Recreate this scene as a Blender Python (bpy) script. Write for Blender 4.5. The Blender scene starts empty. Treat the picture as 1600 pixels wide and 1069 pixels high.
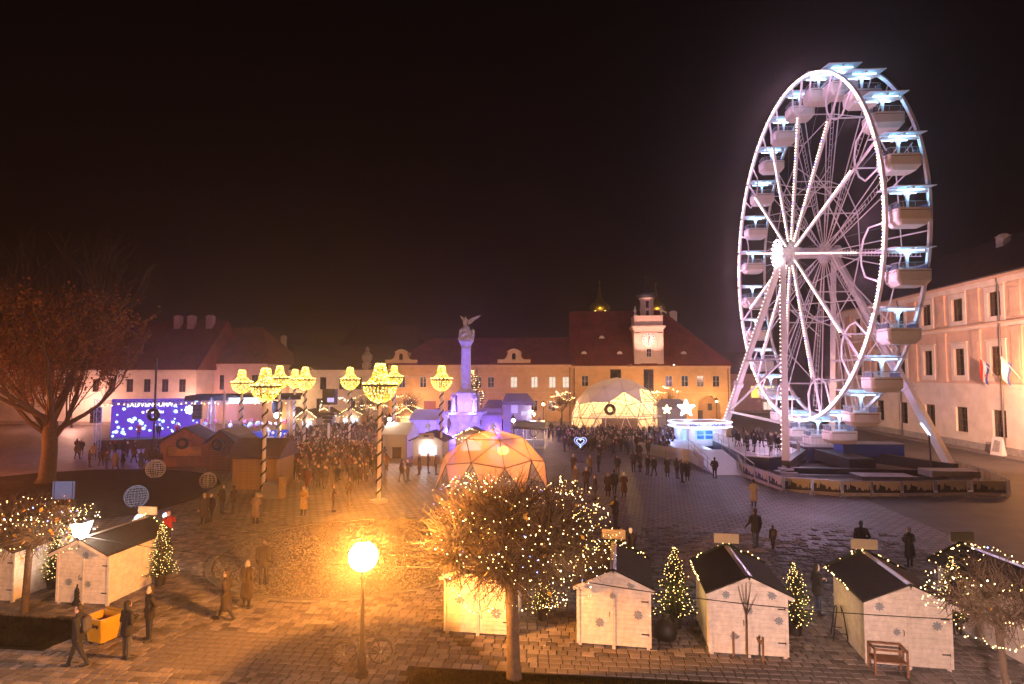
import bpy, bmesh, math, random
from mathutils import Vector, Matrix
from math import sin, cos, pi, radians, sqrt

SC = bpy.context.scene
COL = SC.collection
rnd = random.Random(7)

# ------------------------------------------------------------------ camera
EYE = 8.6                      # window sill height of the viewer above the square (m)
YAW, PITCH = 0.10475, 0.0554   # the square's long axis is +Y
FPX = 930.0                    # focal length for a frame 1600 wide
cam_d = bpy.data.cameras.new("camera")
cam_d.sensor_width = 36.0
cam_d.lens = FPX / 1600 * 36.0
cam_d.clip_end = 600
cam_d.clip_start = 0.1
cam = bpy.data.objects.new("camera", cam_d)
cam.location = (0, 0, EYE)
cam.rotation_euler = (pi / 2 + PITCH, 0, YAW)
COL.objects.link(cam)
SC.camera = cam

# ------------------------------------------------------------------ night sky
w = bpy.data.worlds.new("World")
SC.world = w
w.use_nodes = True
nt = w.node_tree
bg = nt.nodes["Background"]
bg.inputs[0].default_value = (0.0055, 0.0034, 0.0032, 1)
bg.inputs[1].default_value = 0.1

SC.view_settings.view_transform = 'Standard'
SC.view_settings.look = 'None'
SC.view_settings.gamma = 1
SC.view_settings.use_curve_mapping = False
SC.view_settings.exposure = 1.43
SC.cycles.max_bounces = 4
SC.cycles.diffuse_bounces = 2
SC.cycles.glossy_bounces = 2
SC.cycles.transmission_bounces = 2
SC.cycles.transparent_max_bounces = 6
SC.cycles.volume_bounces = 0
SC.cycles.sample_clamp_indirect = 4.0
SC.cycles.sample_clamp_direct = 0.0
SC.cycles.caustics_reflective = False
SC.cycles.caustics_refractive = False
SC.cycles.use_light_tree = True

# ------------------------------------------------------------------ where things stand
FW = Vector((-sin(YAW) * cos(PITCH), cos(YAW) * cos(PITCH), sin(PITCH)))
RT = Vector((cos(YAW), sin(YAW), 0))
UP = RT.cross(FW)
def ray(px, py):
    return FW + RT * ((px - 800) / FPX) - UP * ((py - 534.5) / FPX)
def G(px, py, z=0.0):
    """survey: the point of the level z that the photograph shows at px,py"""
    d = ray(px, py)
    t = (z - EYE) / d.z
    return Vector((d.x * t, d.y * t, z))
def D(px, py, Y):
    """survey: the point at distance Y down the square"""
    d = ray(px, py)
    t = Y / d.y
    return Vector((d.x * t, Y, EYE + d.z * t))

# ------------------------------------------------------------------ materials
MATS = {}
def mat(name, col, rough=0.7, metal=0.0, var=0.0, vscale=3.0, bump=0.0, bscale=20.0, emit=None, estr=0.0, spec=0.4, sample=True, alpha=None, detail=4):
    if name in MATS:
        return MATS[name]
    m = bpy.data.materials.new(name)
    m.use_nodes = True
    n = m.node_tree.nodes; l = m.node_tree.links
    b = n["Principled BSDF"]
    b.inputs["Base Color"].default_value = (*col, 1)
    b.inputs["Roughness"].default_value = rough
    b.inputs["Metallic"].default_value = metal
    b.inputs["Specular IOR Level"].default_value = spec
    if var or bump:
        tc = n.new("ShaderNodeTexCoord")
    if var:
        no = n.new("ShaderNodeTexNoise")
        no.inputs["Scale"].default_value = vscale
        no.inputs["Detail"].default_value = detail
        no.inputs["Roughness"].default_value = 0.65
        l.new(tc.outputs["Object"], no.inputs["Vector"])
        r = n.new("ShaderNodeValToRGB")
        r.color_ramp.elements[0].position = 0.3
        r.color_ramp.elements[1].position = 0.7
        r.color_ramp.elements[0].color = (*[c * (1 - var) for c in col], 1)
        r.color_ramp.elements[1].color = (*[min(1, c * (1 + var)) for c in col], 1)
        l.new(no.outputs["Fac"], r.inputs["Fac"])
        l.new(r.outputs["Color"], b.inputs["Base Color"])
    if bump:
        nb = n.new("ShaderNodeTexNoise")
        nb.inputs["Scale"].default_value = bscale
        nb.inputs["Detail"].default_value = 3
        l.new(tc.outputs["Object"], nb.inputs["Vector"])
        bu = n.new("ShaderNodeBump")
        bu.inputs["Strength"].default_value = bump
        bu.inputs["Distance"].default_value = 0.02
        l.new(nb.outputs["Fac"], bu.inputs["Height"])
        l.new(bu.outputs["Normal"], b.inputs["Normal"])
    if emit:
        b.inputs["Emission Color"].default_value = (*emit, 1)
        b.inputs["Emission Strength"].default_value = estr
    if alpha is not None:
        b.inputs["Alpha"].default_value = alpha
    if not sample:
        m.cycles.emission_sampling = 'NONE'
    MATS[name] = m
    return m

def glow(name, col, s, sample=False):
    """something that gives off light"""
    if name in MATS:
        return MATS[name]
    m = bpy.data.materials.new(name)
    m.use_nodes = True
    n = m.node_tree.nodes; l = m.node_tree.links
    n.remove(n["Principled BSDF"])
    e = n.new("ShaderNodeEmission")
    e.inputs[0].default_value = (*col, 1)
    e.inputs[1].default_value = s * (0.3 if s < 30 else 1.0)
    l.new(e.outputs[0], n["Material Output"].inputs["Surface"])
    if not sample:
        m.cycles.emission_sampling = 'NONE'
    MATS[name] = m
    return m

def cloth(name, col, transl=0.5):
    """thin translucent fabric or film"""
    if name in MATS:
        return MATS[name]
    m = bpy.data.materials.new(name)
    m.use_nodes = True
    n = m.node_tree.nodes; l = m.node_tree.links
    n.remove(n["Principled BSDF"])
    a = n.new("ShaderNodeBsdfDiffuse"); t = n.new("ShaderNodeBsdfTranslucent"); mx = n.new("ShaderNodeMixShader")
    a.inputs[0].default_value = (*col, 1); t.inputs[0].default_value = (*col, 1)
    mx.inputs[0].default_value = transl
    l.new(a.outputs[0], mx.inputs[1]); l.new(t.outputs[0], mx.inputs[2])
    l.new(mx.outputs[0], n["Material Output"].inputs["Surface"])
    MATS[name] = m
    return m

def film(name, col, alpha=0.3, rough=0.15):
    """clear glass or foil seen through: mix of transparent and glossy/diffuse"""
    if name in MATS:
        return MATS[name]
    m = bpy.data.materials.new(name)
    m.use_nodes = True
    n = m.node_tree.nodes; l = m.node_tree.links
    b = n["Principled BSDF"]
    b.inputs["Base Color"].default_value = (*col, 1)
    b.inputs["Roughness"].default_value = rough
    t = n.new("ShaderNodeBsdfTransparent"); mx = n.new("ShaderNodeMixShader")
    mx.inputs[0].default_value = alpha
    l.new(t.outputs[0], mx.inputs[1]); l.new(b.outputs[0], mx.inputs[2])
    l.new(mx.outputs[0], n["Material Output"].inputs["Surface"])
    MATS[name] = m
    return m

# ------------------------------------------------------------------ mesh builder
class MB:
    def __init__(s):
        s.v = []; s.f = []; s.m = []; s.mi = 0; s.smooth = []
        s.sm = False
    def add(s, vs, fs):
        o = len(s.v)
        s.v += [tuple(x) for x in vs]
        for f in fs:
            s.f.append(tuple(i + o for i in f)); s.m.append(s.mi); s.smooth.append(s.sm)
        return s
    def box(s, c, d, rz=0.0, taper=1.0, M=None):
        x, y, z = d[0] / 2, d[1] / 2, d[2] / 2
        vs = [(-x, -y, -z), (x, -y, -z), (x, y, -z), (-x, y, -z), (-x * taper, -y * taper, z), (x * taper, -y * taper, z), (x * taper, y * taper, z), (-x * taper, y * taper, z)]
        if M is None:
            cr, sr = cos(rz), sin(rz)
            vs = [(c[0] + a * cr - b * sr, c[1] + a * sr + b * cr, c[2] + e) for a, b, e in vs]
        else:
            vs = [tuple(M @ Vector(q) + Vector(c)) for q in vs]
        return s.add(vs, [(0, 3, 2, 1), (4, 5, 6, 7), (0, 1, 5, 4), (1, 2, 6, 5), (2, 3, 7, 6), (3, 0, 4, 7)])
    def quad(s, a, b, c, d):
        return s.add([a, b, c, d], [(0, 1, 2, 3)])
    def tri(s, a, b, c):
        return s.add([a, b, c], [(0, 1, 2)])
    def poly(s, pts):
        return s.add(pts, [tuple(range(len(pts)))])
    def prism(s, pts, z0, z1):
        n = len(pts)
        vs = [(p[0], p[1], z0) for p in pts] + [(p[0], p[1], z1) for p in pts]
        return s.add(vs, [tuple(range(n))[::-1], tuple(range(n, 2 * n))] + [(i, (i + 1) % n, n + (i + 1) % n, n + i) for i in range(n)])
    def extrude_y(s, pts, y0, y1):
        """outline in x,z swept along y"""
        n = len(pts)
        vs = [(p[0], y0, p[1]) for p in pts] + [(p[0], y1, p[1]) for p in pts]
        return s.add(vs, [tuple(range(n)), tuple(range(n, 2 * n))[::-1]] + [(i, n + i, n + (i + 1) % n, (i + 1) % n) for i in range(n)])
    def tube(s, pts, r, n=6, cap=True):
        pts = [Vector(p) for p in pts]
        k = len(pts)
        rs = r if isinstance(r, (list, tuple)) else [r] * k
        rings = []
        pu = None
        for i, p in enumerate(pts):
            d = (pts[min(i + 1, k - 1)] - pts[max(i - 1, 0)])
            if d.length < 1e-9: d = Vector((0, 0, 1))
            d.normalize()
            if pu is None:
                ref = Vector((0, 0, 1)) if abs(d.z) < 0.9 else Vector((1, 0, 0))
                u = d.cross(ref).normalized()
            else:
                u = (pu - d * pu.dot(d))
                if u.length < 1e-6:
                    u = d.orthogonal()
                u.normalize()
            pu = u
            v = d.cross(u)
            rings.append([p + (u * cos(2 * pi * j / n) + v * sin(2 * pi * j / n)) * rs[i] for j in range(n)])
        vs = [q for rg in rings for q in rg]
        fs = []
        for i in range(k - 1):
            for j in range(n):
                a = i * n + j; b = i * n + (j + 1) % n
                fs.append((a, b, b + n, a + n))
        if cap:
            fs.append(tuple(range(n))[::-1]); fs.append(tuple(range((k - 1) * n, k * n)))
        return s.add(vs, fs)
    def beam(s, a, b, wd, ht):
        """rectangular bar from a to b"""
        a = Vector(a); b = Vector(b); d = b - a; L = d.length; d.normalize()
        ref = Vector((0, 0, 1)) if abs(d.z) < 0.95 else Vector((0, 1, 0))
        u = d.cross(ref).normalized(); v = u.cross(d)
        M = Matrix((u, d, v)).transposed()
        return s.box((a + b) / 2, (wd, L, ht), M=M)
    def lathe(s, prof, n=16, c=(0, 0, 0), sx=1, sy=1, a0=0.0):
        vs = []; fs = []
        k = len(prof)
        for r, z in prof:
            for j in range(n):
                a = 2 * pi * j / n + a0
                vs.append((c[0] + r * cos(a) * sx, c[1] + r * sin(a) * sy, c[2] + z))
        for i in range(k - 1):
            for j in range(n):
                a = i * n + j; b = i * n + (j + 1) % n
                fs.append((a, b, b + n, a + n))
        fs.append(tuple(range(n))[::-1]); fs.append(tuple(range((k - 1) * n, k * n)))
        return s.add(vs, fs)
    def octa(s, c, r):
        x, y, z = c
        return s.add([(x + r, y, z), (x, y + r, z), (x - r, y, z), (x, y - r, z), (x, y, z + r), (x, y, z - r)],
                     [(0, 1, 4), (1, 2, 4), (2, 3, 4), (3, 0, 4), (1, 0, 5), (2, 1, 5), (3, 2, 5), (0, 3, 5)])
    def ball(s, c, r, n=10, sz=1.0):
        k = max(4, n // 2)
        return s.lathe([(max(1e-4, r * sin(pi * i / k)), -r * sz * cos(pi * i / k)) for i in range(k + 1)], n, c)
    def ring(s, c, R, r, n=32, m=6, axis='z'):
        vs = []; fs = []
        for i in range(n):
            a = 2 * pi * i / n
            for j in range(m):
                b = 2 * pi * j / m + pi / m
                rr = R + r * cos(b)
                p = (rr * cos(a), rr * sin(a), r * sin(b))
                if axis == 'x': p = (p[2], p[0], p[1])
                if axis == 'y': p = (p[0], p[2], p[1])
                vs.append((c[0] + p[0], c[1] + p[1], c[2] + p[2]))
        for i in range(n):
            for j in range(m):
                fs.append((i * m + j, ((i + 1) % n) * m + j, ((i + 1) % n) * m + (j + 1) % m, i * m + (j + 1) % m))
        return s.add(vs, fs)
    def mesh(s, name, mats):
        me = bpy.data.meshes.new(name)
        me.from_pydata(s.v, [], s.f)
        if not isinstance(mats, (list, tuple)): mats = [mats]
        for m in mats: me.materials.append(m)
        if len(mats) > 1: me.polygons.foreach_set("material_index", s.m)
        if any(s.smooth): me.polygons.foreach_set("use_smooth", s.smooth)
        me.update()
        return me
    def build(s, name, mats, parent=None, loc=(0, 0, 0), rz=0.0):
        return obj(name, s.mesh(name, mats), parent, loc, rz)

def obj(name, me, parent=None, loc=(0, 0, 0), rz=0.0):
    o = bpy.data.objects.new(name, me)
    o.location = loc
    o.rotation_euler = (0, 0, rz)
    if parent is not None: o.parent = parent
    COL.objects.link(o)
    return o
def empty(name, loc=(0, 0, 0), rz=0.0, label=None, cat=None, group=None):
    o = obj(name, None, None, loc, rz)
    o.empty_display_size = 0.3
    if label: tag(o, label, cat, group)
    return o
def tag(o, label=None, cat=None, group=None, kind=None):
    if label: o["label"] = label
    if cat: o["category"] = cat
    if group: o["group"] = group
    if kind: o["kind"] = kind
    return o
def kids(o):
    return [c for c in o.children]
CH = {}
def copy_tree(o, parent=None):
    c = o.copy()
    COL.objects.link(c)
    c.parent = parent
    for ch in o.children:
        copy_tree(ch, c)
    return c
def light(name, parent, loc, col, watt, r=0.1, kind='POINT', **k):
    d = bpy.data.lights.new(name, kind)
    d.color = col; d.energy = watt
    d.shadow_soft_size = r
    for a, b in k.items(): setattr(d, a, b)
    o = bpy.data.objects.new(name, d)
    o.location = loc
    if parent is not None: o.parent = parent
    COL.objects.link(o)
    return o
# ================================================================== ground
def stone_mat(name, c1, c2, joint, bw, bh, rot, rough=0.55, jw=0.03):
    m = bpy.data.materials.new(name); m.use_nodes = True
    n = m.node_tree.nodes; l = m.node_tree.links
    b = n["Principled BSDF"]
    tc = n.new("ShaderNodeTexCoord"); mp = n.new("ShaderNodeMapping")
    mp.inputs["Rotation"].default_value = (0, 0, rot)
    l.new(tc.outputs["Object"], mp.inputs["Vector"])
    br = n.new("ShaderNodeTexBrick")
    br.inputs["Scale"].default_value = 1.0
    br.inputs["Brick Width"].default_value = bw
    br.inputs["Row Height"].default_value = bh
    br.inputs["Mortar Size"].default_value = jw
    br.inputs["Mortar Smooth"].default_value = 0.3
    br.inputs["Color1"].default_value = (*c1, 1); br.inputs["Color2"].default_value = (*c2, 1); br.inputs["Mortar"].default_value = (*joint, 1)
    l.new(mp.outputs[0], br.inputs["Vector"])
    no = n.new("ShaderNodeTexNoise"); no.inputs["Scale"].default_value = 0.35; no.inputs["Detail"].default_value = 6
    l.new(tc.outputs["Object"], no.inputs["Vector"])
    rp = n.new("ShaderNodeMapRange"); rp.inputs[1].default_value = 0.3; rp.inputs[2].default_value = 0.7; rp.inputs[3].default_value = 0.55; rp.inputs[4].default_value = 1.35
    l.new(no.outputs["Fac"], rp.inputs[0])
    mx = n.new("ShaderNodeMix"); mx.data_type = 'RGBA'; mx.blend_type = 'MULTIPLY'; mx.inputs[0].default_value = 1
    l.new(br.outputs["Color"], mx.inputs[6]); l.new(rp.outputs[0], mx.inputs[7])
    l.new(mx.outputs[2], b.inputs["Base Color"])
    rr = n.new("ShaderNodeMapRange"); rr.inputs[3].default_value = rough - 0.15; rr.inputs[4].default_value = rough + 0.2
    l.new(no.outputs["Fac"], rr.inputs[0]); l.new(rr.outputs[0], b.inputs["Roughness"])
    bu = n.new("ShaderNodeBump"); bu.inputs["Strength"].default_value = 0.8; bu.inputs["Distance"].default_value = 0.02
    inv = n.new("ShaderNodeMath"); inv.operation = 'SUBTRACT'; inv.inputs[0].default_value = 1.0
    l.new(br.outputs["Fac"], inv.inputs[1]); l.new(inv.outputs[0], bu.inputs["Height"]); l.new(bu.outputs[0], b.inputs["Normal"])
    return m
M_plaza = stone_mat("plaza_stone", (0.205, 0.168, 0.178), (0.135, 0.112, 0.119), (0.02, 0.017, 0.018), 0.56, 0.42, radians(8), jw=0.045)
M_paver = mat("paver_stone", (0.152, 0.126, 0.124), 0.7, var=0.35, vscale=.9, bump=0.35, bscale=30, spec=.25, detail=8)
_n = M_paver.node_tree.nodes; _l = M_paver.node_tree.links; _b = _n["Principled BSDF"]
_g = _n.new("ShaderNodeNewGeometry"); _r = _n.new("ShaderNodeMapRange"); _r.inputs[3].default_value = .5; _r.inputs[4].default_value = 1.4; _l.new(_g.outputs["Random Per Island"], _r.inputs[0])
_m = _n.new("ShaderNodeMix"); _m.data_type = 'RGBA'; _m.blend_type = 'MULTIPLY'; _m.inputs[0].default_value = 1
_l.new(_b.inputs["Base Color"].links[0].from_socket, _m.inputs[6]); _l.new(_r.outputs[0], _m.inputs[7]); _l.new(_m.outputs[2], _b.inputs["Base Color"])
M_soil = mat("joint_soil", (0.03, 0.025, 0.024), 0.9)
M_asph = mat("street_setts", (0.05, 0.045, 0.044), 0.65, var=0.4, vscale=0.6, bump=0.5, bscale=6)
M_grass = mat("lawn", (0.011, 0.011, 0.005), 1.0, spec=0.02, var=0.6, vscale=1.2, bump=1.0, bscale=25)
M_kerb = mat("kerb_stone", (0.11, 0.095, 0.088), 0.7, var=0.25, vscale=5)

g = MB()
g.quad((-400, -60, -0.03), (400, -60, -0.03), (400, 520, -0.03), (-400, 520, -0.03))
tag(g.build("ground", M_asph), kind="structure")
g = MB()
g.quad((-95, 11, 0), (20, 11, 0), (20, 110, 0), (-95, 110, 0))
tag(g.build("plaza_paving", M_plaza), kind="structure")
g = MB()   # darker setts of the lane along the palace
pl = [(13.8, 25), (15.4, 33), (14.5, 42), (17.5, 43.5), (31, 45), (33.0, 52), (33.2, 110), (20.0, 110), (20.0, 60), (14, 60), (14.2, 44)]
g.poly([(20, 16.5, -0.004), (44.2, 16.5, -0.004), (44.2, 110, -0.004), (20, 110, -0.004)])
tag(g.build("lane", M_asph), kind="structure")
g = MB()   # footway at the foot of the palace
g.box((45.0, 75, 0.06), (1.9, 72, 0.14))
tag(g.build("footway", mat("footway_stone", (0.16, 0.14, 0.13), 0.7, var=0.3, vscale=2)), kind="structure")

# ---- near paving: every stone is a block; the nearest ones single objects
pav = empty("foreground_paving"); tag(pav, kind="structure")
s = MB(); s.poly([(-27, 13.4, 0.004), (17.5, 13.4, 0.004), (17.5, 24.5, 0.004), (-27, 24.5, 0.004)])
s.build("bedding", M_soil, pav)
def paver(mb, x, y, lx, ly, h, t1, t2):
    b = 0.018; x0, x1, y0, y1 = x - lx / 2, x + lx / 2, y - ly / 2, y + ly / 2
    mb.add([(x0, y0, 0.005), (x1, y0, 0.005), (x1, y1, 0.005), (x0, y1, 0.005),
            (x0 + b, y0 + b, h), (x1 - b, y0 + b, h + t1), (x1 - b, y1 - b, h + t1 + t2), (x0 + b, y1 - b, h + t2)],
           [(4, 5, 6, 7), (0, 1, 5, 4), (1, 2, 6, 5), (2, 3, 7, 6), (3, 0, 4, 7)])
KC = Vector((-10.7, 28.6)); KR = 6.4
pm = []
for q in range(6):
    b_ = MB(); lx = [0.30, 0.36, 0.42, 0.33, 0.27, 0.39][q]
    paver(b_, 0, 0, lx - 0.02, 0.262, 0.03, rnd.uniform(-.006, .006), rnd.uniform(-.006, .006)); pm.append((lx, b_.mesh("paver", M_paver)))
mass = MB(); singles = 0; r_i = 0; y = 13.55
r2 = random.Random(3)
while y < 40:
    x = -26.5 + r2.uniform(0, .4)
    while x < 17.0:
        q = r2.randrange(6); lx = pm[q][0]
        cxp = x + lx / 2
        inbed = (Vector((cxp, y)) - KC).length < KR + 0.15
        lawn = (cxp > -4.9 and y < 17.55) or (cxp < -16.5 and 17.3 < y < 19.6 + 0.6 * sin(cxp))
        edge = 36 + 1.6 * sin(cxp * .45) + 1.2 * sin(cxp * 1.3 + 1) + r2.uniform(-.5, .5)
        if not inbed and not lawn and y < edge and r2.random() > (y - 27) / 10:
            near = (y < 19.4 and ((-13.0 < cxp < -7.2 and y > 16.9) or (cxp > -1.0 and 17.6 < y < 18.75 and cxp < 8.0)))
            if near and singles < 300:
                singles += 1
                o = obj("paver", pm[q][1], pav, (cxp, y, r2.uniform(-.004, .006)), r2.uniform(-.02, .02))
            else:
                paver(mass, cxp, y + r2.uniform(-.006, .006), lx - 0.02 - r2.uniform(0, .012), 0.262, 0.03 + r2.uniform(-.004, .007), r2.uniform(-.005, .005), r2.uniform(-.005, .005))
        x += lx
    y += 0.285
o = mass.build("paving_stones", M_paver, pav); tag(o, kind="stuff")

# ---- lawns and beds
def sheet(name, pts, z, m, kind="structure"):
    b = MB(); n = len(pts)
    b.prism([(p[0], p[1]) for p in pts], z - 0.05, z)
    return tag(b.build(name, m), kind=kind)
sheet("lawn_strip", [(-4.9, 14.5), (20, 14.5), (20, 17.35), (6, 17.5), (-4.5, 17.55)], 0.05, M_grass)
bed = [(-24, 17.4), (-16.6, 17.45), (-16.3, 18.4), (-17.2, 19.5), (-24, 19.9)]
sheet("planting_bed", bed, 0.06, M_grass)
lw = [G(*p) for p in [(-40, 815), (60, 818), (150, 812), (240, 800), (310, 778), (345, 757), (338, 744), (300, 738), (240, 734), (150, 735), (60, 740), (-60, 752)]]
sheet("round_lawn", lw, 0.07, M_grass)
def blades(name, pts_fn, n, h, m):
    b = MB()
    for i in range(n):
        x, y, z = pts_fn(); a = r2.uniform(0, pi); hh = h * r2.uniform(.5, 1.3); dx, dy = cos(a) * 0.012, sin(a) * 0.012; lx, ly = r2.uniform(-.04, .04), r2.uniform(-.04, .04)
        b.tri((x - dx, y - dy, z), (x + dx, y + dy, z), (x + lx, y + ly, z + hh))
    return tag(b.build(name, m), kind="stuff")
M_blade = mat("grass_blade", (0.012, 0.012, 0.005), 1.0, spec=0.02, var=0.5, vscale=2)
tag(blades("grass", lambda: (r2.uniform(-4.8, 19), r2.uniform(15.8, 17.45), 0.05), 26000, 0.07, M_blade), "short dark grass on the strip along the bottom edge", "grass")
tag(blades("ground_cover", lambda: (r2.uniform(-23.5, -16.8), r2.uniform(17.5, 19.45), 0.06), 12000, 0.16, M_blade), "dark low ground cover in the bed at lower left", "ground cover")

# ---- round gravel bed with a kerb
kb = empty("gravel_bed", (KC.x, KC.y, 0)); tag(kb, kind="structure")
b = MB(); b.lathe([(KR - 0.1, -0.04), (KR - 0.1, 0.03)], 64); b.build("bed_base", mat("gravel_base", (0.07, 0.06, 0.052), 0.9, var=0.4, vscale=8, bump=1, bscale=30), kb)
NK = 56
ks = MB(); a = pi / NK * 0.96
vs = []
for rr, z in ((KR - 0.12, -0.02), (KR + 0.14, -0.02), (KR + 0.13, 0.09), (KR - 0.1, 0.09)):
    vs += [(rr * cos(-a), rr * sin(-a), z), (rr * cos(a), rr * sin(a), z)]
ks.add(vs, [(0, 2, 4, 6), (1, 7, 5, 3), (0, 1, 3, 2), (2, 3, 5, 4), (4, 5, 7, 6), (6, 7, 1, 0)])
kme = ks.mesh("kerb_stone", M_kerb)
for i in range(NK):
    o = obj("kerb_stone", kme, kb, (0, 0, r2.uniform(-.008, .008)), 2 * pi * i / NK)
pb = MB()
for i in range(9000):
    rr = (KR - .15) * sqrt(r2.random()); t = r2.uniform(0, 2 * pi); q = r2.uniform(.025, .06)
    x, y = rr * cos(t), rr * sin(t); z = 0.03
    a1 = r2.uniform(0, pi)
    pb.add([(x + q * cos(a1), y + q * sin(a1), z), (x - q * sin(a1), y + q * cos(a1), z), (x - q * cos(a1), y - q * sin(a1), z), (x + q * sin(a1), y - q * cos(a1), z), (x, y, z + q * .8)], [(0, 1, 4), (1, 2, 4), (2, 3, 4), (3, 0, 4)])
tag(pb.build("gravel", mat("gravel_stone", (0.15, 0.13, 0.115), 0.85, var=0.6, vscale=11), kb), kind="stuff")
# ================================================================== buildings
M_tile = None
def tile_mat(name, c):
    m = bpy.data.materials.new(name); m.use_nodes = True
    n = m.node_tree.nodes; l = m.node_tree.links
    b = n["Principled BSDF"]; b.inputs["Roughness"].default_value = 0.8
    tc = n.new("ShaderNodeTexCoord")
    br = n.new("ShaderNodeTexBrick"); br.inputs["Scale"].default_value = 1
    br.inputs["Brick Width"].default_value = 0.2; br.inputs["Row Height"].default_value = 0.3; br.inputs["Mortar Size"].default_value = 0.012
    br.inputs["Color1"].default_value = (*c, 1); br.inputs["Color2"].default_value = (*[x * .65 for x in c], 1); br.inputs["Mortar"].default_value = (*[x * .3 for x in c], 1)
    l.new(tc.outputs["Object"], br.inputs["Vector"])
    no = n.new("ShaderNodeTexNoise"); no.inputs["Scale"].default_value = 0.5; no.inputs["Detail"].default_value = 5
    l.new(tc.outputs["Object"], no.inputs["Vector"])
    mx = n.new("ShaderNodeMix"); mx.data_type = 'RGBA'; mx.blend_type = 'MULTIPLY'; mx.inputs[0].default_value = .8
    l.new(br.outputs["Color"], mx.inputs[6]); l.new(no.outputs["Fac"], mx.inputs[7])
    l.new(mx.outputs[2], b.inputs["Base Color"])
    bu = n.new("ShaderNodeBump"); bu.inputs["Strength"].default_value = .6; bu.inputs["Distance"].default_value = .03
    l.new(br.outputs["Fac"], bu.inputs["Height"]); bu.invert = True
    l.new(bu.outputs[0], b.inputs["Normal"])
    return m
M_tile = tile_mat("red_roof_tile", (0.42, 0.06, 0.028))
M_tile_dk = tile_mat("dark_roof_tile", (0.10, 0.05, 0.04))
M_yel = mat("ochre_plaster", (0.66, 0.41, 0.19), 0.85, var=0.14, vscale=0.8, bump=.15, bscale=12, detail=8)
M_yel2 = mat("pale_ochre_plaster", (0.68, 0.47, 0.25), 0.85, var=0.12, vscale=1.2, detail=8)
M_sal = mat("salmon_plaster", (0.62, 0.4, 0.28), 0.85, var=0.14, vscale=0.7, bump=.15, bscale=10, detail=8)
M_cream = mat("cream_plaster", (0.7, 0.58, 0.47), 0.85, var=0.15, vscale=0.6, bump=.15, bscale=10, detail=8)
M_pink = mat("pink_plaster", (0.55, 0.36, 0.32), 0.85, var=0.14, vscale=0.7, detail=8)
M_stone = mat("grey_stone", (0.32, 0.28, 0.25), 0.85, var=0.3, vscale=2.5, bump=.4, bscale=9)
M_wood = mat("window_wood", (0.06, 0.045, 0.035), 0.6)
M_wwood = mat("white_window_wood", (0.6, 0.57, 0.52), 0.6)
M_glass = mat("window_glass", (0.012, 0.012, 0.014), 0.12, spec=0.5, var=0.5, vscale=2)
M_lit = glow("lit_window_pane", (1.0, 0.8, 0.62), 1.3)
M_lity = glow("lamp_lit_room", (1.0, 0.6, 0.12), 2.5)
M_zinc = mat("zinc_pipe", (0.09, 0.08, 0.08), 0.5, metal=.4)
M_copper = mat("dark_copper", (0.05, 0.06, 0.07), 0.5, metal=.6)

def wall_open(mb, u0, u1, z0, z1, ops, depth=0.25, y=0.0):
    us = sorted(set([u0, u1] + [a for o in ops for a in o[:2]])); zs = sorted(set([z0, z1] + [a for o in ops for a in o[2:4]]))
    us = [a for a in us if u0 - 1e-6 <= a <= u1 + 1e-6]; zs = [a for a in zs if z0 - 1e-6 <= a <= z1 + 1e-6]
    for i in range(len(us) - 1):
        run = None
        for j in range(len(zs) - 1):
            um, zm = (us[i] + us[i + 1]) / 2, (zs[j] + zs[j + 1]) / 2
            hole = any(o[0] < um < o[1] and o[2] < zm < o[3] for o in ops)
            if not hole:
                if run is None: run = zs[j]
                end = zs[j + 1]
            if run is not None and (hole or j == len(zs) - 2):
                mb.quad((us[i], y, run), (us[i + 1], y, run), (us[i + 1], y, end), (us[i], y, end)); run = None
    for a, b, c, d in [o[:4] for o in ops]:
        y2 = y + depth
        mb.quad((a, y, c), (a, y2, c), (a, y2, d), (a, y, d)); mb.quad((b, y, d), (b, y2, d), (b, y2, c), (b, y, c))
        mb.quad((a, y, d), (a, y2, d), (b, y2, d), (b, y, d)); mb.quad((a, y, c), (b, y, c), (b, y2, c), (a, y2, c))
WC = {}
def window(parent, a, b, c, d, y=0.2, fm=None, pm=None, nx=2, nz=3, sill=None, t=0.07):
    """window > pane, sill ; frame with glazing bars set in an opening"""
    w, h = b - a, d - c
    fm = fm or M_wood; pm = pm or M_glass
    key = (round(w, 2), round(h, 2), fm.name, nx, nz, t)
    if key not in WC:
        f = MB()
        f.box((-w / 2 + t / 2, 0, h / 2), (t, .08, h)); f.box((w / 2 - t / 2, 0, h / 2), (t, .08, h))
        f.box((0, 0, t / 2), (w - 2 * t, .08, t)); f.box((0, 0, h - t / 2), (w - 2 * t, .08, t))
        for i in range(1, nx): f.box((-w / 2 + w * i / nx, 0, h / 2), (t * .9, .07, h - 2 * t))
        for i in range(1, nz): f.box((0, -.005, h * i / nz), (w - 2 * t, .05, t * .55))
        p = MB(); p.quad((-w / 2 + t, .02, t), (w / 2 - t, .02, t), (w / 2 - t, .02, h - t), (-w / 2 + t, .02, h - t))
        WC[key] = (f.mesh("window", fm), p)
    f, p = WC[key]
    o = obj("window", f, parent, ((a + b) / 2, y, c))
    k2 = key + (pm.name,)
    if k2 not in WC: WC[k2] = p.mesh("pane", pm)
    obj("pane", WC[k2], o)
    if sill:
        k3 = ("sill", round(w, 2), sill.name)
        if k3 not in WC:
            q = MB(); q.box((0, -y - .02, -.06), (w + .3, .22, .1)); WC[k3] = q.mesh("sill", sill)
        obj("sill", WC[k3], o)
    return o
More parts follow.
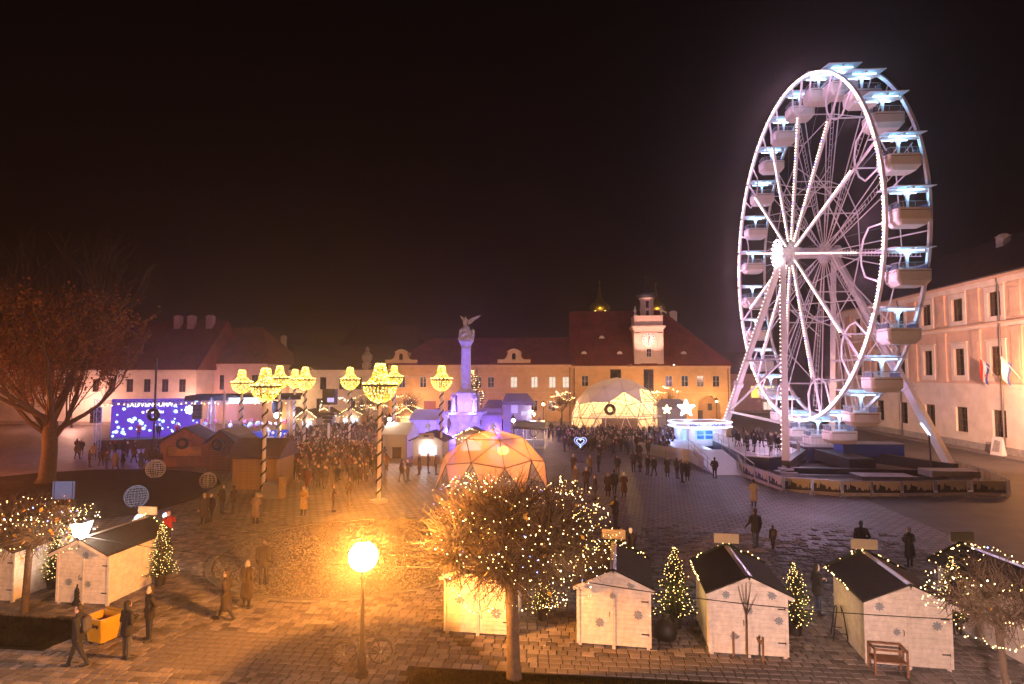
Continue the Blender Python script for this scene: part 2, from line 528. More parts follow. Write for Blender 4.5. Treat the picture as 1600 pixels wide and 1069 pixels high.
def hip_roof(mb, x0, x1, y0, y1, ze, zr, hl=0.0, hr=0.0, over=0.35, ridge_y=None, th=0.14):
    """roof planes with thickness"""
    ym = (y0 + y1) / 2 if ridge_y is None else ridge_y
    A = (x0 - over, y0 - over, ze); B = (x1 + over, y0 - over, ze); C = (x1 + over, y1 + over, ze); Dd = (x0 - over, y1 + over, ze)
    E_ = (x0 + hl - (over if hl == 0 else 0), ym, zr); F = (x1 - hr + (over if hr == 0 else 0), ym, zr)
    mb.add([A, B, C, Dd, E_, F, (A[0], A[1], ze - th), (B[0], B[1], ze - th), (C[0], C[1], ze - th), (Dd[0], Dd[1], ze - th)],
           [(0, 1, 5, 4), (1, 2, 5), (2, 3, 4, 5), (3, 0, 4), (6, 7, 1, 0), (7, 8, 2, 1), (8, 9, 3, 2), (9, 6, 0, 3), (9, 8, 7, 6)])
def chimney(parent, x, y, z0, z1, w=0.9, d=0.7, m=None):
    c = MB(); c.box((x, y, (z0 + z1) / 2), (w, d, z1 - z0)); c.box((x, y, z1 + .06), (w + .2, d + .2, .12)); c.box((x, y, z1 + .22), (w * .7, d * .7, .2))
    return c.build("chimney", m or M_cream, parent)
def strip(parent, name, m, x0, x1, z0, z1, proud, y=0.0):
    b = MB(); b.box(((x0 + x1) / 2, y - proud / 2, (z0 + z1) / 2), (x1 - x0, proud, z1 - z0)); return b.build(name, m, parent)
def pipe(parent, x, z0, z1, y=-0.1, r=0.07, m=None):
    b = MB(); b.tube([(x, y + .05, z1), (x, y - .1, z1 - .3), (x, y, z1 - .8), (x, y, z0)], r, 6)
    for z in (z0 + .6, (z0 + z1) / 2, z1 - 1.2): b.box((x, y + .05, z), (r * 2.6, .14, .06))
    return b.build("downpipe", m or M_zinc, parent)

# ---------------- palace on the right: facade faces -X, local x runs toward the viewer
PY = 112.0
pal = empty("palace", (45.9, PY, 0), -pi / 2, "long three storey salmon palace with pilasters along the right edge", "building")
L = 64.0
cols = [PY - (70.2 + 6.35 * k) for k in range(6, -4, -1)]
cols = [c for c in cols if 1 < c < L - 1]
ops3 = [(c - 1.0, c + 1.0, 15.05, 17.75) for c in cols]; ops2 = [(c - .95, c + .95, 8.55, 11.75) for c in cols]; ops1 = [(c - 1.08, c + 1.08, 1.85, 4.8) for c in cols]
b = MB(); wall_open(b, 0, L, 7.2, 19.4, ops2 + ops3, .3)
b.quad((0, 0, 0), (0, 0, 19.4), (0, 14, 19.4), (0, 14, 0)); b.quad((L, 14, 0), (L, 14, 19.4), (L, 0, 19.4), (L, 0, 0))
b.build("upper_wall", M_sal, pal)
b = MB(); wall_open(b, 0, L, .9, 7.2, ops1, .3, y=-0.06); b.build("ground_floor_wall", M_cream, pal)
b = MB(); b.box((L / 2, -.06, .42), (L, .24, .96)); b.build("plinth", M_stone, pal)
for c in cols:
    for (a_, b_, c_, d_), nz in (((c - 1.0, c + 1.0, 15.05, 17.75), 3), ((c - .95, c + .95, 8.55, 11.75), 4), ((c - 1.08, c + 1.08, 1.85, 4.8), 4)):
        window(pal, a_, b_, c_, d_, .22, M_wood, M_glass, 3, nz, M_cream, .09)
    for (hw, z0, z1) in ((1.0, 15.05, 17.75), (.95, 8.55, 11.75)):
        f = MB(); e = .55
        f.box((c - hw - e / 2, -.05, (z0 + z1) / 2), (e, .1, z1 - z0)); f.box((c + hw + e / 2, -.05, (z0 + z1) / 2), (e, .1, z1 - z0))
        f.box((c, -.05, z1 + .3), (2 * hw + 2 * e, .1, .6)); f.box((c, -.05, z0 - .3), (2 * hw + 2 * e, .1, .6))
        f.box((c, -.11, z1 + .72), (2 * hw + 2 * e + .3, .22, .14))
        f.build("window_surround", M_cream, pal)
    p = c + 3.175
    if p < L:
        f = MB()
        for z0, z1 in ((7.75, 13.8), (14.75, 18.5)):
            f.box((p, -.08, (z0 + z1) / 2), (1.5, .16, z1 - z0)); f.box((p, -.12, z0 + .25), (1.8, .24, .5)); f.box((p, -.12, z1 - .2), (1.8, .24, .3)); f.box((p, -.11, z1 - .75), (1.62, .22, .14))
            f.box((p, -.175, (z0 + z1) / 2 - .1), (.9, .03, z1 - z0 - 2.4))
        f.build("pilaster", M_sal, pal)
for nm, z0, z1, pr in (("string_course", 7.2, 7.42, .22), ("string_course", 7.42, 7.6, .12), ("cornice_band", 14.2, 14.4, .42), ("cornice_band", 13.85, 14.2, .2), ("cornice_band", 18.5, 18.72, .3), ("eaves_cornice", 19.1, 19.4, .55), ("eaves_cornice", 18.72, 19.1, .35)):
    strip(pal, nm, M_cream if pr < .4 else M_sal, 0, L, z0, z1, pr)
b = MB(); hip_roof(b, 0, L, 0, 14, 19.55, 25.6, 6, 0, .55); b.build("roof", M_tile_dk, pal)
b = MB(); b.tube([(0, -.66, 19.5), (L, -.66, 19.5)], .09, 6); b.build("gutter", M_zinc, pal)
for x in (PY - 69.2, PY - 89.2, PY - 107): pipe(pal, x, .2, 19.3, -.3, .1)
for x, z in ((PY - 66.3, 25.5), (PY - 76.5, 25.2), (PY - 99, 25.0)): chimney(pal, x, 5.4, 21.5, z, 1.2, .9, M_stone)

# ---------------- the three ranges along the far side
def house(name, label, X0, X1, Y, ze, zr, wm, rm, wins, hl=0, hr=0, depth=14, lower=None, eave_m=None, over=.45, ridge=None):
    h = empty(name, ((X0 + X1) / 2, Y, 0), 0, label, "building")
    w_ = X1 - X0; ox = (X0 + X1) / 2
    ops = [(a - ox, b_ - ox, c, d) for a, b_, c, d, *_ in wins]
    m = MB(); wall_open(m, -w_ / 2, w_ / 2, .6, ze, ops, .25)
    m.quad((-w_ / 2, 0, 0), (-w_ / 2, 0, ze), (-w_ / 2, depth, ze), (-w_ / 2, depth, 0)); m.quad((w_ / 2, depth, 0), (w_ / 2, depth, ze), (w_ / 2, 0, ze), (w_ / 2, 0, 0))
    if hl == 0: m.tri((-w_ / 2, 0, ze), (-w_ / 2, depth / 2, zr), (-w_ / 2, depth, ze))
    if hr == 0: m.tri((w_ / 2, 0, ze), (w_ / 2, depth, ze), (w_ / 2, depth / 2, zr))
    m.build("wall", wm, h)
    strip(h, "plinth", M_stone, -w_ / 2, w_ / 2, 0, .6, .1)
    m = MB(); hip_roof(m, -w_ / 2, w_ / 2, 0, depth, ze + .2, zr, hl, hr, over); m.build("roof", rm, h)
    strip(h, "eaves_cornice", eave_m or wm, -w_ / 2, w_ / 2, ze - .35, ze + .06, .32)
    strip(h, "string_course", eave_m or wm, -w_ / 2, w_ / 2, 5.5, 5.66, .12)
    for a, b_, c, d, *k in wins:
        k = k[0] if k else {}
        if k.get('open'): continue
        window(h, a - ox, b_ - ox, c, d, .16, k.get('fm', M_wwood), k.get('pm', M_glass), k.get('nx', 2), k.get('nz', 2), eave_m or wm if k.get('sill', True) else None, .09)
        if k.get('hood'): strip(h, "window_hood", eave_m or wm, a - ox - .3, b_ - ox + .3, d + .45, d + .62, .16)
    return h, ox
LIT = dict(pm=M_lit, hood=True); DRK = dict(hood=True)
def wx(px, Y, w=1.2): x = D(px, 590, Y).x; return x - w / 2, x + w / 2
yw = []
for px, k in ((628, DRK), (661, DRK), (694, DRK), (747, DRK), (767, DRK), (803, LIT), (835, LIT), (863, LIT), (884, LIT)):
    a, c = wx(px, 104); yw.append((a, c, 6.35, 8.3, k))
for px in (640, 705, 770, 834, 862): a, c = wx(px, 104, 1.3); yw.append((a, c, 2.3, 4.2, dict(nz=2)))
a, c = wx(672, 104, 2.2); yw.append((a, c, .65, 4.0, dict(fm=mat("old_red_door", (0.25, 0.07, 0.06), .6), pm=MATS["old_red_door"], sill=False)))
ye, yox = house("ochre_house", "long two storey ochre house with two scrolled dormer gables and four lit windows", -33.2, -.52, 104, 10.3, 15.6, M_yel, M_tile, yw, 6.5, 0, 14, eave_m=M_yel2)
def dormer(parent, x, m):
    prof = []
    for t in range(0, 9):
        u = t / 8; prof.append((-2.5 + 1.55 * u ** .6 * (1), 1.0 + 1.5 * u ** 2.2))
    prof = [(-2.9, 0), (-2.9, .9), (-2.3, .95)] + [(-2.2 + 1.15 * (t / 6) ** .5, .95 + 1.25 * (t / 6) ** 1.7) for t in range(7)] + [(-1.2, 2.3), (-1.2, 2.42), (-.6, 2.75), (0, 2.9)]
    pts = prof + [(-a, z) for a, z in prof[::-1][1:]]
    b = MB(); b.extrude_y([(p[0], p[1]) for p in pts], -.15, .35)
    b.box((0, 2.6, 1.35), (2.3, 4.6, 1.9))
    o = b.build("dormer_gable", m, parent, (x, 0, 10.36))
    q = MB(); q.box((0, -.17, 1.45), (.62, .06, 1.1)); q.lathe([(.31, -.03), (.31, .03)], 12, (0, 0, 0))
    q = MB(); n = 10; q.extrude_y([(-.32, .85), (.32, .85)] + [(.32 * cos(pi * i / n), 1.75 + .32 * sin(pi * i / n)) for i in range(n + 1)], -.19, -.14); q.build("dormer_window", M_glass, o)
    q = MB(); q.box((0, -.2, .08), (6.1, .3, .16)); q.box((0, -.2, .92), (5.9, .22, .1)); q.build("ledge", M_yel2, o)
for px in (627, 803): dormer(ye, D(px, 560, 104).x - yox, M_yel2)
for px in (748, 893): pipe(ye, D(px, 590, 104).x - yox - .3, .2, 10.2)
gw = []
for px, wd, z0, z1, k in ((914, 1.2, 6.6, 8.5, {}), (962, 1.9, 6.9, 9.6, dict(fm=M_wood, nx=1, nz=1)), (1013.5, 1.7, 5.7, 9.6, dict(fm=M_wood, nx=2, nz=3)), (1045, 1.2, 6.6, 8.5, {}), (1070, 1.2, 6.6, 8.5, {}), (1094, 1.2, 6.6, 8.5, {}), (1119, 1.2, 6.6, 8.5, {})):
    a, c = wx(px, 105, wd); gw.append((a, c, z0, z1, k))
ac = D(1108, 640, 105).x
gw.append((ac - 1.9, ac + 1.9, .62, 5.1, dict(open=True)))
for px in (920, 1060): a, c = wx(px, 105, 1.3); gw.append((a, c, 2.2, 4.2, {}))
gu, gox = house("guardhouse", "ochre guardhouse with tall hipped red roof, clock tower and arched passage", -.5, 26.4, 105, 10.1, 20.6, M_yel, M_tile, gw, 0, 10.2, 15, eave_m=M_yel2)
# arch head and passage of the guardhouse
b = MB(); n = 14; x = ac - gox
arc = [(1.9 * cos(pi * i / n), 3.2 + 1.9 * sin(pi * i / n)) for i in range(n + 1)]
for sg in (0, 1):
    half = arc[:n // 2 + 1] if sg == 0 else arc[n // 2:]
    cor = (1.9, 5.1) if sg == 0 else (-1.9, 5.1)
    b.poly([(x + p[0], .0, p[1]) for p in ([cor] + (half if sg else half[::-1]))][::1])
for i in range(n): b.quad((x + arc[i][0], 0, arc[i][1]), (x + arc[i][0], 3.2, arc[i][1]), (x + arc[i + 1][0], 3.2, arc[i + 1][1]), (x + arc[i + 1][0], 0, arc[i + 1][1]))
b.quad((x - 1.9, 0, 0), (x - 1.9, 3.2, 0), (x - 1.9, 3.2, 3.2), (x - 1.9, 0, 3.2)); b.quad((x + 1.9, 0, 0), (x + 1.9, 0, 3.2), (x + 1.9, 3.2, 3.2), (x + 1.9, 3.2, 0))
b.quad((x - 1.9, 3.2, 0), (x + 1.9, 3.2, 0), (x + 1.9, 3.2, 5.1), (x - 1.9, 3.2, 5.1))
b.build("arched_passage", M_yel, gu)
b = MB(); b.box((x - .9, 3.1, 1.2), (1.0, .1, 2.4)); b.box((x + .8, 3.1, 3.0), (.7, .1, 1.2)); b.build("passage_door", M_wood, gu)
# clock tower
tx = D(1013.5, 540, 105).x - gox; tw = 5.0
b = MB(); b.box((tx, 2.3, 13.3), (tw, 5.0, 6.8)); b.box((tx, 2.3, 16.75), (tw + .35, 5.35, .3)); b.box((tx, 2.3, 17.0), (tw + .8, 5.8, .26), taper=1.0); b.box((tx, 2.3, 18.0), (tw - .1, 4.9, 1.6)); b.box((tx, 2.3, 18.85), (tw + .1, 5.1, .14))
for sx in (-1, 1): b.box((tx + sx * 1.95, -.24, 13.2), (.9, .1, 5.6)); b.box((tx + sx * 1.95, -.27, 10.75), (1.1, .16, .5))
b.box((tx, -.24, 15.9), (tw, .1, .16))
tower = b.build("clock_tower", mat("tower_plaster", (0.62, 0.46, 0.36), .85, var=.12, vscale=1), gu)
b = MB(); b.extrude_y([(1.15 * cos(2 * pi * i / 28), 1.15 * sin(2 * pi * i / 28)) for i in range(28)], -.36, -.2); cf = b.build("clock_face", mat("clock_white", (0.7, 0.66, 0.62), .6), tower, (tx, 0, 14.75))
b = MB()
for i in range(12):
    a = i * pi / 6; M = Matrix.Rotation(-a, 3, 'Y'); b.box(M @ Vector((0, 0, .92)) + Vector((0, -.385, 0)), (.09 if i % 3 else .13, .04, .26), M=M)
for a, ln, wd in ((radians(-12), .62, .16), (radians(168), .8, .11)):
    M = Matrix.Rotation(-a, 3, 'Y'); b.box(M @ Vector((0, 0, ln / 2 - .05)) + Vector((0, -.42, 0)), (wd, .03, ln), M=M)
b.build("clock_hands", M_wood, tower, (tx, 0, 14.75))
o = window(gu, tx - .42, tx + .42, 11.7, 13.2, -.24, M_wwood, M_glass, 2, 2, None); o.parent = tower
b = MB(); b.lathe([(1.25, 18.9), (1.2, 22.0), (1.45, 22.1), (1.45, 22.25)], 8, (tx, 2.3, 0), a0=pi / 8); lan = b.build("lantern_turret", MATS["tower_plaster"], tower)
b = MB()
for z0, z1 in ((18.95, 19.9), (20.4, 21.6)):
    for k in range(4):
        a = k * pi / 2 - pi / 2; M = Matrix.Rotation(a + pi / 2, 3, 'Z'); b.box(M @ Vector((0, -1.14, (z0 + z1) / 2)) + Vector((tx, 2.3, 0)), (.5, .12, z1 - z0), M=M)
b.build("belfry_opening", M_glass, tower)
b = MB(); b.sm = True; b.lathe([(1.4, 22.25), (1.75, 22.5), (1.8, 22.85), (1.45, 23.3), (.8, 23.7), (.45, 24.3), (.2, 24.9), (.06, 25.3)], 20, (tx, 2.3, 0)); b.build("onion_dome", M_copper, tower)
b = MB(); b.box((tx, 2.3, 25.75), (.1, .1, 1.1)); b.box((tx, 2.3, 25.95), (.5, .1, .1)); b.build("cross", M_copper, tower)
for sx in (-1, 1):
    b = MB(); b.lathe([(.25, 0), (.3, .2), (.14, .5), (.3, .9), (.2, 1.2), (.12, 1.4), (.18, 1.55), (.05, 1.75)], 8, (tx + sx * 2.25, .2, 18.92)); b.build("corner_urn", M_stone, tower)
for px, py in ((940, 526.5), (912.5, 552), (968, 552), (1067.5, 552)):
    z = D(px, py, 107).z; yy = (z - 10.3) / (20.6 - 10.3) * 7.5; b = MB()
    n = 8; b.extrude_y([(.5 * cos(pi * i / n), .5 * sin(pi * i / n)) for i in range(n + 1)], yy - .5, yy + .9); b.build("roof_hatch", M_cream, gu, (D(px, py, 105 + yy).x - gox, 0, z - .2))
chimney(gu, D(1053, 495, 112).x - gox, 8, 18.0, 20.2, 1.3, 1.0)
pipe(gu, .12 - gox - .2, .2, 10.0); pipe(gu, 26.0 - gox, .2, 10.0)
for sx in (-1, 1):
    b = MB(); b.box((tx + sx * 3.6, -4.2, 10.2), (.4, .35, .3)); b.box((tx + sx * 3.6, -2.1, 10.05), (.06, 4.2, .06)); b.build("floodlight", M_zinc, gu)
    o = light("tower_flood", gu, (tx + sx * 3.6, -4.5, 10.3), (1, .5, .4), 2600, .2, 'SPOT', spot_size=radians(46), spot_blend=.5); o.rotation_euler = (Vector((tx, 0, 16.2)) - Vector((tx + sx * 3.6, -4.5, 10.3))).to_track_quat('-Z', 'Y').to_euler()
# church towers behind the guardhouse
def church(px, ztop_px, Y, label):
    p = D(px, 480, Y); s_ = Y / 930
    t = empty("church_tower", (p.x, Y, 0), 0, label, "tower")
    z0 = D(px, 488, Y).z
    b = MB(); b.box((0, 0, z0 / 2), (5.0, 5.0, z0)); b.build("tower_shaft", M_cream, t)
    b = MB(); b.sm = True; b.lathe([(1.9, z0), (2.5, z0 + .6), (2.6, z0 + 1.3), (2.0, z0 + 2.1), (1.0, z0 + 2.8), (.7, z0 + 3.6), (.5, z0 + 4.6), (.15, z0 + 6.5)], 20)
    b.build("golden_dome", mat("gilded_copper", (0.5, 0.33, 0.06), .3, metal=.9), t)
    b = MB(); b.box((0, 0, z0 + 7.3), (.14, .14, 1.7)); b.box((0, 0, z0 + 7.6), (.8, .14, .14)); b.build("cross", MATS["gilded_copper"], t)
    for k in (-1.2, 1.2):
        b = MB(); b.lathe([(.12, 0), (.2, .25), (.05, .3)], 8, (k, -3.1, z0 - .2)); b.build("floodlight", glow("floodlight_lens", (1, .7, .2), 6), t)
    light("floodlight_beam", t, (0, -3.6, z0 + .1), (1, .62, .15), 130, .2)
church(937, 480, 150, "golden onion church dome with cross showing behind the guardhouse ridge")
church(1025, 484, 165, "small golden church dome half hidden behind the clock tower")

# left ranges
lwn = []
for px in (95, 120, 150, 175, 203, 230, 258, 285): a, c = wx(px, 95, 1.25); lwn.append((a, c, 5.7, 7.9, dict(fm=M_wood)))
lh, lox = house("stage_side_house", "low long house with big dark red roof behind the stage", -106, -63.8, 95, 9.4, 18.6, M_cream, M_tile, lwn, 0, 0, 16)
for px in (279, 300, 329): chimney(lh, min(D(px, 505, 102).x - lox, 20.5), 7, 15.5, 19.2, 1.2, 1.0, M_pink)
pwn = []
for px in (323, 345, 372, 398): a, c = wx(px, 100, 1.25); pwn.append((a, c, 6.0, 8.6, dict(fm=M_wood, hood=True)))
ph, pox = house("pink_house", "pink two storey house with red roof left of the cream house", -66.6, -53.8, 100, 10.5, 17.6, M_pink, M_tile, pwn, 0, 5, 14)
strip(ph, "pilaster", M_pink, -3.2, -2.5, .6, 10.1, .1); strip(ph, "pilaster", M_pink, .4, 1.1, .6, 10.1, .1)
cwn = []
for px in (438, 466, 505, 535, 560, 590): a, c = wx(px, 108, 1.25); cwn.append((a, c, 5.9, 8.2, dict(fm=M_wood)))
for px in (440, 500, 550): a, c = wx(px, 108, 1.3); cwn.append((a, c, 2.0, 4.2, dict(fm=M_wood)))
ch_, cox = house("cream_house", "dim cream house with dark roof between the lit chandeliers", -56.5, -34.2, 108, 9.5, 14.6, M_cream, M_tile_dk, cwn, 0, 0, 13)
for px, z in ((399, 16.0), (443, 16.2)): chimney(ch_, D(px, 545, 114).x - cox, 6, 13.5, z, .9, .8)
b = MB(); b.lathe([(.9, 0), (.9, 1.2), (.6, 1.3), (.95, 1.9), (1.0, 2.6), (.5, 3.2), (.35, 3.4), (.4, 3.8), (.15, 4.3)], 12); b.build("roof_statue", M_stone, ch_, (D(570, 560, 107).x - cox, .3, 9.6))
bk = empty("gabled_house", (-44, 128, 0), 0, "dark gabled roof rising behind the cream house", "building")
b = MB(); b.box((0, 6, 6), (22, 12, 12)); b.build("wall", M_pink, bk)
b = MB(); hip_roof(b, -11, 11, 0, 12, 12.1, 20, 4, 4); b.build("roof", M_tile_dk, bk)
# end of the side street between guardhouse and palace
sh, sox = house("street_end_house", "brown house closing the side street behind the wheel, one window lit yellow", 27.6, 45.4, 140, 8.8, 14, M_pink, M_tile_dk,
    [(D(1192, 610, 140).x - 2.6, D(1192, 610, 140).x + 2.6, 3.4, 6.2, dict(pm=M_lity, nx=3, nz=2)), (D(1200, 640, 140).x - 1, D(1200, 640, 140).x + 1, .7, 2.6, dict(pm=M_lit))])
# ================================================================== ferris wheel
WR, WH = 17.2, 21.2
WRZ = 0.0408
WC0 = Vector((24.14, 63.92, 0))
M_wheel = mat("wheel_white_paint", (0.72, 0.66, 0.68), 0.4, var=.06, vscale=2)
M_steel = mat("galvanised_steel", (0.4, 0.4, 0.42), 0.4, metal=.7)
M_navy = mat("navy_paint", (0.012, 0.018, 0.06), 0.4)
M_blue = mat("blue_paint", (0.02, 0.06, 0.3), 0.45)
M_black = mat("black_steel", (0.012, 0.011, 0.012), 0.5)
M_led = glow("warm_white_led", (1.0, 0.7, 0.58), 11)
M_led2 = glow("violet_led", (0.3, 0.25, 1.0), 8)
M_ledw = glow("cold_white_led", (0.95, 0.85, 1.0), 14)
wheel = empty("ferris_wheel", WC0, WRZ, "tall white ferris wheel outlined in warm white light strips", "ferris wheel")
WOFF = radians(11.4)     # how far the wheel has turned
def WP(x, a, r): return Vector((x, r * cos(a + WOFF), WH + r * sin(a + WOFF)))
XA, XB = -1.6, 1.6
for xx in (XA, XB):
    b = MB(); n = 96
    for k in range(n):
        a0, a1 = 2 * pi * k / n, 2 * pi * (k + 1) / n
        q = [WP(xx + dx, a, WR + dr) for a in (a0, a1) for dx, dr in ((-.11, -.15), (.11, -.15), (.11, .15), (-.11, .15))]
        b.add(q, [(0, 1, 5, 4), (1, 2, 6, 5), (2, 3, 7, 6), (3, 0, 4, 7)])
    b.build("rim", M_wheel, wheel)
# rim light strips, one for each of 24 segments
for k in range(24):
    b = MB()
    for i in range(15):
        a = radians(15 * k + 1.0 + 13.0 * i / 14)
        b.mi = 1 if i in (3, 10) else 0
        c = WP(XA - .18, a, WR); b.octa(c, .115)
    b.mi = 2
    for i in range(6):
        a0, a1 = radians(15 * k + .8 + 13.4 * i / 6), radians(15 * k + .8 + 13.4 * (i + 1) / 6)
        b.add([WP(XA - .14, a, WR + dr) for a in (a0, a1) for dr in (-.05, .05)], [(0, 1, 3, 2)])
    b.build("light_strip", [M_led, M_led2, glow("led_channel", (1.0, .66, .68), 1.6)], wheel)
# spokes
for k in range(12):
    a = radians(30 * k)
    b = MB()
    b.beam(WP(XA - .1, a, .8), WP(XA, a, WR - .2), .16, .16)
    for da in (-7.5, 7.5):     # fork at the rim
        b.tube([WP(XA, a, WR * .8), WP(XA, a + radians(da * .55), WR * .815), WP(XA, a + radians(da), WR * .86), WP(XA, a + radians(da), WR - .2)], .08, 5)
    b.build("spoke", M_wheel, wheel)
    b = MB()
    for i in range(44):
        r_ = 1.5 + (WR * .78 - 1.5) * i / 43
        b.mi = 1 if i % 8 == 5 else 0
        b.octa(WP(XA - .26, a, r_), .085)
    b.mi = 2; M0, M1 = WP(XA - .225, a, 1.4), WP(XA - .225, a, WR * .79)
    tdir = Vector((0, -sin(a + WOFF), cos(a + WOFF))) * .04
    b.quad(M0 - tdir, M1 - tdir, M1 + tdir, M0 + tdir)
    b.build("light_strip", [M_led, M_led2, MATS["led_channel"]], wheel)
    b = MB()   # lattice spoke of the far side
    t = Vector((0, -sin(a + WOFF), cos(a + WOFF)))
    for sgn in (-1, 1):
        b.tube([WP(XB, a, .9) + t * .12 * sgn, WP(XB, a, WR * .45) + t * .75 * sgn, WP(XB, a, WR - .2) + t * 1.6 * sgn], .055, 5)
    for i in range(26):
        r_ = WR * (.16 + .78 * i / 25); wd = .12 + .63 * min(1, r_ / (WR * .45)) + max(0, (r_ - WR * .45) / (WR * .55)) * .85
        wd = min(wd, .34)
        b.beam(WP(XB, a, r_) - t * wd, WP(XB, a, r_) + t * wd, .035, .035)
    for sgn in (-1, 1): b.beam(WP(XB, a, WR * .14) + t * .34 * sgn * .6, WP(XB, a, WR * .95) + t * .34 * sgn, .04, .04)
    b.build("lattice_spoke", M_wheel, wheel)
    b = MB()   # ties across
    for rr in (.42, .8):
        p0, p1 = WP(XA, a, WR * rr), WP(XB, a, WR * rr)
        b.tube([p0, p1], .06, 5)
        a2 = a + radians(30)
        b.tube([WP(XB, a, WR * rr), WP(XB, a2, WR * rr)], .055, 5)
        if rr < .5:
            b.tube([WP(XA, a, WR * .5), WP(XB, a2, WR * .34)], .05, 5); b.tube([WP(XB, a, WR * .5), WP(XA, a2, WR * .34)], .05, 5)
    b.build("cross_tie", M_wheel, wheel)
b = MB()
for k in range(24):
    a = radians(15 * k)
    b.tube([WP(XA, a, WR), WP(XB, a, WR)], .07, 5)
b.build("gondola_axle", M_wheel, wheel)
b = MB()
for k in range(12):
    a = radians(30 * k + 15); b.tube([WP(-2.1, a, .6), WP(XB, a + .1, WR)], .018, 3)
b.build("stay_cable", M_steel, wheel)
b = MB()
b.add([], [])
b.tube([(-3.0, 0, WH), (3.0, 0, WH)], .55, 14); 
for x in (XA, XB): b.tube([(x - .25, 0, WH), (x + .25, 0, WH)], 1.05, 20)
b.tube([(-3.05, 0, WH), (-2.75, 0, WH)], .8, 16); b.tube([(2.75, 0, WH), (3.05, 0, WH)], .8, 16)
b.build("hub", M_wheel, wheel)
b = MB()   # bright star on the hub
for k in range(18):
    a = 2 * pi * k / 18
    b.beam(WP(-3.16, a, .25), WP(-3.16, a, 1.0), .06, .06); b.octa(WP(-3.2, a, 1.35), .13); b.octa(WP(-3.2, a + pi / 18, .9), .08)
b.build("hub_star", M_ledw, wheel)
b = MB(); b.tube([(-3.12, 0, WH), (-3.06, 0, WH)], .7, 24); b.build("hub_disc", M_wheel, wheel)
# support legs
INV = Matrix.Rotation(-WRZ, 3, 'Z')
def loc(p): q = INV @ (Vector(p) - WC0); return q
for fx, fy, sx in ((18.08, 54.1, -1), (17.6, 76.5, -1), (31.7, 53.9, 1), (31.0, 76.5, 1)):
    f = loc((fx, fy, 0)); top = Vector((2.55 * sx, .0, WH)); d = (top - f)
    b = MB(); b.beam(f + d * .01, f + d * .36, .62, .62); b.beam(f + d * .345, f + d * .365, .8, .8); b.beam(f + d * .36, top, .5, .5); b.box(f + Vector((0, 0, .5)), (1.0, 1.0, .16)); b.box(f + Vector((0, 0, .15)), (1.5, 1.5, .3))
    o = b.build("support_leg", M_wheel, wheel)
    if sx < 0:
        b = MB()
        for i in range(46): 
            b.octa(f + d * (.1 + .85 * i / 45) + Vector((-.36, 0, 0)), .06)
        b.build("leg_lights", M_led, o)
for sx in (-1, 1):
    f0, f1 = (loc((18.08, 54.1, 0)), loc((17.6, 76.5, 0))) if sx < 0 else (loc((31.7, 53.9, 0)), loc((31, 76.5, 0)))
    t = Vector((2.55 * sx, 0, WH)); b = MB()
    for u in ((.2, .48) if sx < 0 else (.48,)): b.beam(f0.lerp(t, u), f1.lerp(t, u), .22, .22)
    b.beam(f0.lerp(t, .48), f1.lerp(t, .2), .16, .16) if sx < 0 else None
    b.build("leg_brace", M_wheel, wheel)
# chassis
b = MB()
for p in ((18.08, 54.1), (17.6, 76.5), (31.7, 53.9), (31.0, 76.5)):
    f = loc((*p, .75)); b.beam(f, Vector((0, 1.0, 1.0)), .7, .9)
b.beam(Vector((0, -9.5, .9)), Vector((0, 10, .9)), 2.2, 1.0)
b.beam(loc((18.08, 54.1, .4)), loc((31.7, 53.9, .4)), .5, .5)
b.build("chassis", M_black, wheel)
b = MB(); b.box(loc((27.4, 59.6, 1.6)), (5.4, 2.0, 1.15)); b.build("ballast_box", M_blue, wheel)
b = MB(); b.box(loc((27.4, 59.6, 2.22)), (5.6, 2.2, .08)); b.box(loc((29.3, 50.8, .9)), (3.6, 1.8, .5)); b.box(loc((24.2, 50.4, .55)), (4.2, 2.0, .35)); b.build("box_lid", mat("white_panel", (0.2, 0.19, 0.2), .5, var=.3, vscale=2), wheel)
# boarding decks
def deck(pts, z, name, skirt_m):
    P = [loc((*p, 0)) for p in pts]
    b = MB(); b.prism([(p.x, p.y) for p in P], z - .08, z); o = b.build(name, mat("deck_plate", (0.42, 0.4, 0.42), .45, metal=.3, var=.2, vscale=3), wheel)
    b = MB(); n = len(P)
    for i in range(n):
        p, q = P[i], P[(i + 1) % n]; c = Vector((sum(v.x for v in P) / n, sum(v.y for v in P) / n, 0))
        p2, q2 = p.lerp(c, .02), q.lerp(c, .02)
        b.quad((p2.x, p2.y, .02), (q2.x, q2.y, .02), (q2.x, q2.y, z - .09), (p2.x, p2.y, z - .09))
    b.build("deck_skirt", skirt_m, wheel)
    return P
dp = deck([(15.6, 57.2), (17.4, 56.2), (20.9, 58.6), (22.0, 62.5), (22.0, 73), (15.6, 74)], 1.2, "boarding_deck", M_navy)
dp2 = deck([(22.3, 61.2), (25.9, 61.2), (25.9, 71), (22.3, 71)], 1.65, "landing", M_navy)
def railing(P, z, closed=False, h=1.05, m=None, sp=.35):
    b = MB(); n = len(P)
    for i in range(n if closed else n - 1):
        p, q = P[i].copy(), P[(i + 1) % n].copy(); p.z = q.z = z
        L_ = (q - p).length; k = max(1, int(L_ / sp))
        b.tube([p + Vector((0, 0, h)), q + Vector((0, 0, h))], .03, 5); b.tube([p + Vector((0, 0, .15)), q + Vector((0, 0, .15))], .02, 4)
        for j in range(k + 1):
            c = p.lerp(q, j / k); b.tube([c, c + Vector((0, 0, h))], .035 if j % 6 == 0 else .014, 4, cap=False)
    return b
railing([dp[5], dp[0], dp[1], dp[2], dp[3]], 1.2).build("deck_railing", M_steel, wheel)
railing([dp2[0], dp2[1], dp2[2]], 1.65).build("landing_railing", M_steel, wheel)
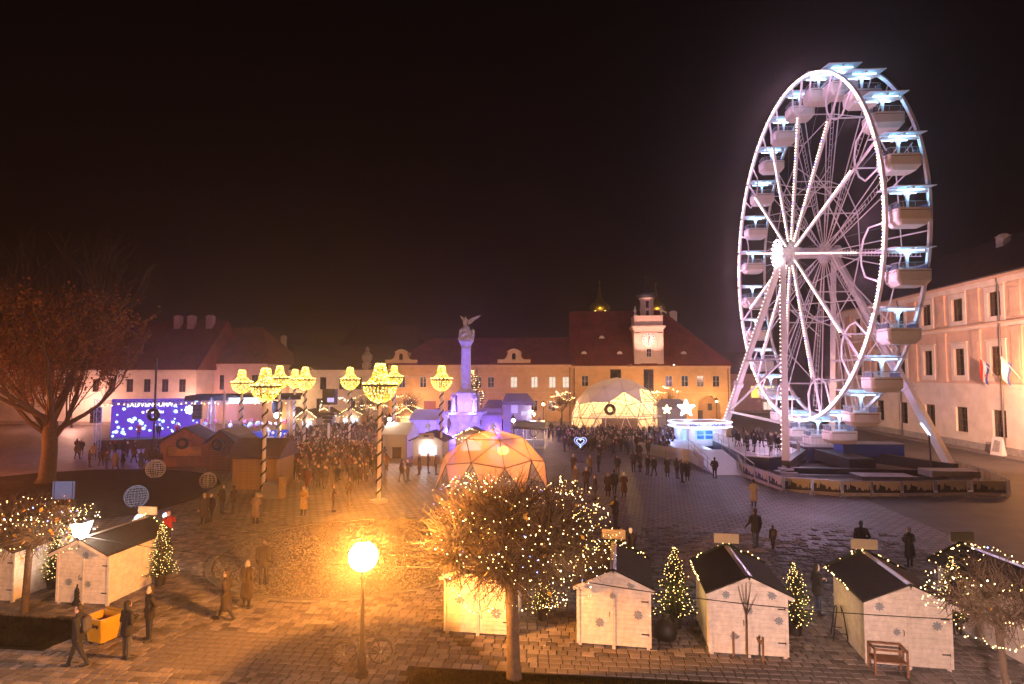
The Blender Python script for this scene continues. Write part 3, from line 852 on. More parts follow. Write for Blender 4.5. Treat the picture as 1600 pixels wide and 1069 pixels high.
# ring kerb of pale blocks round the base
kpts = [(15.1, 56.6), (14.4, 52.4), (15.5, 46.6), (18.8, 45.3), (22.9, 45.6), (27.8, 46.5), (30.2, 46.6)]
for i in range(len(kpts) - 1):
    p, q = Vector((*kpts[i], .13)), Vector((*kpts[i + 1], .13)); L_ = (q - p).length; k = max(1, round(L_ / 1.7))
    for j in range(k):
        a, c = loc(p.lerp(q, (j + .02) / k)), loc(p.lerp(q, (j + .97) / k)); a.z = c.z = .14
        b = MB(); b.beam(a, c, .5, .26); b.build("base_block", mat("pale_concrete", (0.42, 0.38, 0.36), .8, var=.25, vscale=3), wheel)
# lamps of the wheel itself
for k in range(24):
    a = radians(15 * k + 7.5)
    light("rim_light", wheel, WP(XA - 1.5, a, WR - .3), (1.0, .58, .95), 125 if sin(a) < .3 else 60, .3)
light("hub_light", wheel, (-4.2, 0, WH), (1, .7, .8), 60, .5)

# ---------------- gondolas: hang free, each one a thing
def rrect(hx, hy, r, z, n=4):
    o = []
    for cx_, cy_, a0 in ((hx - r, hy - r, 0), (-hx + r, hy - r, pi / 2), (-hx + r, -hy + r, pi), (hx - r, -hy + r, 1.5 * pi)):
        for i in range(n + 1):
            a = a0 + pi / 2 * i / n; o.append((cx_ + r * cos(a), cy_ + r * sin(a), z))
    return o
def loft(mb, secs, cap0=True, cap1=True):
    n = len(secs[0]); vs = [p for s_ in secs for p in s_]; fs = []
    for i in range(len(secs) - 1):
        for j in range(n):
            a = i * n + j; b_ = i * n + (j + 1) % n; fs.append((a, b_, b_ + n, a + n))
    if cap0: fs.append(tuple(range(n))[::-1])
    if cap1: fs.append(tuple(range((len(secs) - 1) * n, len(secs) * n)))
    mb.add(vs, fs)
def make_gondola():
    g_ = empty("gondola", (0, 0, 0))
    b = MB(); b.sm = False
    loft(b, [rrect(.95, .7, .22, -2.62), rrect(1.24, .93, .26, -2.25), rrect(1.26, .96, .26, -1.55), rrect(1.29, .99, .4, -1.5), rrect(1.29, .99, .4, -1.42), rrect(1.2, .9, .36, -1.42), rrect(1.18, .88, .36, -2.05)], True, True)
    b.build("tub", mat("gondola_shell", (0.7, 0.64, 0.6), .35, var=.08, vscale=2), g_)
    b = MB(); loft(b, [rrect(1.3, .995, .4, -1.62), rrect(1.3, .995, .4, -1.58)], False, False); b.build("trim_line", M_navy, g_)
    b = MB()
    b.box((0, 0, -.75), (.14, .14, 1.6)); b.box((0, 0, .1), (2.6, .16, .14)); b.box((0, 0, .1), (.16, 1.7, .12))
    for sg in (-1, 1): b.tube([(sg * .05, 0, -.7), (sg * .1, 0, -.25), (sg * .35, 0, .0), (sg * .8, 0, .08)], .07, 6)
    b.build("canopy_post", M_wheel, g_)
    b = MB()
    A = [(-1.45, -1.15, .16), (1.45, -1.15, .16), (1.6, 1.2, .42), (-1.6, 1.2, .42)]; A2 = [(-.9, -.1, .3), (.9, -.1, .3)]
    b.add(A + A2, [(0, 1, 5, 4), (1, 2, 5), (2, 3, 4, 5), (3, 0, 4)])
    b.build("canopy", cloth("canopy_film", (0.62, 0.72, 0.8), .55), g_)
    b = MB(); b.tube(A + [A[0]], .035, 5); b.build("canopy_edge", M_wheel, g_)
    b = MB(); b.tube(rrect(1.24, .94, .4, -.95) + [rrect(1.24, .94, .4, -.95)[0]], .022, 4)
    for x, y in ((1.22, 0), (-1.22, 0), (.85, .93), (-.85, .93), (.85, -.93), (-.85, -.93), (0, .94), (0, -.94)): b.tube([(x, y, -1.45), (x, y, -.95)], .016, 4)
    b.build("handrail", M_steel, g_)
    b = MB(); loft(b, [rrect(1.22, .92, .4, -1.42), rrect(1.22, .92, .4, -.97)], False, False); b.build("windscreen", film("clear_screen", (0.5, 0.6, 0.7), .18), g_)
    b = MB(); b.box((-.8, 0, -1.65), (.5, 1.3, .12)); b.box((-1.05, 0, -1.35), (.1, 1.3, .6)); b.box((.8, 0, -1.65), (.5, 1.3, .12)); b.box((1.05, 0, -1.35), (.1, 1.3, .6)); b.build("seat", M_navy, g_)
    b = MB(); b.box((.0, -.5, .04), (1.9, .1, .05)); b.box((0, .5, .08), (1.9, .1, .05)); b.build("lamp_bar", glow("gondola_lamp", (.45, .78, 1.0), 12), g_)
    return g_
gp = make_gondola()
ords = ["lowest", "second", "third", "fourth", "fifth", "sixth", "seventh", "eighth", "ninth", "tenth", "eleventh", "twelfth"]
RW = Matrix.Rotation(WRZ, 3, 'Z')
for k in range(24):
    a = radians(15 * k)
    o = gp if k == 23 else copy_tree(gp)
    p = RW @ WP(0, a, WR) + WC0
    o.location = p; o.rotation_euler = (radians(rnd.uniform(-1.5, 1.5)), 0, WRZ)
    deg = 15 * (k + 1) % 360; a = radians(deg)
    if deg == 90: lb = "gondola at the very top of the ferris wheel"
    elif deg == 270: lb = "gondola at the very bottom of the ferris wheel, by the landing"
    else:
        right = cos(a) < 0
        dz = round((((deg - 270) if not right else (270 - deg)) % 360) / 15)
        lb = "%s gondola up from the bottom on the %s side of the wheel" % (ords[dz - 1] if dz > 1 else "first", "nearer right" if right else "farther left")
    tag(o, lb, "gondola", "gondolas of the ferris wheel")
    light("canopy_light", o, (0, 0, -.2), (.22, .58, 1.0), 125, .25)

# ---------------- crowd barriers with printed banners round the wheel
def skyline():
    pts = []; x = -1.05
    prof = [(-1.05, .42), (-.82, .42), (-.82, .12), (-.72, .12), (-.68, .4), (-.66, .12), (-.6, .2), (-.52, .55), (-.48, .4), (-.1, .3), (-.08, .1), (.05, .12), (.1, .22), (.18, .28), (.26, .22), (.32, .1), (.5, .05), (.6, .16), (.68, .06), (.75, .2), (.82, .06), (.9, .1), (.94, .5), (.98, .1), (1.05, .08)]
    return prof
sk = skyline()
def barrier_proto():
    e = empty("crowd_barrier")
    b = MB(); b.tube([(-1.12, 0, 0), (-1.12, 0, 1.1), (1.12, 0, 1.1), (1.12, 0, 0)], .025, 5); b.tube([(-1.12, 0, .22), (1.12, 0, .22)], .02, 5)
    for x in (-1.0, 1.0): b.box((x, 0, .02), (.08, .6, .04))
    for i in range(1, 16): b.tube([(-1.12 + 2.24 * i / 16, 0, .22), (-1.12 + 2.24 * i / 16, 0, 1.1)], .009, 3, cap=False)
    b.build("barrier_frame", M_steel, e)
    b = MB(); b.box((0, -.04, .66), (2.1, .012, .82)); bn = b.build("banner", mat("banner_vinyl", (0.52, 0.46, 0.42), .5, var=.06, vscale=2), e)
    b = MB(); b.extrude_y([(-1.04, .28)] + [(x * .99, .36 + z * 1.15) for x, z in sk] + [(1.04, .28)], -.052, -.0475); b.build("skyline_print", mat("black_print", (0.03, 0.028, 0.026), .6), bn)
    return e
bp = barrier_proto(); first = True
bpath = [(15.4, 59.0), (14.2, 52.9), (15.2, 46.0), (18.8, 44.9), (22.9, 45.2), (27.8, 46.0), (30.6, 46.1)]
bi = 0; bo = ["first", "second", "third", "fourth", "fifth", "sixth", "seventh", "eighth", "ninth", "tenth", "eleventh", "twelfth"]
for i in range(len(bpath) - 1):
    p, q = Vector((*bpath[i], 0)), Vector((*bpath[i + 1], 0)); L_ = (q - p).length; k = max(1, round(L_ / 2.35))
    for j in range(k):
        c = p.lerp(q, (j + .5) / k); d = (q - p).normalized()
        o = bp if first else copy_tree(bp); first = False
        o.location = c; o.rotation_euler = (0, 0, math.atan2(d.y, d.x)); o.scale.x = min(1.05, L_ / k / 2.3)
        tag(o, "crowd barrier with printed skyline banner, %s along the wheel base counted from the ramp" % (bo + ["thirteenth", "fourteenth", "fifteenth"])[min(bi, 14)], "barrier", "bannered barriers round the ferris wheel"); bi += 1
for i, (p, q) in enumerate((((30.8, 46.4), (31.9, 49.4)), ((31.9, 49.5), (32.5, 52.4)), ((32.5, 52.5), (33.0, 55.5)), ((33.0, 55.6), (33.2, 58.6)))):
    e = empty("crowd_barrier", (0, 0, 0)); b = railing([Vector((*p, 0)), Vector((*q, 0))], .02, h=1.1, sp=.16); b.build("barrier_frame", M_steel, e)
    tag(e, "bare steel picket barrier at the right of the wheel base, %s from the front" % bo[i], "barrier", "bare barriers at the wheel's right side")
# slim floodlight post by the wheel
p = G(1456, 745); e = empty("light_post", p, 0, "slim dark post with slanting white light head inside the wheel enclosure", "lamp")
b = MB(); b.tube([(0, 0, 0), (-.1, 0, 3.6)], .07, 6); b.box((0, 0, .08), (.4, .4, .16)); b.build("post", M_black, e)
b = MB(); b.beam((-.05, 0, 3.5), (-.7, 0, 4.5), .22, .1); b.build("light_head", glow("post_head", (.9, .9, 1), 4), e)

# ---------------- ticket booth, ramp and queue fence
tb = empty("ticket_booth", (14.6, 72.5, 0), radians(8), "white ticket booth with two bright light bands and blue lettering", "booth")
M_bw = mat("booth_white", (0.7, 0.7, 0.74), .4)
def octa_pts(hx, hy, c): return [(hx - c, -hy), (hx, -hy + c), (hx, hy - c), (hx - c, hy), (-hx + c, hy), (-hx, hy - c), (-hx, -hy + c), (-hx + c, -hy)]
b = MB(); b.prism(octa_pts(2.7, 1.9, .8), .5, 2.6); b.build("cabin", M_bw, tb)
b = MB(); b.prism(octa_pts(3.0, 2.2, .9), .0, .5); b.build("base", M_navy, tb)
b = MB(); b.prism(octa_pts(3.25, 2.4, 1.0), 2.6, 3.15); b.prism(octa_pts(3.0, 2.2, .9), 3.15, 3.2); b.build("fascia", M_bw, tb)
for z in (2.62, 3.14):
    b = MB(); o_ = [Vector((*p_, z)) for p_ in octa_pts(3.32, 2.47, 1.03)]; b.tube(o_ + [o_[0]], .075, 5); b.build("light_band", glow("booth_band", (.7, .8, 1.0), 4), tb)
b = MB()
for i, x in enumerate([-1.9, -1.6, -1.35, -1.05, -.8, -.5, -.1, .15, .45, .7, .95, 1.2, 1.6, 1.85]):
    hh = .26; b.box((x, -2.43, 2.88), (.05, .03, hh)); b.box((x + .1, -2.43, 2.88 + (.1 if i % 2 else -.02)), (.14, .03, .05)); b.box((x + .18, -2.43, 2.86 - (.03 if i % 3 else -.04)), (.05, .03, hh * .8))
b.build("lettering", mat("blue_letter", (.03, .05, .3), .5), tb)
b = MB(); b.box((-.1, -1.93, 1.75), (2.2, .06, 1.15)); b.build("counter_window", glow("booth_inside", (.45, .8, 1.0), 1.4), tb)
b = MB()
for x, z, w_, h_ in ((-.65, 2.02, .75, .42), (.35, 2.02, .8, .42), (-.6, 1.5, .8, .42), (.4, 1.5, .85, .4)): b.box((x, -1.98, z), (w_, .04, h_))
b.build("window_poster", mat("poster_blue", (.02, .14, .42), .4), tb)
b = MB(); b.box((-2.3, -1.5, 1.6), (.5, .06, 1.3), rz=-pi / 4); b.build("side_window", MATS["booth_inside"], tb)
light("booth_light", tb, (-.2, -3.3, 2.4), (.45, .6, 1.0), 110, .4); light("booth_light", tb, (-3.9, -.8, 2.4), (.22, .36, 1.0), 130, .4)
rp = empty("entrance_ramp", (13.3, 57.5, 0), radians(4), "white plated entrance ramp with railings leading to the boarding deck", "ramp")
b = MB(); b.add([(-1.7, -4.2, .03), (1.7, -4.2, .03), (1.7, 4.5, 1.15), (-1.7, 4.5, 1.15), (-1.7, -4.2, 0.0), (1.7, -4.2, 0.0), (1.7, 4.5, 0), (-1.7, 4.5, 0)], [(0, 1, 2, 3), (1, 0, 4, 5), (2, 1, 5, 6), (3, 2, 6, 7), (0, 3, 7, 4)]); b.build("ramp_plate", mat("ramp_plate_white", (0.62, 0.62, 0.66), .4, var=.12, vscale=4), rp)
b = MB(); b.box((-1.0, 9.0, .6), (3.4, 9.0, 1.1)); b.build("top_platform", MATS["ramp_plate_white"], rp)
for sx in (-1.65, 1.65):
    b = MB()
    b.tube([(sx, -4.2, .03), (sx, -4.2, 1.0), (sx, 4.5, 2.15), (sx, 4.5, 1.1)], .035, 5); b.tube([(sx, -4.2, .55), (sx, 4.5, 1.65)], .025, 5); b.tube([(sx, 0, .5), (sx, 0, 1.6)], .03, 5); b.tube([(sx, -2, .3), (sx, -2, 1.3)], .03, 5); b.tube([(sx, 2.2, .8), (sx, 2.2, 1.9)], .03, 5)
    b.build("ramp_railing", M_steel, rp)
fp = [G(1000, 708), G(1040, 716), G(1082, 722), G(1100, 735)]
M_wb = mat("whitewashed_board", (0.5, 0.46, 0.46), .8, var=.2, vscale=3)
for i in range(3):
    p, q = fp[i], fp[i + 1]; d = q - p; L_ = d.length
    e = empty("board_fence", p, math.atan2(d.y, d.x), "pale vertical board fence of the wheel queue, %s panel from the left" % bo[i], "fence", "queue fence panels")
    n = int(L_ / .16); bm = MB(); bm.box((.08, 0, .6), (.145, .03, 1.2)); me = bm.mesh("board", M_wb)
    for j in range(n): obj("board", me, e, (j * .16, 0, rnd.uniform(-.02, .02)))
    b = MB(); b.box((L_ / 2, .05, .3), (L_, .05, .09)); b.box((L_ / 2, .05, .95), (L_, .05, .09)); b.build("fence_rail", M_wb, e)
# ================================================================== street lamps
M_lamp_iron = mat("lamp_iron", (0.015, 0.014, 0.013), .45, metal=.3)
def street_lamp(p, H, col, watt, label, es=40, globe=0.0, group="street lanterns", arms=False, r=.11, tint=None, S=1.0, tray=0.0, pane=0.0):
    e = empty("street_lamp", p, 0, label, "street lamp", group)
    b = MB(); b.lathe([(.2, 0), (.2, .12), (.14, .2), (.13, .55), (.09, .65), (.065, .8), (.05, H - .75), (.08, H - .72), (.08, H - .66), (.045, H - .6), (.045, H - .42), (.12, H - .36)], 12); b.build("post", M_lamp_iron, e)
    b = MB()
    if globe:
        q = MB(); q.sm = True; q.ball((0, 0, H - .08), globe, 24); q.build('glare_globe', lit_glass('lamp_glare', tint or col, 3.2), e)  # globe replaces the lantern, shaped to stand in for the lamp's glare
        q = MB(); q.lathe([(.04, H - .42), (tray * .8, H - .29), (tray, H - .23)], 20); q.build('added_shade_tray', M_lamp_iron, e); q = MB(); q.lathe([(.12, H - .08 + globe), (.1, H + globe), (.03, H + globe + .1)], 10); q.build('lantern_cap', M_lamp_iron, e)  # tray added to keep the lamp's light off the nearby ground
        q = MB(); q.sm = True; q.ball((0, 0, H - .08), r, 14); q.build('bulb', glow('lamp_bulb_%d_%d' % (int(col[1] * 100), int(es)), tint or col, es), e)
        light('lamp_light', e, (0, 0, H - .08), col, watt, r + .04); return e
    t0, t1, z0, z1 = .13 * S, .24 * S, H - .34, H - .34 + .5 * S
    if tray:
        q = MB(); q.lathe([(.05, z0 - .1), (tray * .8, z0 - .06), (tray, z0 - .02), (tray, z0)], 16); q.build('added_shade_tray', M_lamp_iron, e)
    if pane:
        for k in range(4):
            q = MB(); M = Matrix.Rotation(k * pi / 2, 3, 'Z'); q.quad(M @ Vector((-t0, -t0, z0 + .02)), M @ Vector((t0, -t0, z0 + .02)), M @ Vector((t1, -t1, z1 - .02)), M @ Vector((-t1, -t1, z1 - .02))); q.build('lantern_pane', lit_glass('lit_glass_%d' % int(pane), tint or col, pane), e)
    for sx in (-1, 1):
        for sy in (-1, 1): b.beam((sx * t0, sy * t0, z0), (sx * t1, sy * t1, z1), .022, .022)
    for t_, z in ((t0, z0), (t1, z1)):
        for sx in (-1, 1): b.box((sx * t_, 0, z), (.03, 2 * t_, .03)); b.box((0, sx * t_, z), (2 * t_, .03, .03))
    b.build("lantern_frame", M_lamp_iron, e)
    b = MB(); b.lathe([(t1 * 1.5, z1 + .02), (t1 * 1.0, z1 + .14), (.1, z1 + .24), (.05, z1 + .3), (.06, z1 + .36), (.01, z1 + .42)], 4, a0=pi / 4); b.build("lantern_cap", M_lamp_iron, e)
    b = MB(); b.sm = True; b.ball((0, 0, H - .08), r, 14); b.build("bulb", glow("lamp_bulb_%d_%d" % (int(col[1] * 100), int(es)), tint or col, es), e)
    light("lamp_light", e, (0, 0, H - .08), col, watt, r + .04)
    return e
AMB = (1.0, .36, .055)
def lit_glass(name, col, s):
    if name in MATS: return MATS[name]
    m = bpy.data.materials.new(name); m.use_nodes = True; n = m.node_tree.nodes; l = m.node_tree.links; n.remove(n["Principled BSDF"])
    e_ = n.new("ShaderNodeEmission"); e_.inputs[0].default_value = (*col, 1); e_.inputs[1].default_value = s; t = n.new("ShaderNodeBsdfTransparent"); a = n.new("ShaderNodeAddShader")
    l.new(e_.outputs[0], a.inputs[0]); l.new(t.outputs[0], a.inputs[1]); l.new(a.outputs[0], n["Material Output"].inputs["Surface"]); m.cycles.emission_sampling = 'NONE'
    MATS[name] = m; return m
WARM = (1.0, .5, .2); WHITE = (1.0, .78, .6)
street_lamp(G(565, 1058), 3.46, AMB, 18000, "glaring amber street lamp in the foreground with a bicycle at its foot", 260, r=.13, tint=(1, .7, .3), tray=.38, globe=.42)
street_lamp(G(122, 945), 2.85, (1, .7, .52), 320, "bright street lamp in front of the white hut at lower left", 110, r=.16, tint=(1, .8, .6), S=1.15, pane=4)
lp = G(608, 712); street_lamp(lp, D(605, 655, lp.y).z + .08, WHITE, 420, "white street lamp before the pale gabled tent", 90, r=.16)
lp = Vector((D(802, 657, 62).x, 62, 0)); street_lamp(lp, D(802, 657, 62).z + .08, WHITE, 380, "white street lamp behind the orange dome beside the dark kiosk", 90, r=.16)
lp = Vector((D(849, 632, 92).x, 92, 0)); street_lamp(lp, D(849, 632, 92).z + .08, WARM, 2300, "street lamp close to the ochre house, by the lit round tree", 90, r=.18)
lp = Vector((D(1030, 640, 97).x, 99, 0)); street_lamp(lp, 4.2, WARM, 2600, "street lamp half hidden behind the white dome's right flank", 60, r=.14)
lp = Vector((D(640, 640, 97).x, 98, 0)); street_lamp(lp, 4.0, WARM, 2500, "street lamp before the red door of the ochre house", 50, r=.12)
lp = Vector((D(445, 615, 103).x, 103.5, 0)); street_lamp(lp, 4.6, (1, .62, .3), 1100, "street lamp against the cream house", 50, r=.12)
lp = Vector((-62, 91, 0)); street_lamp(lp, 4.2, (1, .46, .36), 3600, "street lamp between stage and pink house", 30, r=.12)
lp = Vector((-82, 90, 0)); street_lamp(lp, 4.2, (1, .46, .36), 3600, "street lamp behind the stage before the left house", 30, r=.12)
lp = Vector((23.0, 100.5, 0)); street_lamp(lp, 4.4, (1, .55, .2), 1300, "street lamp at the right corner of the guardhouse", 50, r=.13)
# the row goes on along the palace and along the near side, past the edges of the picture
street_lamp((44.0, 61.5, 0), 8.6, (1, .4, .12), 5600, "amber street lamp close to the palace, beyond the right edge", 60, r=.15)
fm_ = empty("added_flood_mast", (33.5, 43.5, 0), 0, "added floodlight mast that brightens the palace front, beyond the right edge", "floodlight")  # mast added out of view to light the palace front
b = MB(); b.tube([(0, 0, 0), (0, 0, 9.2)], [.14, .08], 8); b.box((0, 0, .15), (.5, .5, .3)); b.build("mast", M_lamp_iron, fm_)
b = MB(); b.box((0, .1, 9.35), (.5, .35, .4)); b.build("added_flood_head", M_lamp_iron, fm_); b = MB(); b.box((.08, .3, 9.35), (.42, .04, .32)); b.build("added_flood_lens", glow("added_flood_lens", (1, .6, .45), 20), fm_)
fl_ = light("added_flood_beam", fm_, (.1, .5, 9.35), (1, .52, .38), 31000, .2, 'SPOT', spot_size=radians(66), spot_blend=.6)
fl_.rotation_euler = (Vector((45.9, 80, 7.0)) - Vector((33.6, 44, 9.35))).to_track_quat('-Z', 'Y').to_euler()
street_lamp((6.3, 8.2, 0), 3.46, (1, .6, .48), 5600, "street lamp of the near row, below the picture", 60)
street_lamp((-16.5, 7.5, 0), 3.46, (1, .6, .46), 3300, "street lamp of the near row, below the picture at left", 60)
street_lamp((-47.5, 40, 0), 4.6, (1, .24, .05), 5000, "amber street lamp left of the big bare tree, beyond the edge", 60)

# ================================================================== white wooden huts
M_hw = mat("hut_white_paint", (0.55, 0.48, 0.43), .7, var=.2, vscale=5, bump=.15, bscale=30)
M_gapshade = mat("gap_shade_backing", (0.25, 0.21, 0.17), .9)  # dark backing puts shade into the gaps between the boards
M_felt = mat("roof_felt", (0.014, 0.012, 0.011), .85, var=.5, vscale=6, bump=.5, bscale=60)
M_flake = mat("grey_snowflake", (0.2, 0.22, 0.25), .6)
M_garl = mat("fir_garland", (0.012, 0.022, 0.01), .9)
M_bulb = glow("warm_bulb", (1.0, .58, .18), 20)
M_bulbw = glow("white_bulb", (1.0, .72, .38), 29)
M_bulbb = glow("blue_bulb", (.12, .2, 1.0), 22)
M_foil = mat("ridge_flashing", (.5, .48, .5), .3, metal=.7)
def snowflake(parent, x, z, y, s_):
    b = MB()
    for k in range(4):
        M = Matrix.Rotation(k * pi / 4, 3, 'Y'); b.box((x, y - .001 * k, z), (s_ * .2, .012, s_), M=M)
    return b.build("snowflake", M_flake, parent)
def clad(mb, P, Q, z0, ztop, bh=.125, lap=.016):
    """lapped boards on the wall from P to Q (seen from the side P->Q has on its right); ztop(u) gives the height at u in 0..1"""
    P, Q = Vector(P), Vector(Q); d = (Q - P); n = Vector((d.y, -d.x, 0)).normalized(); z = z0
    zm = max(ztop(0), ztop(.5), ztop(1))
    while z < zm - .001:
        z2 = min(z + bh, zm)
        # the clipped range of u where the wall is at least z2 high
        if ztop(0) >= z2 and ztop(1) >= z2: u0, u1, v0, v1 = 0, 1, 0, 1
        else:
            us = [k / 60 for k in range(61)]; ok = [u for u in us if ztop(u) >= z]; ok2 = [u for u in us if ztop(u) >= z2 - .001]
            if not ok: break
            u0, u1 = ok[0], ok[-1]; v0, v1 = (ok2[0], ok2[-1]) if ok2 else (.5, .5)
        a, b_ = P + d * u0, P + d * u1; c, e_ = P + d * v1, P + d * v0
        o1, o2 = n * (lap + .004), n * .002
        mb.add([a + o1 + Vector((0, 0, z)), b_ + o1 + Vector((0, 0, z)), c + o2 + Vector((0, 0, z2)), e_ + o2 + Vector((0, 0, z2)), a + Vector((0, 0, z)), b_ + Vector((0, 0, z))], [(0, 1, 2, 3), (4, 5, 1, 0)])
        z = z2 + .011
def bulbs_along(mb, pts, n, r, jit=.03, mi=0):
    tot = [0]
    for i in range(len(pts) - 1): tot.append(tot[-1] + (Vector(pts[i + 1]) - Vector(pts[i])).length)
    for k in range(n):
        s_ = tot[-1] * (k + .5) / n
        for i in range(len(pts) - 1):
            if s_ <= tot[i + 1]:
                u = (s_ - tot[i]) / max(1e-6, tot[i + 1] - tot[i]); c = Vector(pts[i]).lerp(Vector(pts[i + 1]), u); break
        c = c + Vector((rnd.uniform(-jit, jit), rnd.uniform(-jit, jit), rnd.uniform(-jit, jit))); mb.mi = mi; mb.octa(c, r * rnd.uniform(.8, 1.25))
def tufts(mb, pts, n, l):
    """short fir needles round a line"""
    for k in range(n):
        i = rnd.randrange(len(pts) - 1); c = Vector(pts[i]).lerp(Vector(pts[i + 1]), rnd.random())
        d = Vector((rnd.uniform(-1, 1), rnd.uniform(-1, 1), rnd.uniform(-1, 1))).normalized() * l * rnd.uniform(.6, 1.2); t = d.orthogonal().normalized() * l * .22
        mb.tri(c - t, c + t, c + d)
def white_hut(x, y, label, w=2.2, dp=2.6, rz=0, flakes=(), ze=1.95, zr=2.42, extra=None, side_boards=True):
    """x,y: middle of the closed back wall, which faces the viewer"""
    e = empty("market_hut", (x, y, 0), rz, label, "hut", "white market huts")
    h = w / 2
    gz = lambda u: ze + (zr - ze) * (1 - abs(2 * u - 1))
    b = MB(); clad(b, (-h, 0, 0), (h, 0, 0), .1, gz); b.mi = 1; b.quad((-h, .02, .1), (h, .02, .1), (h, .02, ze), (-h, .02, ze)); b.tri((-h, .02, ze), (h, .02, ze), (0, .02, zr)); b.build("back_wall", [M_hw, M_gapshade], e)
    for sx in (-1, 1):
        b = MB()
        if sx < 0: clad(b, (-h, dp, 0), (-h, 0, 0), .1, lambda u: ze)
        else: clad(b, (h, 0, 0), (h, dp, 0), .1, lambda u: ze)
        b.mi = 1; b.quad((sx * (h - .02), 0, .1), (sx * (h - .02), dp, .1), (sx * (h - .02), dp, ze), (sx * (h - .02), 0, ze)); b.build("side_wall", [M_hw, M_gapshade], e)
    b = MB(); wall_open(b, -h, h, .1, ze, [(-h + .15, h - .15, 1.0, 1.85)], .05, dp); b.tri((-h, dp, ze), (h, dp, ze), (0, dp, zr)); b.build("front_wall", M_hw, e)
    b = MB(); b.box((0, dp + .22, .98), (w - .2, .5, .05)); b.build("counter", M_hw, e)
    b = MB()
    for sx in (-1, 1):
        b.box((sx * (h + .015), -.012, 1.02), (.09, .05, 1.85))
    b.box((0, -.03, .06), (.1, .12, .12)); b.box((-h + .04, .05, .05), (.1, .1, .1)); b.box((h - .04, .05, .05), (.1, .1, .1)); b.box((-h + .04, dp - .05, .05), (.1, .1, .1)); b.box((h - .04, dp - .05, .05), (.1, .1, .1))
    b.build("corner_post", M_hw, e)
    for sx in (-1, 1):
        b = MB(); ov, of, t = .16, .35, .07; k = (zr - ze) / h
        x1 = sx * (h + ov); z1 = ze - ov * k + .03; zt = zr + .04
        b.add([(0, -.28, zt), (x1, -.28, z1), (x1, dp + of, z1), (0, dp + of, zt), (0, -.28, zt + t), (x1, -.28, z1 + t), (x1, dp + of, z1 + t), (0, dp + of, zt + t)], [(0, 1, 2, 3), (7, 6, 5, 4), (0, 4, 5, 1), (1, 5, 6, 2), (2, 6, 7, 3)]); b.build("roof_slope", M_felt, e)
        b = MB(); b.beam((sx * .02, -.3, zt - .03), (x1 * .99, -.3, z1 - .03), .03, .11); b.build("barge_board", M_hw, e)
    b = MB(); b.add([(0, -.285, zr + .135), (-.1, -.285, zr + .1), (-.1, dp + .35, zr + .1), (0, dp + .35, zr + .135), (.1, -.285, zr + .1), (.1, dp + .35, zr + .1)], [(0, 3, 2, 1), (0, 4, 5, 3)]); b.build("ridge_flashing", M_foil, e)
    k = (zr - ze) / h; path = [(-h - .16, dp + .3, ze + .02), (-h * .5, dp + .34, ze + h * .5 * k + .12), (0, dp + .36, zr + .16), (h * .5, dp + .34, ze + h * .5 * k + .12), (h + .16, dp + .3, ze + .02)]
    b = MB(); b.tube(path, .06, 6); tufts(b, path, 380, .12); ga = b.build("roof_garland", M_garl, e)
    p2 = [(-h - .18, dp + .3, .4), (-h - .18, dp + .32, ze)] + path + [(h + .18, dp + .32, ze), (h + .18, dp + .3, .5)]
    b = MB(); bulbs_along(b, path, 40, .024, .09); bulbs_along(b, [(-h - .2, dp + .3, ze + .05), (-h - .2, .6, ze + .05)], 12, .02, .05); b.build("garland_lights", M_bulb, e)
    b = MB(); b.box((0, dp + .34, zr + .36), (.85, .05, .34)); b.build("name_board", mat("cream_board", (.36, .28, .17), .6, var=.1, vscale=4), e)
    for fx, fz, fs in flakes: snowflake(e, fx, fz, -.03, fs)
    light("counter_light", e, (0, dp + .1, 1.75), (1, .93, .85), 26, .12)
    b = MB(); b.box((0, dp - .35, 1.82), (.9, .08, .06)); b.build("tube_lamp", glow("hut_tube", (1, .95, .9), 8), e)
    b = MB(); b.box((.02, -.026, ze * .5 + .05), (.05, .02, ze - .1)); b.build("cover_strip", M_hw, e)
    for z in (.5, 1.5):
        b = MB(); b.box((h - .14, -.034, z), (.2, .012, .035)); b.tube([(h - .03, -.04, z - .04), (h - .03, -.04, z + .04)], .012, 6); b.build("hinge", M_black, e)
    b = MB(); b.tube([(-.12, -.02, .95), (-.12, -.07, .97), (-.12, -.07, 1.1), (-.12, -.02, 1.12)], .01, 5); b.build("door_handle", M_black, e)
    if extra: extra(e)
    return e
def mid(p, q): return (p[0] + q[0]) / 2, (p[1] + q[1]) / 2
def hut_c_extra(e):
    for x in (-.25, .18):
        b = MB(); b.box((x, -.035, 1.25), (.3, .02, .22))
        for i in range(3): b.box((x, -.046, 1.31 - .06 * i), (.24, .004, .02))
        b.build("notice", mat("notice_print", (.45, .4, .36), .6), e)
    b = MB(); b.box((0, -.02, 1.0), (.03, .03, 1.8)); b.build("door_joint", M_flake, e)
white_hut(-3.23, 19.93, "white hut behind the round tree's trunk, with two small notices", 2.18, 2.6, radians(-2.5), [(-.62, 1.15, .26), (.6, .78, .3)], extra=hut_c_extra)
white_hut(1.18, 19.5, "white hut with four grey snowflakes just right of the round tree", 2.2, 2.6, radians(-4), [(.55, 1.98, .24), (-.02, 1.62, .2), (.75, 1.08, .26), (-.45, .78, .26)])
white_hut(5.22, 19.3, "white hut with five snowflakes and a staked sapling before it", 2.22, 2.65, radians(-2.5), [(-.62, 1.85, .22), (.72, 1.9, .26), (.05, 1.4, .2), (.9, 1.15, .24), (-.42, .62, .22)])
white_hut(9.68, 19.04, "white hut with an A-frame stand at its left wall and a trestle before it", 2.24, 2.65, radians(-4), [(-.75, 1.75, .24), (-.3, 1.05, .2), (.78, 1.3, .26)])
white_hut(14.3, 19.3, "white hut at the right edge behind the lit bush tree", 2.3, 3.8, radians(6), [])
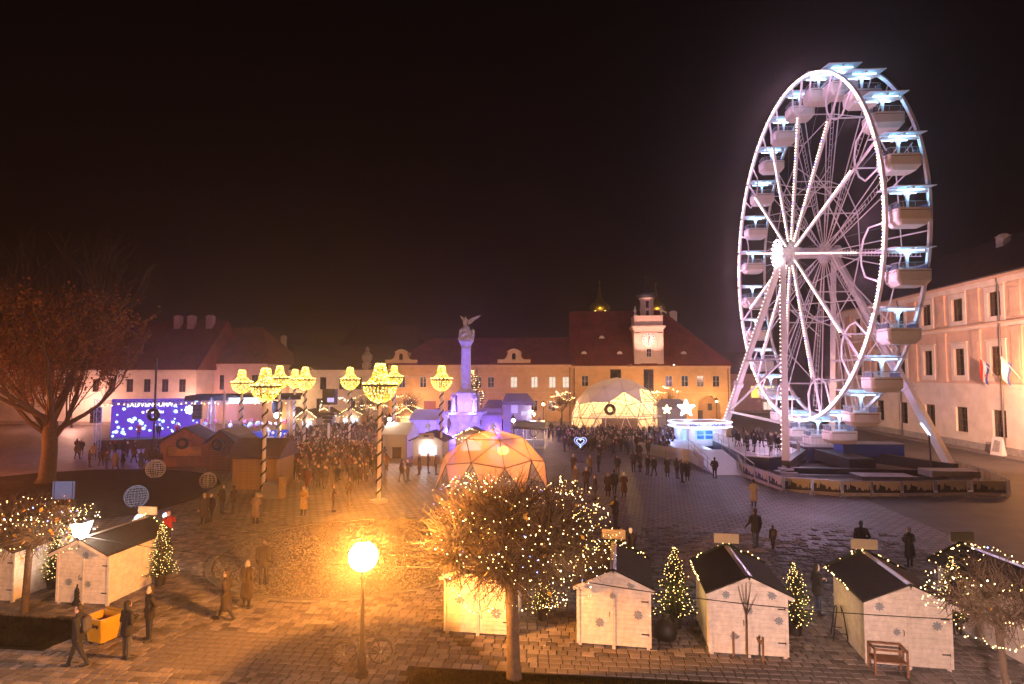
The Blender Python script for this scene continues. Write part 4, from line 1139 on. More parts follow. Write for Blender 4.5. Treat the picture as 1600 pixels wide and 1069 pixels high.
white_hut(-18.35, 20.94, "white hut at lower left with the bright lamp in front of it", 2.06, 2.9, radians(-1), [(-.55, .85, .26), (.25, .8, .22), (.1, 1.85, .26), (-.05, .98, .12)])
white_hut(-22.2, 20.87, "white hut cut by the left edge of the picture", 2.1, 2.8, 0, [])

# ================================================================== potted christmas trees
M_fir = mat("fir_needles", (0.022, 0.045, 0.016), .85, var=.4, vscale=4)
M_bark = mat("bark", (0.075, 0.05, 0.034), .9, var=.4, vscale=6, bump=.8, bscale=18)
M_pot = mat("black_pot", (0.012, 0.011, 0.011), .6)
def fir_meshes(h=2.2, seed=1):
    r_ = random.Random(seed); b = MB(); bl = MB()
    z = .12
    while z < h:
        u = z / h; R = .72 * (1 - u) ** .85 * r_.uniform(.82, 1.12) + .03; n = int(5 + 11 * (1 - u)); a0 = r_.uniform(0, 6)
        for k in range(n):
            a = a0 + 2 * pi * k / n + r_.uniform(-.15, .15); L_ = R * r_.uniform(.5, 1.25); up = .25 * L_ * (u * 1.6 - .35)
            d = Vector((cos(a), sin(a), 0)); p = Vector((0, 0, z)); q = p + d * L_ + Vector((0, 0, up)); t = Vector((-sin(a), cos(a), 0))
            b.beam(p, q, .012, .012)
            m = max(3, int(L_ / .055))
            for j in range(m):
                v = (j + 1) / m; c = p.lerp(q, v); s_ = .13 * (1 - .45 * v)
                for sg in (-1, 1):
                    e_ = c + t * s_ * sg + d * s_ * .75 + Vector((0, 0, r_.uniform(-.03, .03))); b.tri(c - d * .018, c + d * .018 + Vector((0, 0, .012)), e_)
                b.tri(c - t * .016, c + t * .016, c + d * .09 + Vector((0, 0, .05)))
            if r_.random() < .75: bl.octa(tuple(p.lerp(q, r_.uniform(.7, 1.05)) + Vector((0, 0, .04))), .012 * r_.uniform(.8, 1.2))
        z += .085 * (1 - .3 * u) + .01
    return b.mesh("foliage", M_fir), bl.mesh("fairy_lights", M_bulb)
FIR = fir_meshes()
def potted_fir(p, s_, label, rz=0):
    e = empty("christmas_tree", p, rz, label, "christmas tree", "potted christmas trees between the huts")
    e.scale = (s_, s_, s_)
    b = MB(); b.lathe([(.2, 0), (.26, .42), (.29, .44), (.29, .5), (.24, .5)], 14); b.build("pot", M_pot, e)
    b = MB(); b.tube([(0, 0, .45), (0, 0, 2.45)], [.04, .01], 6); b.build("trunk", M_bark, e)
    f = obj("foliage", FIR[0], e, (0, 0, .42)); obj("fairy_lights", FIR[1], e, (0, 0, .42))
    light("tree_glow", e, (0, -.3, 1.3), (1, .62, .2), 22, .5)
potted_fir(G(1055, 982), 1.02, "lit potted fir between the hut with four snowflakes and the next hut", 0)
potted_fir(G(1243, 992), .88, "lit potted fir right of the hut with the sapling", 1)
potted_fir(G(1492, 990), .95, "lit potted fir half hidden between the two huts at right", 2)
potted_fir(G(250, 915), .93, "lit potted fir at the right front corner of the lower left hut", 3)
potted_fir(G(82, 920), .9, "lit potted fir between the two huts at the left edge", 4)
potted_fir(G(848, 968), .72, "small lit potted fir right of the round tree's trunk", 5)
e = empty("rubbish_sack", G(1040, 1000), 0, "black sack slumped beside the potted fir", "sack")
b = MB(); b.sm = True; b.lathe([(.15, 0), (.3, .08), (.34, .3), (.28, .52), (.12, .66), (.06, .72), (.12, .8)], 12, sx=1.15); b.build("bag", M_pot, e)

# ================================================================== bare trees hung with lights
M_twig = mat("twig_bark", (0.07, 0.045, 0.03), .9, var=.3, vscale=3)
M_leaf = mat("yellow_leaf", (.5, .27, .03), .7)
M_leafr = mat("russet_leaf", (.22, .08, .03), .8, var=.5, vscale=3)
def light_tree(p, ht, crown_z, rx, rz_, label, seed, n_lim=9, n_tw=1100, n_b=330, tr=.17, lean=(0, 0), nleaf=40, blue=.04, br=.026, glow_w=22):
    r_ = random.Random(seed)
    e = empty("lit_tree", p, 0, label, "tree", "bare clipped trees with fairy lights")
    top = Vector((lean[0], lean[1], ht))
    b = MB(); b.sm = True; b.tube([(0, 0, -.05), (lean[0] * .1, lean[1] * .1, .15), (lean[0] * .4, lean[1] * .4, ht * .5), top], [tr * 1.35, tr * 1.05, tr * .9, tr * .95], 10); b.build("trunk", M_bark, e)
    C = Vector((lean[0], lean[1], crown_z)); tw = MB(); tips = []
    def inside(q): d = q - C; return (d.x / rx) ** 2 + (d.y / rx) ** 2 + (d.z / rz_) ** 2
    limbs = []
    for k in range(n_lim):
        a = 2 * pi * k / n_lim + r_.uniform(-.2, .2); el = r_.uniform(.25, 1.2); d = Vector((cos(a) * cos(el), sin(a) * cos(el), sin(el)))
        q = top.copy(); pts = [q.copy()]; rr = [tr * .5]
        for s_ in range(5):
            d = (d + Vector((r_.uniform(-.25, .25), r_.uniform(-.25, .25), r_.uniform(-.1, .25)))).normalized(); q = q + d * rx * .16; pts.append(q.copy()); rr.append(tr * .5 * (1 - (s_ + 1) / 6.5))
        tw.tube(pts, rr, 5); limbs.append(pts)
    for k in range(n_tw):
        while True:
            q = Vector((r_.uniform(-1, 1), r_.uniform(-1, 1), r_.uniform(-1, 1)))
            if q.length < 1: break
        q = q * (.4 + .6 * r_.random() ** .4) * (1.0 if r_.random() < .8 else r_.uniform(1.0, 1.17))
        tip = C + Vector((q.x * rx, q.y * rx, q.z * rz_))
        L_ = r_.choice(limbs); st = L_[r_.randrange(1, len(L_))]
        st = min((l_[i] for l_ in limbs for i in (2, 4)), key=lambda s_: (s_ - tip).length + r_.uniform(0, .6))
        m1 = st.lerp(tip, .45) + Vector((r_.uniform(-.12, .12), r_.uniform(-.12, .12), r_.uniform(-.02, .22)))
        end = tip + Vector((r_.uniform(-.1, .1), r_.uniform(-.1, .1), r_.uniform(.0, .2)))
        tw.tube([st, m1, tip, end], [.016, .010, .006, .003], 3, cap=False); tips.append(tip)
        for j in range(2):
            d = Vector((r_.uniform(-1, 1), r_.uniform(-1, 1), r_.uniform(-.4, 1))).normalized() * r_.uniform(.15, .4); s0 = m1.lerp(tip, r_.random()); tw.tube([s0, s0 + d], [.006, .002], 3, cap=False)
    tag(tw.build("crown", M_twig, e), kind="stuff")
    lf = MB()
    for k in range(nleaf):
        c = r_.choice(tips) + Vector((r_.uniform(-.1, .1), r_.uniform(-.1, .1), -.05)); u = Vector((r_.uniform(-1, 1), r_.uniform(-1, 1), r_.uniform(-1, 1))).normalized() * r_.uniform(.05, .11); v = u.orthogonal().normalized() * u.length * .8
        lf.quad(c - u, c - v * .8, c + u, c + v * .8)
    if nleaf: tag(lf.build("leaves", M_leaf, e), kind="stuff")
    bl = MB(); cab = MB(); ns = max(5, n_b // 26)
    for s_ in range(ns):      # strings thrown over the branches
        th = r_.uniform(0, 2 * pi); zz = r_.uniform(-.75, .85); dth = r_.choice((-1, 1)) * r_.uniform(.05, .11); dz = r_.uniform(-.03, .03); path = []
        for k in range(26):
            th += dth * r_.uniform(.6, 1.4); zz += dz + r_.uniform(-.035, .035)
            if abs(zz) > .88: dz = -dz; zz = max(-.88, min(.88, zz))
            rr = sqrt(1 - zz * zz) * r_.uniform(.7, 1.06)
            c = C + Vector((cos(th) * rx * rr, sin(th) * rx * rr, zz * rz_ + r_.uniform(-.05, .05))); path.append(c); bl.mi = 1 if r_.random() < blue else (2 if r_.random() < .3 else 0); bl.octa(c, br * r_.choice((.6, .75, .9, 1, 1, 1.2, 1.7)))
        cab.tube(path, .004, 3, cap=False)
    bl.build("fairy_lights", [M_bulb, M_bulbb, M_bulbw], e); cab.build("light_cable", M_pot, e)
    for dx, dy, dz in ((.5, -.5, -.1), (-.5, -.4, .15), (0, .6, .2)): light("fairy_glow", e, C + Vector((dx * rx, dy * rx, dz * rz_)), (1, .6, .25), glow_w, .5)
    return e
light_tree(G(803, 1062), 2.6, 3.95, 3.05, 1.95, "big round clipped tree hung with fairy lights in the foreground centre", 11, 15, 4200, 760, .2, (-.1, .2), 60, .035, .0115)
light_tree(Vector((10.15, 15.6, 0)), 2.55, 3.3, 1.55, 1.15, "small round tree with warm fairy lights at lower right", 12, 9, 620, 330, .085, (-.12, .1), 8, .01, .0135, 9)
light_tree(G(38, 958), 2.3, 3.1, 2.0, 1.3, "round tree with fairy lights and yellow leaves at the left edge", 13, 10, 950, 380, .12, (.1, 0), 70, .05, .0145, 15)
lp = G(878, 668); light_tree(lp, 2.6, 4.5, 2.1, 1.6, "round lit tree on a thin trunk left of the white dome", 14, 9, 420, 90, .12, (0, 0), 0, 0, .032, 22)
lp = Vector((D(575, 632, 92).x, 92, 0)); light_tree(lp, 2.2, 4.4, 3.0, 2.0, "lit tree behind the second large chandelier", 15, 9, 420, 100, .14, (0, 0), 0, 0, .032, 20)
lp = Vector((D(642, 625, 95).x, 94, 0)); light_tree(lp, 2.2, 4.6, 3.0, 2.0, "lit tree left of the red door of the ochre house", 16, 9, 420, 90, .14, (0, 0), 0, 0, .032, 20)
lp = Vector((D(1040, 630, 99).x, 98, 0)); light_tree(lp, 2.4, 5.0, 2.6, 2.0, "lit tree at the right flank of the white dome", 17, 9, 380, 150, .14, (0, 0), 0, 0, .045, 50)
# tall christmas tree behind the monument
p = Vector((D(738, 640, 82).x, 82, 0)); e = empty("christmas_tree", p, 0, "tall lit christmas tree standing behind the plague column", "christmas tree"); 
fm = fir_meshes(2.2, 5); 
for nm, me in (("foliage", fm[0]), ("fairy_lights", fm[1])):
    o = obj(nm, me, e, (0, 0, .3)); o.scale = (4.0, 4.0, 4.0)
b = MB(); b.tube([(0, 0, 0), (0, 0, 8.8)], [.16, .03], 6); b.build("trunk", M_bark, e)
light("tree_glow", e, (0, -2.5, 3), (1, .7, .35), 60, .6)
# the big bare tree on the left with clinging russet leaves
def big_tree(p, label, seed=21):
    r_ = random.Random(seed); e = empty("bare_tree", p, 0, label, "tree")
    b = MB(); b.sm = True; b.tube([(0, 0, -.1), (.05, 0, .4), (.1, .1, 2.2), (.0, .1, 4.2)], [.75, .55, .48, .5], 12); b.build("trunk", M_bark, e)
    tw = MB(); lf = MB()
    def grow(q, d, L_, r0, lev):
        pts = [q.copy()]; rr = [r0]; n = 4
        for i in range(n):
            d = (d + Vector((r_.uniform(-.22, .22), r_.uniform(-.22, .22), r_.uniform(-.05, .2)))).normalized(); q = q + d * L_ / n; pts.append(q.copy()); rr.append(max(.006, r0 * (1 - .55 * (i + 1) / n)))
        tw.tube(pts, rr, 6 if lev < 2 else 3, cap=False)
        if lev < 4:
            for k in range(5 if lev < 2 else 4):
                s_ = pts[r_.randrange(1, n + 1)]; d2 = (d + Vector((r_.uniform(-1, 1), r_.uniform(-1, 1), r_.uniform(-.25, .6))) * .8).normalized(); grow(s_, d2, L_ * r_.uniform(.5, .72), rr[-1] * .7, lev + 1)
        if lev >= 3 and pts[0].z < 12.5 and r_.random() < (.75 if pts[0].x < 1 else .2):
            for k in range(7):
                c = pts[r_.randrange(n + 1)] + Vector((r_.uniform(-.2, .2), r_.uniform(-.2, .2), r_.uniform(-.2, .1))); u = Vector((r_.uniform(-1, 1), r_.uniform(-1, 1), r_.uniform(-1, 1))).normalized() * r_.uniform(.06, .13); v = u.orthogonal().normalized() * u.length * .7
                lf.quad(c - u, c - v, c + u, c + v)
    for k in range(11):
        a = 2 * pi * k / 11 + r_.uniform(-.3, .3); el = r_.uniform(.1, 1.3); grow(Vector((0, .1, r_.uniform(2.4, 4.4))), Vector((cos(a) * cos(el), sin(a) * cos(el), sin(el))), r_.uniform(4.6, 6.0) + 2.2 * sin(el), .2, 0)
    e.scale = (1.1, 1.1, 1.16); tag(tw.build("crown", M_twig, e), kind="stuff"); tag(lf.build("leaves", M_leafr, e), kind="stuff")
big_tree(G(72, 755), "big bare tree with clinging russet leaves at the left edge")

# ================================================================== small things near the huts
e = empty("sapling", G(1168, 1030), 0, "leafless sapling tied between low stakes before the hut", "sapling")
b = MB(); b.tube([(0, 0, 0), (.01, 0, 1.35)], [.025, .018], 5)
for dx, dz in ((-.28, 1.15), (-.14, 1.3), (.03, 1.4), (.2, 1.25), (.36, .7)): b.tube([(.01, 0, 1.3), (dx * .5, .02, 1.3 + dz * .45), (dx, 0, 1.3 + dz)], [.014, .01, .004], 4)
b.build("stem", M_twig, e)
b = MB()
for x, y in ((-.38, .1), (.28, .2), (.4, -.2)): b.tube([(x, y, 0), (x, y, .75)], .035, 6)
b.beam((-.38, .1, .6), (.28, .2, .62), .03, .09); b.beam((.28, .2, .62), (.4, -.2, .55), .03, .09); b.build("stakes", mat("stake_wood", (.16, .08, .04), .8, var=.3, vscale=5), e)
M_tre = mat("rust_brown_wood", (.2, .085, .04), .8, var=.3, vscale=5)
e = empty("trestle", G(1388, 1052), radians(-6), "low brown wooden trestle stand before the hut at right", "stand")
b = MB()
for x in (-.42, .42):
    for y in (-.25, .25): b.box((x, y, .38), (.05, .05, .76))
b.build("leg", M_tre, e)
b = MB(); b.box((0, -.25, .74), (.89, .05, .05)); b.box((0, .25, .74), (.89, .05, .05)); b.box((-.42, 0, .743), (.05, .45, .05)); b.box((.42, 0, .743), (.05, .45, .05)); b.box((0, 0, .4), (.84, .5, .03)); b.build("frame", M_tre, e)
e = empty("a_frame_stand", G(1312, 1000), radians(75), "black folding A-frame stand leaning by the hut's left wall", "stand")
b = MB()
for y, t in ((-.22, .12), (.22, -.12)): b.tube([(-.28, y, 0), (-.22, y + t, .95), (-.1, y + t * 1.3, 1.05), (.1, y + t * 1.3, 1.05), (.22, y + t, .95), (.28, y, 0)], .022, 5)
b.tube([(-.26, -.2, .3), (-.26, .2, .3)], .015, 4); b.tube([(.26, -.2, .3), (.26, .2, .3)], .015, 4); b.build("tube_frame", M_black, e)
e = empty("wheelie_bin", G(160, 1003), radians(-14), "yellow wheelie bin beside three people at lower left", "bin"); e.scale = (.82, .82, .82)
M_bin = mat("yellow_plastic", (.42, .21, .012), .5, var=.08, vscale=3)
b = MB(); loft(b, [rrect(.38, .34, .06, .12, 2), rrect(.5, .44, .07, .98, 2), rrect(.55, .49, .07, 1.0, 2), rrect(.55, .49, .07, 1.06, 2), rrect(.48, .42, .06, 1.06, 2), rrect(.46, .4, .06, .7, 2)]); b.build("body", M_bin, e)
b = MB(); b.box((0, .52, 1.06), (1.08, .06, .12)); b.box((-.3, -.445, .7), (.14, .02, .22)); b.build("rim_handle", M_bin, e)
for x in (-.3, .3):
    b = MB(); b.tube([(x - .03, .25, .1), (x + .03, .25, .1)], .1, 12); b.tube([(x - .03, -.25, .08), (x + .03, -.25, .08)], .08, 12); b.build("wheel", M_black, e)
b = MB()
for i in range(5): b.box((.05 + .07 * i, -.452, .78 - .03 * (i % 2)), (.045, .006, .16 - .04 * (i % 3)), M=Matrix.Rotation(.2, 3, 'Y'))
b.build("bin_marking", M_black, e)
# bicycle leaning at the amber lamp
bp_ = G(560, 1048); e = empty("bicycle", bp_ + Vector((0, .32, 0)), radians(14), "bicycle leaning at the foot of the amber lamp", "bicycle")
M_bike = mat("bike_paint", (.03, .025, .02), .4)
for x in (-.53, .53):
    b = MB(); b.ring((0, 0, 0), .34, .02, 28, 5, 'y'); w_ = b.build("wheel", M_black, e, (x, 0, .36))
    b = MB()
    for k in range(12): b.tube([(0, 0, 0), (.33 * cos(k * pi / 6), 0, .33 * sin(k * pi / 6))], .003, 3, cap=False)
    b.tube([(0, -.05, 0), (0, .05, 0)], .03, 6); b.build("spokes", M_steel, w_)
b = MB()
for p0, p1 in (((-.53, 0, .36), (-.05, 0, .3)), ((-.53, 0, .36), (-.15, 0, .78)), ((-.05, 0, .3), (-.17, 0, .86)), ((-.05, 0, .3), (.36, 0, .75)), ((-.15, 0, .72), (.34, 0, .82)), ((.53, 0, .36), (.33, 0, .98))): b.tube([p0, p1], .018, 6)
b.build("frame", M_bike, e)
b = MB(); b.tube([(.33, 0, .98), (.3, 0, 1.06)], .014, 5); b.tube([(.2, -.28, 1.08), (.33, -.14, 1.08), (.33, .14, 1.08), (.2, .28, 1.08)], .014, 5); b.build("handlebar", M_bike, e)
b = MB(); loft(b, [rrect(.13, .05, .04, .86, 2), rrect(.14, .09, .05, .92, 2)]); b.build("saddle", M_black, e, (-.19, 0, 0))
b = MB(); b.tube([(-.05, -.12, .3), (-.05, .12, .3)], .03, 6); b.tube([(-.05, .1, .3), (.08, .1, .2)], .012, 4); b.box((.1, .13, .2), (.09, .08, .02)); b.build("crank", M_steel, e)
b = MB(); n = 8; b.tube([(-.53 + .38 * cos(a), 0, .36 + .38 * sin(a)) for a in [radians(20 + 150 * i / n) for i in range(n + 1)]], .02, 4); b.tube([(.53 + .38 * cos(a), 0, .36 + .38 * sin(a)) for a in [radians(30 + 120 * i / n) for i in range(n + 1)]], .02, 4); b.build("mudguard", M_bike, e)
# cable slung across the front
b = MB()
def sag(p, q, s_, n=14): p, q = Vector(p), Vector(q); return [p.lerp(q, i / n) - Vector((0, 0, s_ * 4 * (i / n) * (1 - i / n))) for i in range(n + 1)]
b.tube(sag((-18.57, 21, 2.55), (-2.0, 17.6, 3.0), .35), .013, 4); b.tube(sag((-2, 17.6, 3.0), (10.1, 15.8, 2.7), .28)[1:], .013, 4); b.tube(sag((10.1, 15.8, 2.7), (18, 16, 3), .2)[1:], .013, 4)
tag(b.build("overhead_cable", M_pot), "thin black cable slung between the lit trees across the foreground", "cable")

# ================================================================== geodesic domes
def geodesic(freq):
    t = (1 + sqrt(5)) / 2
    V = [Vector(v).normalized() for v in ((-1, t, 0), (1, t, 0), (-1, -t, 0), (1, -t, 0), (0, -1, t), (0, 1, t), (0, -1, -t), (0, 1, -t), (t, 0, -1), (t, 0, 1), (-t, 0, -1), (-t, 0, 1))]
    F = [(0, 11, 5), (0, 5, 1), (0, 1, 7), (0, 7, 10), (0, 10, 11), (1, 5, 9), (5, 11, 4), (11, 10, 2), (10, 7, 6), (7, 1, 8), (3, 9, 4), (3, 4, 2), (3, 2, 6), (3, 6, 8), (3, 8, 9), (4, 9, 5), (2, 4, 11), (6, 2, 10), (8, 6, 7), (9, 8, 1)]
    rot = Matrix.Rotation(math.atan2(1, t), 3, 'X')   # a vertex on top
    V = [rot @ v for v in V]; tris = []
    for a, b_, c in F:
        A, B, C = V[a], V[b_], V[c]
        P = lambda i, j: (A + (B - A) * (i / freq) + (C - A) * (j / freq)).normalized()
        for i in range(freq):
            for j in range(freq - i):
                tris.append((P(i, j), P(i + 1, j), P(i, j + 1)))
                if i + j < freq - 1: tris.append((P(i + 1, j), P(i + 1, j + 1), P(i, j + 1)))
    return tris
def dome(name, c, R, zc, freq, rot, label, pick, strut_m, sr, zmin=-.05, flat=1.0):
    e = empty(name, c, rot, label, "dome")
    edges = set(); fr = MB(); zb = -zc
    for T in geodesic(freq):
        cen = (T[0] + T[1] + T[2]) / 3
        if cen.z * R + zc < zmin: continue
        P = [Vector((v.x * R, v.y * R, max(zc + v.z * R * flat, 0.02))) for v in T]
        m = pick(cen, P)
        if m is not None:
            b = MB(); b.tri(*[p * .997 for p in P]); b.build("panel", m, e)
        for i in range(3):
            k = tuple(sorted([tuple(round(q, 3) for q in P[i]), tuple(round(q, 3) for q in P[(i + 1) % 3])]))
            if k not in edges:
                edges.add(k); fr.tube([Vector(k[0]) * .99, Vector(k[1]) * .99], sr, 5)
    fr.build("strut_frame", strut_m, e)
    return e
M_oc = cloth("amber_lit_film", (.85, .6, .5), .85)
_n = M_oc.node_tree.nodes; _l = M_oc.node_tree.links; _t = _n.new("ShaderNodeBsdfTransparent"); _x = _n.new("ShaderNodeMixShader"); _x.inputs[0].default_value = .4
_s = _n["Material Output"].inputs["Surface"].links[0].from_socket; _l.new(_t.outputs[0], _x.inputs[1]); _l.new(_s, _x.inputs[2]); _l.new(_x.outputs[0], _n["Material Output"].inputs["Surface"]); M_clear = film("dome_clear_film", (.6, .55, .55), .22, .25)
def pick_o(cen, P): return M_oc if cen.z > .25 else M_clear
oc = G(770, 770)
od = dome("orange_dome", (oc.x, oc.y, 0), 4.25, .45, 2, radians(20), "small geodesic dome glowing orange behind the round tree", pick_o, M_black, .035)
light("dome_lamp", od, (.4, -.9, 2.7), (1, .34, .05), 520, .3)
b = MB(); b.lathe([(.25, 2.75), (.4, 2.95), (.3, 3.2), (.05, 3.3)], 12, (.5, -1.2, .2)); b.build("heat_lamp", glow("amber_heater", (1, .4, .05), 14), od)
b = MB(); b.tube([(.5, -1.2, 3.5), (.3, -.6, 4.1)], .02, 4); b.build("lamp_cord", M_black, od)
for x, y in ((-1.6, -.8), (1.8, -1.2), (.2, 1.6)):
    b = MB(); b.lathe([(.3, 0), (.04, .05), (.04, .95), (.4, 1.0), (.4, 1.05)], 10, (x, y, 0)); b.build("bar_table", M_tre, od)
M_wc = cloth("dome_membrane", (.62, .54, .62), .1); M_yc = film("dome_front_film", (.7, .62, .5), .12, .2)
def pick_w(cen, P):
    front = cen.y < -.1 and cen.z < .62 + .18 * cen.x
    return M_yc if front else M_wc
wd = dome("white_dome", (D(964, 640, 94).x, 94, 0), 7.3, .95, 3, radians(8), "large white geodesic dome tent with clear lit front", pick_w, mat("grey_strut", (.22, .18, .16), .5), .06)
light("dome_lamp", wd, (0, 1, 4.6), (1, .55, .15), 1900, .5); light("dome_lamp", wd, (3, 2.5, 3.6), (1, .66, .22), 250, .5)
b = MB(); rr = random.Random(5)
for T in geodesic(3):
    for i in range(3):
        if T[i].z > .1 and rr.random() < .4:
            for k in range(5):
                q = T[i].lerp(T[(i + 1) % 3], (k + .5) / 5); b.octa((q.x * 7.1, q.y * 7.1, q.z * 7.1 + .95), .07)
b.build("fairy_lights", glow("dome_bulb", (1, .75, .35), 9), wd)
b = MB(); b.ring((-2.3, -6.1, 3.6), .62, .24, 20, 8, 'y'); tufts(b, [(-2.3 + .62 * cos(a), -6.2, 3.6 + .62 * sin(a)) for a in [2 * pi * i / 20 for i in range(21)]], 300, .22); b.build("wreath", M_garl, wd)
b = MB(); b.tube([(-5.3, -5.1, 2.55), (5.6, -4.8, 2.55)], .09, 6)
for x0, x1 in ((-4.9, -4.0), (-2.9, -2.7), (-.8, .1), (1.3, .3), (1.5, 2.6), (3.6, 2.9), (3.8, 4.7)): b.tube([(x0, -5.4, 0), (x1, -5.1, 2.55)], .07, 5)
b.build("porch_frame", M_wheel, wd)
b = MB(); b.box((-1.7, -3.4, 1.1), (2.6, .2, 2.2)); b.box((.9, -1, 1.0), (4, .4, 2.0)); b.build("bar_counter", M_tre, wd)
# heart of blue lights standing before the crowd
hp = G(907, 722); e = empty("heart_light", hp, 0, "heart shaped frame of blue white lights in the crowd before the white dome", "light ornament")
b = MB()
H_ = [(1.0 * 16 * sin(t) ** 3 / 16, (13 * cos(t) - 5 * cos(2 * t) - 2 * cos(3 * t) - cos(4 * t)) / 16) for t in [2 * pi * i / 44 for i in range(45)]]
for sc_ in (1.0, .62): 
    for x, z in H_: b.octa((x * .6 * sc_, 0, 2.0 + z * .55 * sc_), .035)
b.build("heart_bulbs", glow("blue_white_bulb", (.35, .45, 1), 7), e)
b = MB(); b.tube([(x * .6, .03, 2.0 + z * .55) for x, z in H_], .015, 4); b.tube([(0, .03, 0), (0, .03, 1.2)], .04, 5); b.box((0, .03, .03), (.7, .5, .06)); b.build("frame", M_black, e)
# ================================================================== figures (people and statues): one skin grown round a skeleton
def cone_capsule(bm, a, b, ra, rb, seg=10):
    """closed hull of two balls"""
    a, b = Vector(a), Vector(b); vs = []
    for c, r in ((a, ra), (b, rb)):
        for i in range(1, 5):
            th = pi * i / 5
            for j in range(seg):
                ph = 2 * pi * j / seg
                vs.append(bm.verts.new(c + Vector((sin(th) * cos(ph), sin(th) * sin(ph), cos(th))) * r))
        vs.append(bm.verts.new(c + Vector((0, 0, r)))); vs.append(bm.verts.new(c - Vector((0, 0, r))))
    r_ = bmesh.ops.convex_hull(bm, input=vs)
    dead = [g_ for g_ in r_['geom_interior'] if isinstance(g_, bmesh.types.BMVert)]
    bmesh.ops.delete(bm, geom=list(set(dead)), context='VERTS')
def grow_figure(name, caps, mats, voxel):
    bm = bmesh.new()
    for a, b_, ra, rb, m in caps: cone_capsule(bm, a, b_, ra, rb)
    me = bpy.data.meshes.new(name); bm.to_mesh(me); bm.free()
    o = bpy.data.objects.new(name, me); COL.objects.link(o)
    md = o.modifiers.new("r", 'REMESH'); md.mode = 'VOXEL'; md.voxel_size = voxel; md.use_smooth_shade = True
    sm_ = o.modifiers.new("s", 'SMOOTH'); sm_.factor = .5; sm_.iterations = 2
    dg = bpy.context.evaluated_depsgraph_get(); ev = o.evaluated_get(dg)
    out = bpy.data.meshes.new_from_object(ev); out.name = name
    bpy.data.objects.remove(o); bpy.data.meshes.remove(me)
    out.materials.clear()
    for m in mats: out.materials.append(m)
    C = [(Vector(a), Vector(b_) - Vector(a), ra, rb, m) for a, b_, ra, rb, m in caps]
    for p in out.polygons:
        c = p.center; best = 9; bi_ = 0
        for a, d, ra, rb, m in C:
            L2 = d.length_squared; t = max(0, min(1, (c - a).dot(d) / L2)) if L2 > 1e-9 else 0
            s_ = (c - a - d * t).length - (ra + (rb - ra) * t)
            if s_ < best: best = s_; bi_ = m
        p.material_index = bi_
    out.polygons.foreach_set("use_smooth", [True] * len(out.polygons))
    return out
def coat_mat(name, rough=.85):
    m = bpy.data.materials.new(name); m.use_nodes = True; n = m.node_tree.nodes; l = m.node_tree.links
    b = n["Principled BSDF"]; b.inputs["Roughness"].default_value = rough; b.inputs["Specular IOR Level"].default_value = .25
    oi = n.new("ShaderNodeObjectInfo"); tc = n.new("ShaderNodeTexCoord"); no = n.new("ShaderNodeTexNoise"); no.inputs["Scale"].default_value = 7; no.inputs["Detail"].default_value = 3
    l.new(tc.outputs["Object"], no.inputs["Vector"])
    rp_ = n.new("ShaderNodeMapRange"); rp_.inputs[3].default_value = .55; rp_.inputs[4].default_value = 1.4; l.new(no.outputs["Fac"], rp_.inputs[0])
    mx = n.new("ShaderNodeMix"); mx.data_type = 'RGBA'; mx.blend_type = 'MULTIPLY'; mx.inputs[0].default_value = 1
    l.new(oi.outputs["Color"], mx.inputs[6]); l.new(rp_.outputs[0], mx.inputs[7]); l.new(mx.outputs[2], b.inputs["Base Color"])
    bu = n.new("ShaderNodeBump"); bu.inputs["Strength"].default_value = .5; bu.inputs["Distance"].default_value = .03; l.new(no.outputs["Fac"], bu.inputs["Height"]); l.new(bu.outputs[0], b.inputs["Normal"])
    return m
M_coat = coat_mat("coat_cloth")
M_skin = mat("skin", (.5, .3, .22), .55)
M_shoe = mat("dark_shoe", (.012, .011, .01), .5)
TR = [mat("dark_trousers", (.012, .013, .018), .85, var=.3, vscale=6), mat("blue_jeans", (.022, .032, .07), .85, var=.3, vscale=6), mat("grey_trousers", (.05, .047, .045), .85, var=.3, vscale=6)]
HT = [mat("dark_hair", (.018, .011, .007), .7), mat("black_hat", (.012, .012, .013), .9), mat("blond_hair", (.3, .19, .09), .6), mat("white_knit", (.6, .57, .54), .95), mat("red_knit", (.35, .02, .02), .95), mat("grey_knit", (.14, .13, .14), .95)]
M_bagp = mat("backpack_cloth", (.05, .045, .05), .8)
